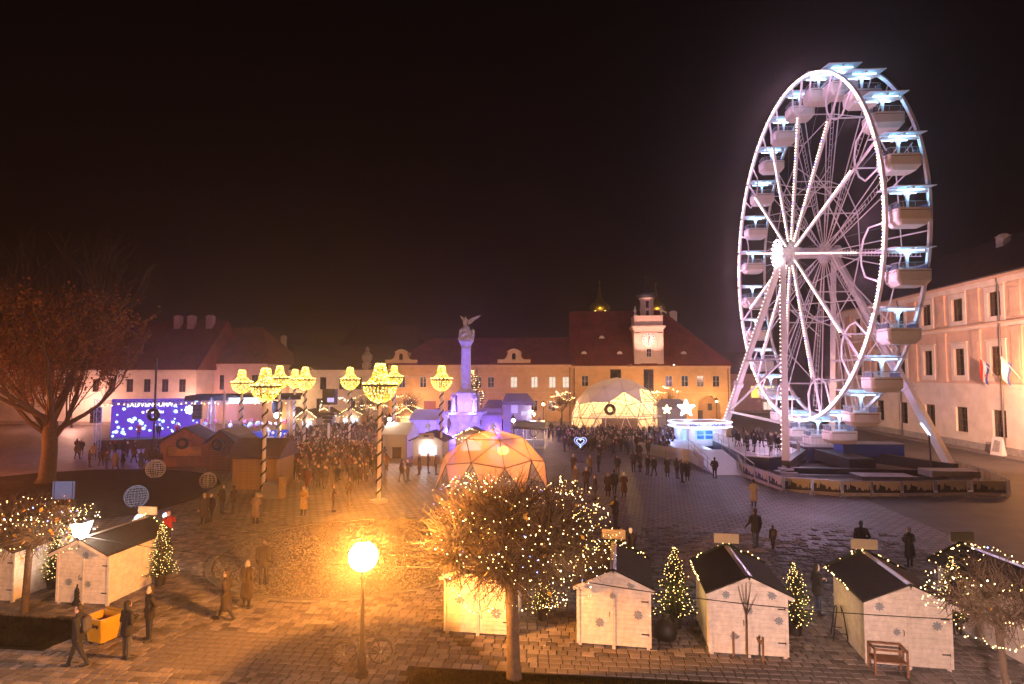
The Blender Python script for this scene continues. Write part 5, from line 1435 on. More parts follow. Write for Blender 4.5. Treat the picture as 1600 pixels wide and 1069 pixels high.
def figure_caps(stride=0.0, coat='jacket', arms='down', hat=True, hood=False, lean=0.0, fingers=False, bag=False, turn=0.0):
    c = []
    hipz, kz = .9, .49
    s1, s2 = stride, -stride
    for sx, st in ((-1, s1), (1, s2)):
        hx = .1 * sx; hip = Vector((hx, 0, hipz)); fwd = -st
        knee = Vector((hx * 1.05, fwd * .45 - .03 * abs(st), kz + .02 * abs(st) * 10 * .1)); bk = .12 * abs(st) if st < 0 else 0
        ank = Vector((hx * 1.0, fwd * .95 + (.10 * abs(st) if st < 0 else 0), .085 + (.25 * abs(st) if st < 0 else 0)))
        c.append((hip, knee, .098, .07, 1)); c.append((knee, ank, .068, .05, 1))
        toe = ank + Vector((.02 * sx, -.17, -.035 - (.12 * abs(st) if st < 0 else 0))); toe.z = max(.045, toe.z)
        c.append((ank + Vector((0, .03, -.03)), toe, .055, .045, 4))
    ly = -lean
    pel, chest, nk = Vector((0, 0, .93)), Vector((0, ly * .5, 1.33)), Vector((0, ly * .75, 1.47))
    for sx in (-1, 1):
        c.append((pel + Vector((.06 * sx, .01, 0)), chest + Vector((.085 * sx, 0, 0)), .125, .125, 0))
    c.append((Vector((-.16, ly * .6, 1.41)), Vector((.16, ly * .6, 1.41)), .082, .082, 0))
    if coat == 'long':
        for sx in (-1, 1): c.append((Vector((.05 * sx, .01, .95)), Vector((.085 * sx, .02, .52)), .15, .165, 0))
    elif coat == 'jacket':
        for sx in (-1, 1): c.append((Vector((.06 * sx, .01, .95)), Vector((.075 * sx, .01, .8)), .14, .14, 0))
    elif coat == 'robe':
        for sx in (-1, 1): c.append((Vector((.05 * sx, .01, .95)), Vector((.13 * sx, .02, .12)), .15, .19, 0))
    c.append((nk, nk + Vector((0, ly * .15, .1)), .075, .06, 0 if coat != 'robe' else 2))   # collar / scarf
    hd = Vector((0, ly * 1.0 - .01, 1.615))
    c.append((hd + Vector((0, -.02, -.03)), hd + Vector((0, -.005, .06)), .073, .088, 2))
    c.append((hd + Vector((0, -.085, -.012)), hd + Vector((0, -.1, -.02)), .016, .017, 2))           # nose
    c.append((hd + Vector((0, -.06, -.07)), hd + Vector((0, -.055, -.075)), .038, .035, 2))          # chin
    for sx in (-1, 1):
        c.append((hd + Vector((.088 * sx, .005, 0)), hd + Vector((.09 * sx, .012, .025)), .016, .018, 2))  # ear
        c.append((hd + Vector((.033 * sx, -.083, .022)), hd + Vector((.034 * sx, -.083, .022)), .012, .012, 3)) # eye
    if hood: c.append((hd + Vector((0, .03, -.05)), hd + Vector((0, .028, .07)), .105, .108, 0))
    elif hat: c.append((hd + Vector((0, .02, .06)), hd + Vector((0, .015, .1)), .098, .08, 3)); c.append((hd + Vector((0, .06, -.02)), hd + Vector((0, .035, .05)), .06, .085, 3))
    else: c.append((hd + Vector((0, .022, .045)), hd + Vector((0, .02, .065)), .094, .088, 3)); c.append((hd + Vector((0, .06, -.11)), hd + Vector((0, .045, .03)), .06, .082, 3))
    for sx in (-1, 1):
        sh = Vector((.205 * sx, ly * .6, 1.4)); sw = .3 * stride * sx
        if arms == 'down' or (arms == 'one_up' and sx < 0) or (arms == 'hold' and sx < 0): el, wr = sh + Vector((.05 * sx, .03 + sw * .6, -.27)), sh + Vector((.055 * sx, -.05 + sw * 1.4, -.51))
        elif arms == 'pockets': el, wr = sh + Vector((.09 * sx, .09, -.26)), sh + Vector((-.01 * sx, -.07, -.46))
        elif arms == 'phone' or arms == 'one_up': el, wr = sh + Vector((.06 * sx, -.12, -.2)), sh + Vector((-.06 * sx, -.28, .06))
        elif arms == 'cup': el, wr = sh + Vector((.06 * sx, .02, -.27)), sh + Vector((-.09 * sx, -.22, -.2))
        elif arms == 'hold': el, wr = sh + Vector((.08 * sx, .02, -.25)), sh + Vector((.2 * sx, -.08, -.45))
        c.append((sh, el, .072, .06, 0)); c.append((el, wr, .058, .047, 0))
        d = (wr - el).normalized(); hm = 4 if hat or hood else 2
        if arms == 'pockets': continue
        if fingers:
            side = Vector((1, 0, 0)); side = (side - d * side.dot(d)).normalized(); nrm = d.cross(side)
            c.append((wr + d * .03, wr + d * .08, .034, .036, hm))
            for i, (o_, L_) in enumerate(((-.03, .062), (-.01, .072), (.01, .068), (.03, .052))):
                b0 = wr + d * .1 + nrm * o_; m0 = b0 + d * L_ * .55; c.append((b0, m0, .0105, .0095, hm)); c.append((m0, m0 + d * L_ * .4 - side * sx * .018, .0095, .0085, hm))
            c.append((wr + d * .04 - nrm * .03, wr + d * .085 - nrm * .062, .013, .0105, hm))
        else:
            c.append((wr + d * .03, wr + d * .12, .038, .034, hm)); c.append((wr + d * .05, wr + d * .09 + Vector((-.03 * sx, -.03, 0)), .018, .015, hm))
    if bag: c.append((Vector((-.06, .2, 1.1)), Vector((-.06, .2, 1.32)), .13, .11, 5)); c.append((Vector((.06, .2, 1.1)), Vector((.06, .2, 1.32)), .13, .11, 5))
    return c
PV = {}
def person_mesh(key, voxel, tr=0, ht=0, **k):
    kk = (key, voxel, tr, ht)
    if kk not in PV: PV[kk] = grow_figure("person", figure_caps(**k), [M_coat, TR[tr], M_skin, HT[ht], M_shoe, M_bagp], voxel)
    return PV[kk]
VAR = [("a", 0, 0, dict(coat='jacket', arms='down')), ("b", 1, 1, dict(coat='jacket', arms='pockets')), ("c", 0, 5, dict(coat='long', arms='cup')), ("d", 0, 2, dict(coat='long', arms='down', hat=False)),
       ("e", 1, 0, dict(coat='jacket', arms='cup', hat=False)), ("f", 0, 3, dict(coat='jacket', arms='phone')), ("g", 2, 0, dict(coat='jacket', hood=True, arms='pockets')), ("h", 0, 1, dict(coat='jacket', arms='down', stride=.22)),
       ("i", 0, 0, dict(coat='long', arms='down', stride=.2, hat=False)), ("j", 1, 4, dict(coat='jacket', arms='one_up')), ("k", 0, 0, dict(coat='jacket', arms='down', stride=.15, bag=True)), ("l", 2, 2, dict(coat='jacket', arms='pockets', hat=False, lean=.06))]
def pm_(i, vox=.042): k, tr, ht, kw = VAR[i]; return person_mesh(k, vox, tr, ht, **kw)
COATS = [(.014, .013, .014), (.02, .018, .02), (.012, .014, .025), (.03, .022, .016), (.05, .03, .02), (.018, .025, .018), (.06, .055, .055), (.12, .1, .085), (.09, .015, .018), (.02, .03, .07), (.2, .17, .15), (.04, .02, .035)]
def person(p, i, rz, col, label, h=1.0, group=None, vox=.042, z=0, mesh=None):
    o = obj("person", mesh or pm_(i, vox), None, (p[0], p[1], z), rz)
    o.scale = (h, h, h); o.color = (*col, 1)
    return tag(o, label, "person", group)

# ================================================================== plague column
mo = G(728, 690); mo = Vector((D(728, 600, 76.5).x, 76.5, 0))
mon = empty("plague_column", mo, 0, "baroque plague column lit violet, with statues on its pedestal and an angel on top", "monument")
M_mar = mat("monument_stone", (.5, .48, .47), .75, var=.2, vscale=2, bump=.4, bscale=8)
b = MB(); b.prism(octa_pts(4.2, 4.2, 1.6), 0, .35); b.prism(octa_pts(3.5, 3.5, 1.4), .35, .7); b.build("steps", M_mar, mon)
b = MB()
prof = [(1.9, .7), (1.9, 1.0), (1.65, 1.25), (1.45, 1.9), (1.5, 2.6), (1.75, 3.2), (1.9, 3.4), (1.9, 3.6)]
b.lathe([(r_ * 1.15, z) for r_, z in prof], 4, a0=pi / 4); b.build("pedestal", M_mar, mon)
for k in range(4):
    a = pi / 4 + k * pi / 2; b = MB(); M = Matrix.Rotation(a, 3, 'Z')
    pts = [(1.1, .7), (2.35, .7), (2.45, 1.3), (2.1, 1.9), (1.95, 2.5), (2.2, 3.1), (2.5, 3.5), (1.1, 3.5)]
    vs = [M @ Vector((p_[0], sg * .42, p_[1])) for sg in (-1, 1) for p_ in pts]; n = len(pts)
    b.add(vs, [tuple(range(n)), tuple(range(n, 2 * n))[::-1]] + [(i, n + i, n + (i + 1) % n, (i + 1) % n) for i in range(n)]); b.build("scroll_buttress", M_mar, mon)
b = MB(); b.prism(octa_pts(2.5, 2.5, .7), 3.6, 3.85); b.build("pedestal_cornice", M_mar, mon)
b = MB(); b.box((0, 0, 5.0), (1.9, 1.9, 2.3)); b.box((0, 0, 6.2), (2.3, 2.3, .2)); b.box((0, 0, 6.4), (1.9, 1.9, .25)); b.box((0, 0, 6.6), (1.6, 1.6, .3)); b.build("upper_plinth", M_mar, mon)
b = MB(); b.sm = True; b.lathe([(.8, 6.72), (.82, 6.9), (.68, 7.05), (.66, 9), (.6, 12.0), (.66, 12.05), (.6, 12.15)], 20); b.build("column_shaft", M_mar, mon)
b = MB(); b.lathe([(.62, 12.15), (.7, 12.5), (.95, 12.95), (.85, 13.0)], 12); b.box((0, 0, 13.1), (1.7, 1.7, .22)); b.build("capital", M_mar, mon)
rr = random.Random(9); caps = []
for k in range(26):
    a = rr.uniform(0, 6.28); z = rr.uniform(13.2, 14.6); q = rr.uniform(.55, .95); caps.append((Vector((cos(a) * q, sin(a) * q, z)), Vector((cos(a + .3) * q, sin(a + .3) * q, z + .2)), rr.uniform(.2, .32), .2, 0))
caps.append((Vector((0, 0, 13.1)), Vector((0, 0, 14.6)), .75, .5, 0))
obj("cloud_group", grow_figure("cloud_group", caps, [M_mar], .09), mon)
st = lambda arms: grow_figure("statue", figure_caps(coat='robe', arms=arms, hat=False), [M_mar] * 6, .05)
s1, s2 = st('cup'), st('one_up')
for k in range(4):
    a = pi / 4 + k * pi / 2; o = obj("statue", s1 if k % 2 else s2, mon, (cos(a) * 1.95, sin(a) * 1.95, 3.85), a + pi / 2); o.scale = (1.45,) * 3
o = obj("angel", s2, mon, (-.1, 0, 14.3), .5); o.scale = (1.1,) * 3
for sx in (-1, 1):
    b = MB(); P0 = Vector((.15 * sx, .2, 15.7))
    wing = [(0, 0), (.5, .35), (1.2, .62), (1.75, .75), (1.3, .35), (.9, .1), (.4, -.35), (.05, -.5)]
    b.add([P0 + Vector((x * (1.0 if sx > 0 else .45) * sx, .05 + .15 * x, z)) for x, z in wing] + [P0 + Vector((x * (1.0 if sx > 0 else .45) * sx, .13 + .15 * x, z)) for x, z in wing], [tuple(range(8)), tuple(range(8, 16))[::-1]] + [(i, 8 + i, 8 + (i + 1) % 8, (i + 1) % 8) for i in range(8)]); b.build("wing", M_mar, mon)
VIO = (.13, .075, 1.0)
for a in (-pi / 2 - .75, -pi / 2 + .75, -pi / 2, pi / 4, 3 * pi / 4):
    b = MB(); c = Vector((cos(a) * 3.9, sin(a) * 3.9, .35)); b.box(c + Vector((0, 0, .14)), (.36, .3, .28), rz=a); b.build("floodlight", M_black, mon)
    light("violet_flood", mon, c + Vector((cos(a) * .6, sin(a) * .6, .7)), VIO, 560, .15)
for sx in (-1, 1):
    light("violet_flood", mon, Vector((sx * 1.3, -2.6, 4.1)), VIO, 620, .12)
    b = MB(); b.box((sx * 1.3, -2.35, 3.95), (.3, .24, .2)); b.build("floodlight", M_black, mon)
# two statues on posts of the balustrade before the column
for px, py, lb in ((668, 705, "small white statue on a post left of the column, by the grey booth"), (770, 688, "small white statue right of the column above the orange dome")):
    Yq = 66; p = Vector((D(px, py, Yq).x, Yq, 0)); e = empty("statue", p, 0, lb, "statue", "balustrade statues")
    b = MB(); b.box((0, 0, .65), (.7, .7, 1.3)); b.box((0, 0, 1.36), (.9, .9, .14)); b.build("post", M_mar, e)
    o = obj("stone_figure", s1, e, (0, 0, 1.42)); o.scale = (1.15,) * 3
    light("statue_flood", e, (0, -1.1, 1.6), (.35, .35, 1), 30, .1)

# ================================================================== chandeliers on striped poles
M_cy = glow("yellow_bulb", (1.0, .5, .02), 3.2); M_cy2 = glow("pale_yellow_bulb", (1.0, .72, .16), 9)
M_polew = mat("pole_white", (.62, .56, .52), .6)
def chand_meshes():
    r_ = random.Random(4); b = MB(); wv = MB()
    prof_up = [(.22, 1.35), (.3, 1.3), (.36, 1.0), (.46, .6), (.66, .3), (.98, .12)]; prof_dn = [(1.0, 0), (.95, -.3), (.78, -.62), (.5, -.88), (.16, -1.02)]
    def along(prof, u):
        k = u * (len(prof) - 1); i = min(int(k), len(prof) - 2); f = k - i; return prof[i][0] * (1 - f) + prof[i + 1][0] * f, prof[i][1] * (1 - f) + prof[i + 1][1] * f
    for prof, ns, nb in ((prof_up, 22, 17), (prof_dn, 26, 13)):
        for s_ in range(ns):
            a = 2 * pi * s_ / ns; pts = []
            for k in range(nb):
                rr_, z = along(prof, (k + r_.uniform(.2, .8)) / nb); a2 = a + r_.uniform(-.05, .05); b.mi = 0 if r_.random() < .66 else 1
                b.octa((rr_ * cos(a2), rr_ * sin(a2), z + r_.uniform(-.02, .02)), .044 * r_.uniform(.7, 1.3))
            wv.tube([(along(prof, i / 6)[0] * cos(a), along(prof, i / 6)[0] * sin(a), along(prof, i / 6)[1]) for i in range(7)], .006, 3, cap=False)
    for k in range(16):
        a = 2 * pi * k / 16; b.mi = 1; b.octa((1.02 * cos(a), 1.02 * sin(a), .16), .07)
    ga = MB(); ga.ring((0, 0, .02), 1.0, .05, 28, 6); tufts(ga, [(cos(2 * pi * i / 28), sin(2 * pi * i / 28), .02) for i in range(29)], 420, .14)
    return b.mesh("bulbs", [M_cy, M_cy2]), wv.mesh("wire_frame", M_black), ga.mesh("garland_ring", M_garl)
CHM = chand_meshes()
def chandelier(px, pyc, Y, label, s_=1.0, wat=120):
    c = D(px, pyc, Y); e = empty("chandelier_pole", (c.x, Y, 0), rnd.uniform(0, 1), label, "light ornament", "chandeliers on striped poles")
    H = c.z
    b = MB(); b.tube([(0, 0, 0), (0, 0, H - .6)], .13, 10); b.box((0, 0, .1), (.9, .9, .2)); b.build("pole", M_polew, e)
    n = int((H - 1) / .1); hx = [(.17 * cos(i * .75), .17 * sin(i * .75), .2 + i * .1) for i in range(n)]
    b = MB(); b.tube(hx, .07, 5); tufts(b, hx, int(n * 9), .11); b.build("spiral_garland", M_garl, e)
    for nm, me in zip(("bulbs", "wire_frame", "garland_ring"), CHM):
        o = obj(nm, me, e, (0, 0, H)); o.scale = (s_, s_, s_)
    light("chandelier_light", e, (0, 0, H + .1), (1, .66, .2), wat, .6)
for a in ((415, 605, 40.9, "near chandelier pole before the brown huts, left of the two large ones", 1.0, 130), (594, 603, 39.6, "near chandelier pole left of the pale tent, right of the two large ones", 1.12, 130), (378, 599, 58, "chandelier pole left of the large left one"), (437, 592, 60, "chandelier half hidden behind the large left one"),
          (461, 594, 72, "chandelier of the overlapping pair, the smaller left one"), (477, 594, 60, "chandelier of the overlapping pair, the larger right one"), (547, 594, 62, "chandelier pole rising alone out of the crowd centre"), (616, 590, 68, "chandelier half hidden behind the large right one"), (690, 594, 56, "chandelier pole just left of the plague column")):
    chandelier(*a)
b = MB()
def CP(px, py, Y): return D(px, py, Y)
for p, q, s_ in ((CP(485, 574, 60), CP(547, 572, 62), 1.2), (CP(547, 572, 62), CP(594, 570, 39.6), 1.0), (CP(594, 570, 39.6), CP(690, 573, 56), .9)): b.tube(sag(p, q, s_), .02, 4)
tag(b.build("span_wire", M_polew), "pale wires slung between the chandelier poles", "cable")

# ================================================================== stalls, tents and kiosks
M_bw1 = mat("brown_board", (.19, .085, .032), .8, var=.35, vscale=3, bump=.3, bscale=10)
M_bw2 = mat("honey_board", (.3, .17, .06), .8, var=.25, vscale=3)
M_slat = mat("slat_wood", (.42, .27, .12), .7)
def board_hut(x, y, rz, w, dp, ze, zr, label, m, roof_m, ridge_x=True, wreath=False, opening=True, lights=None, group=None, gl=0, front_glow=None):
    """timber hut built board by board; front faces local -y"""
    e = empty("market_stall", (x, y, 0), rz, label, "stall", group); h = w / 2
    n = max(4, int(ze / .22)); bh = ze / n; bm = MB(); bm.box((0, 0, 0), (w, .05, bh - .015)); me = bm.mesh("board", m); bs = MB(); bs.box((0, 0, 0), (.05, dp, bh - .015)); ms = bs.mesh("board", m)
    oz0, oz1 = .95, 1.95
    half = MB(); half.box((0, 0, 0), (.55, .05, bh - .015)); mh = half.mesh("board", m)
    for i in range(n):
        z = bh * (i + .5)
        if opening and oz0 < z < oz1:
            obj("board", mh, e, (-h + .275, 0, z)); obj("board", mh, e, (h - .275, 0, z))
        else: obj("board", me, e, (0, 0, z))
        obj("board", ms, e, (-h + .03, dp / 2 + .03, z)); obj("board", ms, e, (h - .03, dp / 2 + .03, z))
    b = MB(); b.quad((-h, dp, 0), (h, dp, 0), (h, dp, ze), (-h, dp, ze))
    if not ridge_x: b.tri((-h, .0, ze), (h, .0, ze), (0, .0, zr)); b.tri((-h, dp, ze), (0, dp, zr), (h, dp, ze))
    else: b.tri((-h, 0, ze), (-h, dp / 2, zr), (-h, dp, ze)); b.tri((h, 0, ze), (h, dp, ze), (h, dp / 2, zr))
    b.build("gable", m, e)
    b = MB()
    if ridge_x: hip_roof(b, -h, h, 0, dp, ze, zr, 0, 0, .35)
    else:
        o_ = .35; t = .1
        for sx in (-1, 1): b.add([(0, -o_, zr + .02), (sx * (h + o_), -o_, ze - .1), (sx * (h + o_), dp + o_, ze - .1), (0, dp + o_, zr + .02), (0, -o_, zr + .02 + t), (sx * (h + o_), -o_, ze - .1 + t), (sx * (h + o_), dp + o_, ze - .1 + t), (0, dp + o_, zr + .02 + t)], [(0, 1, 2, 3), (7, 6, 5, 4), (0, 4, 5, 1), (1, 5, 6, 2), (2, 6, 7, 3)])
    b.build("roof", roof_m, e)
    if opening:
        b = MB(); b.box((0, -.2, .95), (w - .9, .5, .06)); b.build("counter", m, e)
        b = MB(); b.quad((-h + .4, .5, .9), (h - .4, .5, .9), (h - .4, .5, 2.0), (-h + .4, .5, 2.0)); b.build("interior_panel", front_glow or M_bw2, e)  # a glowing material here puts the inside light into the panel itself
    if wreath:
        for x_ in ([0] if wreath == 1 else [-w * .3, w * .3]):
            b = MB(); b.ring((x_, -.45, ze - .1), .42, .15, 18, 6, 'y'); tufts(b, [(x_ + .42 * cos(a), -.5, ze - .1 + .42 * sin(a)) for a in [2 * pi * i / 18 for i in range(19)]], 160, .16); b.build("wreath", M_garl, e)
    if lights:
        pts = [(-h - .3, -.4, ze), (0, -.4, zr + .1), (h + .3, -.4, ze)] if not ridge_x else [(-h - .3, -.4, ze - .05), (h + .3, -.4, ze - .05)]
        b = MB(); bulbs_along(b, pts, lights, .06, .05); bulbs_along(b, [(-h, -.4, ze - .2), (h, -.4, ze - .2)], lights // 2, .05, .08); b.build("string_lights", M_bulb, e)
    if gl: light("stall_light", e, (0, -.6, 1.9), (1, .8, .55) if gl > 0 else (.75, .85, 1), abs(gl), .2)
    return e
def brown(px0, px1, pyb, **k): p, q = G(px0, pyb), G(px1, pyb); return (p.x + q.x) / 2, (p.y + q.y) / 2, (q - p).length
x, y, w_ = brown(252, 322, 729); board_hut(x, y, radians(12), w_, 3.0, 2.3, 3.6, "brown timber stall with a wreath nearest the stage", M_bw1, M_tile_dk, False, 1)
x, y, w_ = brown(324, 364, 736); board_hut(x, y, radians(8), w_, 4.5, 2.5, 3.6, "narrow brown timber stall with a wreath and slatted roof", M_bw1, mat("slat_dark", (.05, .03, .02), .8), False, 1, opening=False)
b = MB()
for i in range(9): b.beam((.35 + i * .16, -.35, 3.65 - i * .06), (.35 + i * .3, 3.6, 3.75 - i * .05), .06, .04)
b.build("roof_slats", M_slat, bpy.data.objects["market_stall.001"])
x, y, w_ = brown(362, 432, 765); board_hut(x, y, radians(4), w_, 3.2, 2.45, 3.7, "large honey coloured timber hut with closed back, behind the near striped pole", M_bw2, M_tile_dk, True, 0, opening=False)
e = empty("planter_box", G(425, 778), 0, "grey crate with a post beside the honey coloured hut", "crate"); b = MB(); b.box((0, 0, .5), (1.0, .7, 1.0)); b.box((0, 0, 1.02), (1.08, .78, .06)); b.build("crate", mat("grey_crate", (.2, .2, .24), .7, var=.15, vscale=3), e); b = MB(); b.box((.75, 0, .7), (.3, .5, 1.4)); b.box((.75, 0, 1.43), (.4, .6, .06)); b.build("side_post", M_bw2, e)
# far row of stalls
fs = [(452, 632, 86, 3.6, M_bw1, 0, "brown stall under the paired chandeliers at the far end", 90, 12), (508, 632, 86, 3.2, M_bw1, 26, "stall with light-strung gable and pale sign left of the lone chandelier", 120, 22), (480, 634, 82, 2.6, M_bw1, 22, "small stall with glowing white roof edge behind the signal post", -120, 18), (548, 630, 88, 3.4, M_bw1, 14, "stall with dazzling white gable behind the lone chandelier", -200, 24), (636, 632, 88, 3.2, M_bw1, 26, "stall with golden light-strung gable before the red door", 140, 22), (678, 634, 84, 4.6, M_bw1, 16, "wide stall with cold white interior left of the column", -170, 12)]
for px, py, Y, w_, m, nl, lb, gl, _ in fs:
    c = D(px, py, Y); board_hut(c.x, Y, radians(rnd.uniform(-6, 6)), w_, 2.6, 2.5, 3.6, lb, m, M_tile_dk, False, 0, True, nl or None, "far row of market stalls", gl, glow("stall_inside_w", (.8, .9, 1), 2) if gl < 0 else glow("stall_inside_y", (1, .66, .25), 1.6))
e = empty("light_arch", (D(524, 625, 95).x, 95, 0), 0, "arch of hanging white icicle lights behind the far stalls", "light ornament")
b = MB(); ap = [(-2.6, 0, 0), (-2.6, 0, 3.4), (-1.8, 0, 4.6), (0, 0, 5.0), (1.8, 0, 4.6), (2.6, 0, 3.4), (2.6, 0, 0)]; b.tube(ap, .06, 5); b.build("arch_frame", M_black, e)
b = MB(); bulbs_along(b, ap[1:6], 60, .075, .22); bulbs_along(b, ap[:2], 14, .07, .15); bulbs_along(b, ap[5:], 14, .07, .15); b.build("arch_lights", glow("icicle_bulb", (1, .9, .6), 7), e)
# pale gabled tent with a lamp
def tent(px0, px1, pyb, rz, dp, ze, zr, label, m, cat="tent"):
    p, q = G(px0, pyb), G(px1, pyb); w_ = (q - p).length; e = empty("gabled_tent", ((p.x + q.x) / 2, (p.y + q.y) / 2, 0), rz, label, cat); h = w_ / 2
    b = MB(); b.quad((-h, 0, 0), (h, 0, 0), (h, 0, ze), (-h, 0, ze)); b.quad((h, 0, 0), (h, dp, 0), (h, dp, ze), (h, 0, ze)); b.quad((-h, dp, 0), (-h, 0, 0), (-h, 0, ze), (-h, dp, ze)); b.tri((h, 0, ze), (h, dp, ze), (h, dp / 2, zr)); b.tri((-h, dp, ze), (-h, 0, ze), (-h, dp / 2, zr)); b.build("canvas_wall", m, e)
    b = MB(); hip_roof(b, -h, h, 0, dp, ze + .06, zr + .05, 0, 0, .2, th=.05); b.build("canvas_roof", m, e)
    b = MB()
    for x_ in (-h, h):
        for y_ in (-.02, dp + .02): b.tube([(x_, y_, 0), (x_, y_, ze)], .05, 6)
    b.build("tent_pole", M_steel, e); return e
M_canv = mat("tent_canvas", (.6, .58, .56), .8, var=.06, vscale=1.5)
tent(598, 636, 716, radians(-3), 3.4, 2.4, 3.5, "pale gabled tent with a lamp in front and a dark bin", M_canv)
tent(640, 684, 690, radians(-6), 4.0, 2.7, 4.0, "violet-lit gabled tent behind the open white booth", M_canv)
e = empty("litter_bin", G(621, 716), 0, "dark bin standing against the pale tent", "bin"); b = MB(); b.box((0, 0, .55), (.9, .7, 1.1)); b.box((0, 0, 1.12), (.98, .78, .06)); b.build("body", M_black, e)
p = G(668, 728); k_ = board_hut(p.x, p.y, radians(-4), 2.9, 2.4, 2.4, 3.1, "small open booth with bright white interior and dark sign", mat("booth_board", (.3, .2, .13), .8), M_felt, False, 0, True, None, None, -90, glow("booth_inside_glow", (.9, .93, 1), 1.3))
b = MB(); b.box((0, -.42, 2.85), (1.5, .06, .55)); b.build("sign_board", mat("brown_sign", (.22, .13, .09), .7), k_); b = MB(); b.box((0, -.46, 2.85), (.5, .02, .16)); b.build("sign_lettering", M_black, k_)
p = G(735, 720); k_ = board_hut(p.x, 60, radians(2), 3.2, 2.4, 2.4, 3.1, "booth with light string along its roof left behind the orange dome", mat("booth_board", (.3, .2, .13), .8), M_felt, False, 0, True, 20, None, 60, glow("booth_inside_glow", (.9, .93, 1), 1.3))
b = MB(); b.box((0, -.42, 2.85), (1.5, .06, .5)); b.build("sign_board", MATS["brown_sign"], k_)
# dark kiosk right of the column
c = D(826, 690, 70); e = empty("kiosk", (c.x, 70, 0), radians(-3), "dark flat roofed glazed kiosk behind the orange dome", "kiosk")
b = MB(); b.box((0, 1.3, 2.75), (4.0, 3.0, .5)); b.box((0, 1.3, 3.05), (3.6, 2.6, .12)); b.box((0, 1.3, 2.3), (4.2, 3.2, .1)); b.build("roof", mat("kiosk_dark", (.06, .06, .055), .4), e)
b = MB()
for x_ in (-1.9, -.6, .6, 1.9): b.box((x_, -.1, 1.15), (.08, .08, 2.3)); b.box((x_, 2.7, 1.15), (.08, .08, 2.3))
b.build("post", M_wheel, e)
b = MB(); b.box((0, -.1, 1.3), (3.7, .03, 1.9)); b.build("glazing", film("kiosk_glass", (.5, .5, .55), .25), e); b = MB(); b.box((0, .6, .5), (3.4, .6, 1.0)); b.build("counter", M_canv, e)
b = MB(); b.ring((.6, -.2, 1.9), .45, .05, 16, 5, 'y'); b.build("ring_sign", M_black, e); light("kiosk_light", e, (0, .8, 2.1), (1, .9, .8), 70, .2)
# violet timber pavilion behind
c = D(790, 665, 80); e = empty("timber_pavilion", (c.x, 80, 0), 0, "tall timber pavilion in violet light between column and ochre house", "pavilion")
M_pv = mat("grey_plank", (.26, .2, .2), .85, var=.2, vscale=4)
bm = MB(); bm.box((0, 0, 0), (.24, .05, 5.0)); me5 = bm.mesh("plank", M_pv); bm = MB(); bm.box((0, 0, 0), (.24, .05, 4.1)); me4 = bm.mesh("plank", M_pv)
for i in range(15): obj("plank", me5, e, (-.2 + i * .255, 0, 2.5))
for i in range(11): obj("plank", me4, e, (-3.2 + i * .255, .15, 2.05))
b = MB(); b.add([(-.6, -.3, 4.6), (4.0, -.3, 4.6), (2.8, 1.5, 6.1), (-.1, 1.5, 6.1), (4.0, 3.4, 4.6), (-.6, 3.4, 4.6)], [(0, 1, 2, 3), (1, 4, 2), (4, 5, 3, 2), (5, 0, 3)]); b.build("hip_roof", M_pv, e)
b = MB(); b.add([(-3.6, -.2, 3.2), (-.5, -.2, 3.2), (-.7, 1.6, 5.2), (-2.6, 1.6, 5.2), (-3.6, 3.2, 3.2), (-.5, 3.2, 3.2)], [(0, 1, 2, 3), (1, 5, 2), (5, 4, 3, 2), (4, 0, 3)]); b.build("low_roof", M_pv, e)
b = MB(); b.box((2.6, -.12, 3.5), (1.0, .06, .5)); b.build("sign_board", glow("lit_sign", (.75, .65, 1), 1.2), e); b = MB(); b.box((1.2, -.05, 4.1), (.9, .06, 1.2)); b.build("window", M_wwood, e)
b = MB(); b.octa((3.9, -.6, 3.4), .16); b.octa((3.6, -.6, 3.8), .12); b.build("spot_lamp", glow("spot_lens", (.85, .9, 1), 60), e); light("spot_light", e, (3.9, -.9, 3.4), (.75, .75, 1), 90, .16)
# light ornaments over the queue at the white dome's right
for px, py, Y, s_, m, lb in ((1042, 640, 86, .8, glow("star_gold", (1, .75, .3), 9), "small golden star light left of the big white star"), (1072, 638, 84, 1.5, glow("star_white", (.85, .88, 1), 14), "dazzling white star light above the queue")):
    c = D(px, py, Y); e = empty("star_light", (c.x, Y, 0), 0, lb, "light ornament"); b = MB()
    for k in range(5):
        a = pi / 2 + 2 * pi * k / 5; p1 = (cos(a) * s_ * .8, 0, c.z + sin(a) * s_ * .8); 
        for sg in (-1, 1): a2 = a + sg * pi / 5; b.beam(p1, (cos(a2) * s_ * .36, 0, c.z + sin(a2) * s_ * .36), .1, .1)
        b.beam((0, 0, c.z), p1, .2, .2)
    b.build("star_tubes", m, e); b = MB(); b.tube([(0, .1, 0), (0, .1, c.z)], .06, 6); b.build("post", M_black, e)
    light("star_glow", e, (0, -.8, c.z), (.6, .65, 1) if s_ > 1 else (1, .8, .4), 130 if s_ > 1 else 40, .4)
c = D(1047, 645, 84); e = empty("timber_pavilion", (D(1050, 650, 90).x, 90, 0), 0, "dark plank pavilion behind the star lights", "pavilion")
for i in range(16): obj("plank", me4, e, (-2 + i * .255, 0, 2.05))
b = MB(); b.add([(-2.4, -.3, 4.0), (2.4, -.3, 4.0), (1.5, 1.5, 5.0), (-1.4, 1.5, 5.0), (2.4, 3.4, 4.0), (-2.4, 3.4, 4.0)], [(0, 1, 2, 3), (1, 4, 2), (4, 5, 3, 2), (5, 0, 3)]); b.build("hip_roof", M_pv, e)

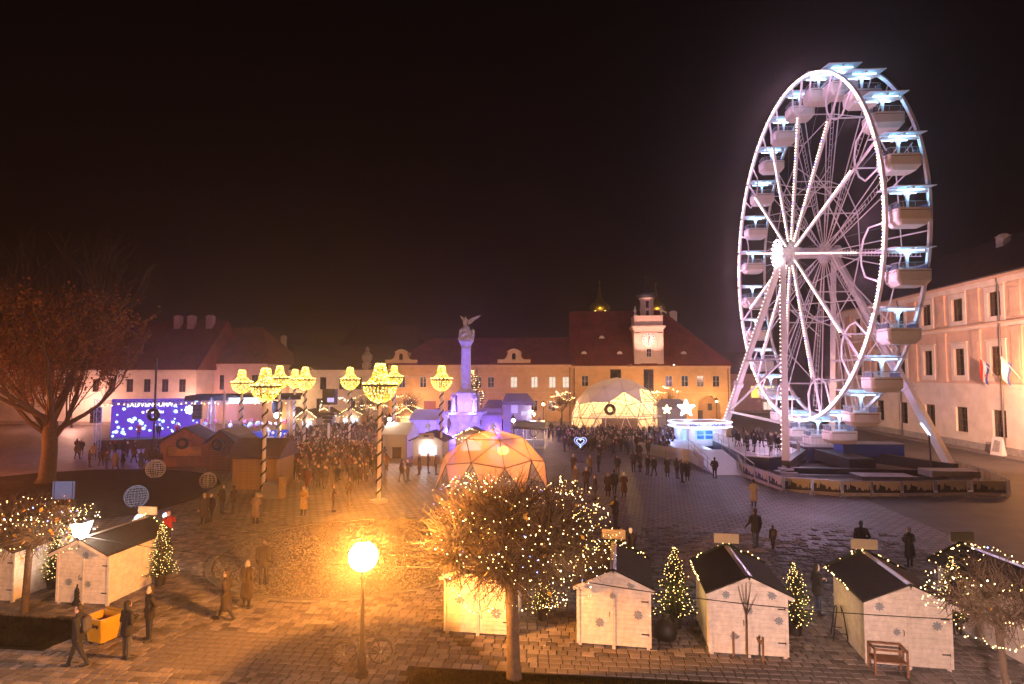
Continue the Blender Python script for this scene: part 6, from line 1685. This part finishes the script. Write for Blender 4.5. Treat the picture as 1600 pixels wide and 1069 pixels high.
# ================================================================== stage
sc_ = empty("stage", (-47.5, 68.5, 0), radians(24), "open air stage with dark flat roof, trusses and violet light", "stage")
b = MB(); b.box((1, 2, .55), (19, 8, 1.1)); b.build("stage_floor", M_black, sc_)
b = MB(); b.box((7, 2, 6.0), (13, 9, .22)); b.box((7, -2.5, 5.72), (13, .16, .4)); b.build("stage_roof", M_felt, sc_)
def truss(b, p, q, w=.4):
    p, q = Vector(p), Vector(q); d = (q - p).normalized(); u = d.orthogonal().normalized() * w / 2; v = d.cross(u).normalized() * w / 2; n = max(2, int((q - p).length / w))
    for s1, s2_ in ((1, 1), (1, -1), (-1, -1), (-1, 1)): b.tube([p + u * s1 + v * s2_, q + u * s1 + v * s2_], .03, 4)
    for i in range(n):
        a, c = p.lerp(q, i / n), p.lerp(q, (i + 1) / n); sg = 1 if i % 2 else -1
        for s1 in (-1, 1): b.tube([a + u * s1 + v * sg, c + u * s1 - v * sg], .018, 3, cap=False); b.tube([a + v * s1 + u * sg, c + v * s1 - u * sg], .018, 3, cap=False)
for x_ in (-8.3, 3.4, 12.2):
    b = MB(); truss(b, (x_, -2.4, 0), (x_, -2.4, 5.9), .55); b.build("truss_tower", M_steel, sc_)
b = MB(); truss(b, (-8.3, -2.5, 5.4), (12.2, -2.5, 5.4), .4); b.build("roof_truss", M_steel, sc_)
b = MB(); b.box((-3.2, 1.2, 3.4), (9.6, .2, 4.6)); scr = b.build("led_wall", glow("screen_violet", (.16, .06, .85), .9), sc_)
rr = random.Random(31); b = MB()
for k in range(75):
    x_, z = rr.uniform(-7.8, 1.4), rr.uniform(1.3, 5.4); s_ = rr.uniform(.1, .3)
    if -6.2 < x_ < -1.4 and z > 3.7: continue
    for j in range(3): M = Matrix.Rotation(j * pi / 3 + .2, 3, 'Y'); b.box((x_, 1.07, z), (s_ * .3, .03, s_ * 1.6), M=M)
b.build("screen_snowflake", glow("screen_white", (.35, .7, 1), 6), scr)
b = MB()
for j in range(4): M = Matrix.Rotation(j * pi / 4, 3, 'Y'); b.box((.4, 1.06, 4.3), (.22, .03, 1.1), M=M)
b.build("screen_star", glow("screen_star", (.9, .95, 1), 5), scr)
def lettering(txt, parent, loc_, size, m, rx=pi / 2):
    cu = bpy.data.curves.new("lettering", 'FONT'); cu.body = txt; cu.size = size; cu.align_x = 'CENTER'; cu.extrude = .004
    t = bpy.data.objects.new("lettering_tmp", cu); COL.objects.link(t)
    me = bpy.data.meshes.new_from_object(t.evaluated_get(bpy.context.evaluated_depsgraph_get())); bpy.data.objects.remove(t); bpy.data.curves.remove(cu)
    me.materials.clear(); me.materials.append(m); o = obj("lettering", me, parent, loc_); o.rotation_euler = (rx, 0, 0); return o
lettering("ADVENTURA", scr, (-3.8, 1.05, 4.75), .78, glow("screen_text", (.95, .98, 1), 5)); lettering("u Osijeku", scr, (-3.6, 1.05, 3.95), .62, MATS["screen_text"])
for x_, z in ((1.8, 4.9), (-8.6, 4.7)):
    b = MB(); 
    for k in range(4): b.box((x_, -2.0, z - .45 * k), (1.0, .7, .42), rz=0)
    b.build("speaker_array", M_black, sc_)
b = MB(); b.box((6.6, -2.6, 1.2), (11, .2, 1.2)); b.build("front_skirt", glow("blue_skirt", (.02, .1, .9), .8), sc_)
b = MB()
for k in range(34):
    x_, z = rr.uniform(1.2, 12), rr.uniform(.8, 2.9); s_ = rr.uniform(.16, .34); b.ball((x_, -2.9 + rr.uniform(-.2, .2), z), s_, 6)
b.build("flower_cluster", mat("white_flower", (.7, .7, .75), .7), sc_)
b = MB()
for k in range(20): b.ball((rr.uniform(0, 12), -2.7 + rr.uniform(-.2, .2), rr.uniform(2.3, 3.2)), rr.uniform(.14, .28), 6)
b.build("flower_cluster", mat("pink_flower", (.6, .12, .2), .7), sc_)
b = MB(); b.box((7.0, -2.75, 5.5), (3.4, .12, .7)); b.build("stage_sign", glow("stage_sign", (.75, .85, 1), 2.4), sc_)
b = MB(); bulbs_along(b, [(-8, -2.8, 5.2), (12, -2.8, 5.2)], 40, .07, .1); bulbs_along(b, [(11.2, -2.7, 1), (11.2, -2.7, 5)], 26, .06, .06); b.build("string_lights", M_bulb, sc_)
b = MB(); b.box((12.0, -1.2, 3.2), (1.5, .2, 4.4)); b.build("amber_drape", cloth("amber_drape", (.6, .3, .06), .3), sc_)
light("stage_wash", sc_, (-2, -1.2, 5.3), (.3, .2, 1), 900, .3); light("stage_wash", sc_, (6, -4.4, 4.6), (.2, .35, 1), 900, .3); light("stage_wash", sc_, (11, -3.4, 4.6), (1, .5, .3), 260, .3)
b = MB()
for x_ in (-2, 6, 11): b.tube([(x_, -2.4, 5.4), (x_, -2.0, 5.1)], .12, 8)
b.build("stage_lamp", M_black, sc_)
b = MB(); b.tube([(10.8, -3.6, 3.6), (10.8, -3.4, 3.75)], .3, 12); b.build("follow_spot", glow("follow_spot", (1, .98, .95), 70), sc_); b = MB(); b.lathe([(.55, 4.0), (.62, 4.3), (.62, 5.3), (.5, 5.4)], 12, (10.8, -3.3, 0)); b.build("drum_speaker", M_black, sc_)
for k, (px, py, lb) in enumerate(((242, 560, "slim dark mast before the stage screen"), (350, 610, "pale mast right of the stage"))):
    p = G(px + 2, 735); e = empty("mast", (D(px, 640, 56).x, 56, 0), 0, lb, "mast"); b = MB(); b.tube([(0, 0, 0), (0, 0, D(px, py, 56).z)], .1, 8); b.build("pole", M_black if k == 0 else M_polew, e)
    if k == 0: b = MB(); b.ring((0, -.2, D(px, 648, 56).z), .5, .18, 18, 6, 'y'); b.build("wreath", M_garl, e)

# ================================================================== things on the lawn at left
def wire_ball(px, py, Y, r_, lb, m):
    c = Vector((D(px, py, Y).x, Y, r_)); e = empty("wire_ball", (c.x, Y, 0), 0, lb, "ornament", "wire balls on the round lawn"); b = MB()
    for k in range(9):
        z = r_ * (-.9 + 1.8 * k / 8); q = sqrt(max(.01, r_ * r_ - z * z)); b.ring((0, 0, r_ + z), q, .018, 24, 3)
    for k in range(6): M = k * pi / 6; b.tube([(r_ * cos(t) * cos(M), r_ * cos(t) * sin(M), r_ + r_ * sin(t)) for t in [2 * pi * i / 24 for i in range(25)]], .018, 3, cap=False)
    b.build("wire_cage", m, e)
M_wire = mat("white_wire", (.6, .58, .6), .5)
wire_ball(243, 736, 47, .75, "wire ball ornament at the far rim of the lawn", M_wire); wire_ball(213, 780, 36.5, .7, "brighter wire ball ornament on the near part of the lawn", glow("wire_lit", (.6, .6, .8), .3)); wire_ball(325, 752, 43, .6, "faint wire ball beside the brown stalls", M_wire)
p = G(98, 800); e = empty("info_board", p, radians(10), "pale blue information board on the lawn edge at left", "board"); b = MB(); b.box((0, 0, 1.35), (1.3, .06, 1.1)); b.build("panel", glow("board_lit", (.3, .3, .55), .5), e); b = MB(); b.tube([(-.55, 0, 0), (-.55, 0, 1.9)], .04, 5); b.tube([(.55, 0, 0), (.55, 0, 1.9)], .04, 5); b.build("post", M_black, e)
p = G(147, 850); e = empty("snowman_light", p + Vector((0, 3.2, 0)), 0, "small glowing white snowball lights behind the lower left hut", "light ornament"); b = MB(); b.sm = True; b.ball((0, 0, .5), .3, 10); b.ball((.1, 0, 1.0), .2, 10); b.ball((1.2, .5, .6), .18, 10); b.build("glow_ball", glow("cold_ball", (.7, .85, 1), 2.4), e)
# flags and board at the palace
fl = empty("flag", (45.85, 69.9, 9.2), 0, "red white and blue checkered-shield flag on the palace front", "flag")
b = MB(); b.tube([(0, 0, -1.2), (-1.9, 0, 1.3)], .035, 6); b.build("flag_pole", M_wwood, fl)
def flag_cloth(parent, y, stripes, x0=-1.9, z0=1.25):
    for k, m in enumerate(stripes):
        b = MB(); n = 8
        for i in range(n):
            q = []
            for ii in (i, i + 1):
                for kk in (k, k + 1):
                    u, v = ii / n, kk / 3; xx = x0 + .55 * v * 1.9 + .08 * sin(6 * u + v); yy = y + .12 * sin(5 * u + 4 * v) + .35 * v; q.append((xx, yy, z0 - .7 * v - 2.3 * u))
            b.add(q, [(0, 1, 3, 2)])
        b.build("flag_stripe", m, parent)
M_fr, M_fw, M_fb = mat("flag_red", (.55, .02, .02), .8), mat("flag_white", (.65, .62, .6), .8), mat("flag_blue", (.03, .07, .3), .8)
flag_cloth(fl, 0, (M_fr, M_fw, M_fb))
b = MB()
for i in range(5):
    for j in range(5):
        if (i + j) % 2 == 0: b.box((-1.9 + .5 + j * .08, .1 + .05 * j, .45 - .12 * i - .7), (.08, .05, .12))
b.build("checker_shield", M_fr, fl)
f2 = empty("flag", (45.85, 66.6, 9.2), 0, "white and dark blue flag at the right edge of the palace front", "flag")
b = MB(); b.tube([(0, 0, -1.2), (-1.9, 0, 1.3)], .035, 6); b.build("flag_pole", M_wwood, f2); flag_cloth(f2, 0, (M_fw, M_fw, M_fb))
e = empty("map_board", (44.3, 68.6, 0.13), radians(-80), "white folding board with a printed map at the foot of the palace", "board"); b = MB(); b.add([(-.7, 0, 0), (.7, 0, 0), (.62, .25, 1.9), (-.62, .25, 1.9), (-.7, .6, 0), (.7, .6, 0), (.62, .32, 1.9), (-.62, .32, 1.9)], [(0, 1, 2, 3), (5, 4, 7, 6), (3, 2, 6, 7), (1, 5, 6, 2), (4, 0, 3, 7)]); b.build("board", mat("board_white", (.6, .55, .5), .6), e)
b = MB(); b.add([(-.5, .01, .35), (.4, .01, .35), (.45, .14, 1.5), (-.3, .2, 1.6)], [(0, 1, 2, 3)]); b.build("map_print", mat("map_print", (.3, .26, .24), .6, var=.8, vscale=9), e)
# ================================================================== people
K = lambda *a: a
HV = .02
def hero(px, py, i, rz, col, label, h=1.0, **ov):
    k, tr, ht, kw = VAR[i]; kw = dict(kw); tr = ov.pop('tr', tr); ht = ov.pop('ht', ht); kw.update(ov); kw['fingers'] = True
    me = grow_figure("person", figure_caps(**kw), [M_coat, TR[tr], M_skin, HT[ht], M_shoe, M_bagp], HV)
    p = G(px, py); return person(p, i, rz, col, label, h, None, HV, 0, me)
hero(232, 1002, 3, radians(-35), (.016, .013, .012), "person with dark hair and dark coat facing left beside the yellow bin", 1.0, coat='jacket', arms='pockets', ht=0)
hero(197, 1030, 6, radians(160), (.016, .015, .016), "person in black hooded puffer seen from behind, nearest the yellow bin", .98, arms='cup')
hero(120, 1043, 10, radians(-70), (.016, .016, .02), "person with a backpack striding left in front of the yellow bin", 1.03, stride=.28)
hero(352, 971, 8, radians(-80), (.022, .015, .012), "person in dark coat walking left in front of the gravel bed", 1.0, stride=.3, arms='pockets', ht=0, hat=True)
hero(385, 952, 2, radians(170), (.03, .02, .016), "person in long dark coat with a pale bag at the gravel bed's edge", 1.0)
hero(411, 915, 0, radians(190), (.014, .012, .012), "tall person in black standing on the gravel bed", 1.06, ht=0)
hero(1181, 856, 7, radians(185), (.013, .012, .013), "adult in black jacket and jeans walking away hand in hand with a child", 1.08, tr=1, arms='hold', stride=.15, ht=0)
hero(1208, 858, 10, radians(190), (.02, .018, .024), "small child with backpack holding the adult's hand", .66, stride=.12)
hero(1347, 880, 1, radians(180), (.012, .012, .013), "person in black jacket and cap seen from behind above the hut's sign", 1.08)
hero(1422, 886, 2, radians(200), (.013, .012, .012), "person in long black coat and pale hat on the open paving at right", 1.0, ht=5)
hero(1178, 792, 2, radians(175), (.3, .25, .2), "person in light beige coat on the open paving below the wheel", 1.0, ht=0)
hero(1117, 748, 1, radians(150), (.02, .017, .02), "lone person in dark jacket standing at the foot of the ramp", 1.0)
hero(975, 778, 2, radians(200), (.07, .035, .03), "person in brown coat and white knit hat right of the round tree", 1.0, ht=3)
hero(950, 776, 3, radians(160), (.018, .014, .016), "left one of the dark couple beside the brown coat", .97)
hero(960, 774, 7, radians(185), (.02, .016, .018), "right one of the dark couple beside the brown coat", 1.02)
hero(962, 826, 1, radians(120), (.014, .013, .016), "person in black half hidden by the right side of the round tree", 1.04)
hero(972, 886, 4, radians(180), (.03, .025, .03), "left one of two people standing before the hut with four snowflakes", .97, ht=2)
hero(986, 884, 5, radians(190), (.025, .02, .025), "right one of two people standing before the hut with four snowflakes", .95)
hero(1278, 962, 4, radians(100), (.016, .015, .016), "person in dark coat at the counter left of the trestle hut", 1.03, ht=0, hat=False)
hero(262, 852, 5, radians(60), (.4, .025, .02), "person in red jacket before the lower left hut's counter", .97, ht=4)
HB = [(318, 820, 3, (.02, .014, .012), "person with a white bag near the lawn's corner"), (329, 816, 0, (.02, .016, .014), "person in dark jacket beside the one with the white bag"), (347, 803, 1, (.03, .02, .014), "person at the back of the small group left of the honey hut"), (364, 804, 6, (.03, .02, .014), "hooded person in the small group left of the honey hut"), (399, 819, 2, (.2, .14, .1), "person in light coat below the grey crate"),
      (474, 806, 2, (.35, .2, .06), "person in yellowish coat in the amber glow"), (520, 800, 4, (.06, .04, .03), "dim figure standing in the amber glow, left"), (545, 790, 1, (.05, .03, .02), "dim figure standing in the amber glow, right"),
      (628, 754, 7, (.03, .02, .018), "leftmost of the people before the open white booth"), (637, 752, 5, (.05, .03, .028), "second from left of the people before the open white booth"), (655, 742, 3, (.07, .05, .05), "third from left of the people before the open white booth"), (669, 740, 4, (.025, .02, .02), "person leaning at the open white booth's counter"), (681, 742, 6, (.04, .025, .02), "rightmost of the people before the open white booth"),
      (900, 765, 11, (.14, .1, .08), "person in tan coat just above the round tree's right edge"), (916, 770, 5, (.03, .022, .02), "person beside the tan coat above the round tree"), (930, 782, 0, (.02, .018, .022), "person in dark coat nearest the round tree's lights"),
      (1066, 754, 0, (.014, .012, .014), "tallest of the dark group left of the ramp"), (1058, 748, 1, (.03, .02, .025), "left one of the dark group left of the ramp"), (1074, 752, 3, (.016, .014, .016), "right one of the dark group left of the ramp"), (1043, 746, 2, (.03, .022, .028), "person in long coat two steps left of the ramp group"), (1022, 744, 7, (.02, .018, .022), "walking pair before the board fence, right one"), (1012, 742, 1, (.015, .014, .018), "walking pair before the board fence, left one"), (1000, 738, 8, (.02, .016, .02), "person in long dark coat at the left end of the board fence"), (990, 738, 4, (.03, .025, .03), "person in dark jacket below the board fence's left end"), (965, 742, 6, (.016, .015, .018), "hooded person left of the long dark coats"), (922, 742, 11, (.18, .13, .1), "person in light brown jacket right of the blue heart light"), (935, 738, 0, (.016, .014, .016), "person in black right of the light brown jacket"), (896, 742, 5, (.05, .04, .045), "person at the left foot of the blue heart light")]
for px, py, i, col, lb in HB:
    person(G(px, py), i, radians(rnd.uniform(-180, 180)), col, lb, rnd.uniform(.95, 1.06), None, .034)
# people with red hats or balloons near the kiosk
for px, py, i, lb in ((874, 690, 9, "person with red hat farthest back beside the kiosk"), (882, 706, 9, "person with red hat right of the kiosk"), (888, 692, 5, "person in red jacket beside the red hats")):
    person(G(px, py), i, radians(rnd.uniform(-60, 60)), (.35, .02, .025) if i == 5 else (.03, .025, .03), lb, 1.0)
def pip(x, y, P):
    c = False; j = len(P) - 1
    for i in range(len(P)):
        if (P[i][1] > y) != (P[j][1] > y) and x < (P[j][0] - P[i][0]) * (y - P[i][1]) / (P[j][1] - P[i][1]) + P[i][0]: c = not c
        j = i
    return c
taken = []; taken_l = []
CN = ["black", "charcoal", "dark navy", "dark brown", "brown", "dark green", "grey", "taupe", "wine red", "blue", "light beige", "plum"]
VN = ["knit cap", "black cap", "grey hat", "blond hair", "raised cup", "white hat", "hood", "striding step", "dark hair", "red hat", "backpack", "leaning back"]
def crowd_label(vi, ci, where): return "person in %s with %s, %s" % (CN[ci], VN[vi], where)
def crowd(poly, n, label, group, z=0.0, r=.5, world=False, face=None):
    P = [(p[0], p[1]) for p in (poly if world else [G(*q) for q in poly])]
    x0, x1, y0, y1 = min(p[0] for p in P), max(p[0] for p in P), min(p[1] for p in P), max(p[1] for p in P); k = 0; t = 0; cr = random.Random(len(label))
    while k < n and t < 9000:
        t += 1; x, y = cr.uniform(x0, x1), cr.uniform(y0, y1)
        if not pip(x, y, P) or any((x - a) ** 2 + (y - b_) ** 2 < r * r for a, b_ in taken): continue
        taken.append((x, y)); k += 1
        rz = cr.uniform(-pi, pi) if face is None else face + cr.uniform(-.7, .7)
        vi = cr.randrange(12); ci = min(11, int(cr.random() ** 1.6 * 12)); taken_l.append(1)
        person((x, y), vi, rz, COATS[ci], crowd_label(vi, ci, label), cr.uniform(.9, 1.07), group, .042, z)
crowd([(432, 676), (600, 674), (598, 700), (585, 735), (540, 752), (470, 748), (440, 725), (434, 700)], 96, "in the crowd between striped poles", "crowd between the striped poles")
crowd([(440, 660), (600, 657), (640, 664), (600, 676), (430, 680)], 44, "at the crowd's back by the stalls", "back of the crowd by the far stalls")
crowd([(868, 688), (1058, 686), (1062, 704), (1000, 728), (880, 716)], 74, "in the crowd before the white dome", "crowd before the white dome")
crowd([(112, 738), (250, 736), (262, 714), (118, 706)], 27, "watching the stage", "onlookers before the stage", face=pi)
crowd([(16.2, 59.5), (20.0, 60.0), (21.2, 63), (21.2, 68), (16.2, 69)], 17, "on the wheel's boarding deck", "queue on the boarding deck", 1.2, .55, True)
# the rest of the crowd, past counting
MASSM = [mat("crowd_cloth_%d" % i, COATS[i], .9) for i in (1, 3, 4, 6, 7, 8)]
def crowd_mass(polys, label):
    V = []; F = []; MI = []; cr = random.Random(77); base = []
    for i in range(6):
        me = person_mesh(VAR[i][0], .075, VAR[i][1], VAR[i][2], **VAR[i][3]); base.append(([v.co.copy() for v in me.vertices], [tuple(q.vertices) for q in me.polygons], [q.material_index for q in me.polygons]))
    for poly, n in polys:
        P = [(q.x, q.y) for q in (G(*c) for c in poly)]; x0, x1, y0, y1 = min(q[0] for q in P), max(q[0] for q in P), min(q[1] for q in P), max(q[1] for q in P); k = t = 0
        while k < n and t < 20000:
            t += 1; x, y = cr.uniform(x0, x1), cr.uniform(y0, y1)
            if not pip(x, y, P) or any((x - a) ** 2 + (y - b_) ** 2 < .15 for a, b_ in taken): continue
            taken.append((x, y)); k += 1; vs, fs, ms = cr.choice(base); a = cr.uniform(-pi, pi); h = cr.uniform(.92, 1.06); o_ = len(V); cm = cr.randrange(6); ca, sa = cos(a) * h, sin(a) * h
            V += [(x + v.x * ca - v.y * sa, y + v.x * sa + v.y * ca, v.z * h) for v in vs]; F += [tuple(i + o_ for i in f) for f in fs]; MI += [cm if m == 0 else 5 + m for m in ms]
    me = bpy.data.meshes.new("crowd"); me.from_pydata(V, [], F)
    for m in MASSM + [TR[0], M_skin, HT[0], M_shoe, M_bagp]: me.materials.append(m)
    me.polygons.foreach_set("material_index", MI); me.update(); o = obj("crowd", me); tag(o, label, "crowd", None, "stuff"); return o
crowd_mass([([(436, 664), (604, 660), (600, 700), (575, 722), (450, 722), (436, 690)], 330), ([(872, 682), (1056, 680), (1058, 698), (990, 712), (890, 706)], 170), ([(442, 715), (600, 710), (606, 742), (560, 764), (480, 768), (446, 748)], 150), ([(690, 668), (880, 668), (880, 690), (850, 700), (846, 676)], 24)], "dense mass of people filling the square between the stalls")
# signal-like loudspeaker post in the crowd
p = Vector((D(514, 640, 66).x, 66, 0)); e = empty("loudspeaker_post", p, 0, "post with stacked violet-lit boxes rising from the crowd", "loudspeaker"); z1, z2 = D(514, 620, 66).z, D(514, 650, 66).z
b = MB(); b.tube([(0, 0, 0), (0, 0, z1)], .14, 8); b.build("post", M_polew, e)
b = MB(); b.box((.1, 0, z1), (1.5, .8, 1.8)); b.build("upper_box", M_black, e); b = MB()
for k in range(3): b.box((0, 0, z2 + .25 - .42 * k), (1.6 - .3 * k, .8, .36))
b.build("lower_box", M_navy, e); b = MB(); b.box((.35, -.42, z1 - .35), (.8, .03, .5)); b.build("screen", glow("small_screen", (.6, .5, 1), 1.5), e)
# performers on the stage
for k, (x_, y_, c_) in enumerate(((-4.6, -.6, (.3, .03, .03)), (-2.4, -1.2, (.02, .02, .03)), (-.6, -.4, (.35, .04, .05)))):
    q = sc_.matrix_basis @ Vector((x_, y_, 1.1)); person((q.x, q.y), (5, 0, 4)[k], radians(24), c_, ("performer in red at the left of the stage", "performer in black at the stage's middle", "performer in red right of the one in black")[k], 1.0, None, .042, 1.1)
# ================================================================== pieces that can be told apart become parts of their own
def split_islands(o):
    me = o.data; n = len(me.vertices); par = list(range(n))
    def find(a):
        while par[a] != a: par[a] = par[par[a]]; a = par[a]
        return a
    for p in me.polygons:
        a = find(p.vertices[0])
        for v in p.vertices[1:]: par[find(v)] = a
    isl = {}
    for p in me.polygons: isl.setdefault(find(p.vertices[0]), []).append(p)
    if len(isl) < 2 or len(isl) > 80: return
    base = o.name.split(".")[0]
    for ps in isl.values():
        ids = sorted({v for p in ps for v in p.vertices}); mp = {v: i for i, v in enumerate(ids)}
        m2 = bpy.data.meshes.new(base); m2.from_pydata([tuple(me.vertices[v].co) for v in ids], [], [tuple(mp[v] for v in p.vertices) for p in ps])
        for m in me.materials: m2.materials.append(m)
        m2.polygons.foreach_set("material_index", [p.material_index for p in ps]); m2.update()
        q = obj(base, m2, o.parent, o.location, o.rotation_euler.z)
    bpy.data.objects.remove(o)
SPLIT = {"gondola_axle", "box_lid", "cross_tie", "post", "belfry_opening", "corner_post", "leg", "tent_pole", "stakes", "stay_cable", "window_poster", "speaker_array", "stage_lamp", "glow_ball", "spot_lamp", "flower_cluster", "passage_door", "leg_brace", "screen_snowflake"}
for o in list(bpy.data.objects):
    if o.type == 'MESH' and o.parent is not None and not o.children:
        nm = o.name.split(".")[0]
        if nm in SPLIT and o.data.users == 1: split_islands(o)
        elif nm in ("fairy_lights", "garland_lights", "string_lights", "leg_lights", "bulbs", "arch_lights", "heart_bulbs", "light_strip", "hub_star", "light_cable"): o["kind"] = "stuff"
# ================================================================== haze added to stand in for lens glow round the lamps
HZ = MB(); HZ.box((0, 230, 22), (830, 620, 47))
hz = HZ.build("haze", [])
hm = bpy.data.materials.new("lens_glow_haze"); hm.use_nodes = True
n = hm.node_tree.nodes; l = hm.node_tree.links
n.remove(n["Principled BSDF"])
pv = n.new("ShaderNodeVolumePrincipled")
pv.inputs["Color"].default_value = (.95, .8, .7, 1)
pv.inputs["Density"].default_value = 0.0011
pv.inputs["Anisotropy"].default_value = .86
l.new(pv.outputs[0], n["Material Output"].inputs["Volume"])
hz.data.materials.append(hm)
tag(hz, kind="stuff"); hz["label"] = "added haze standing in for lens glow round the lamps"; hz["category"] = "haze"
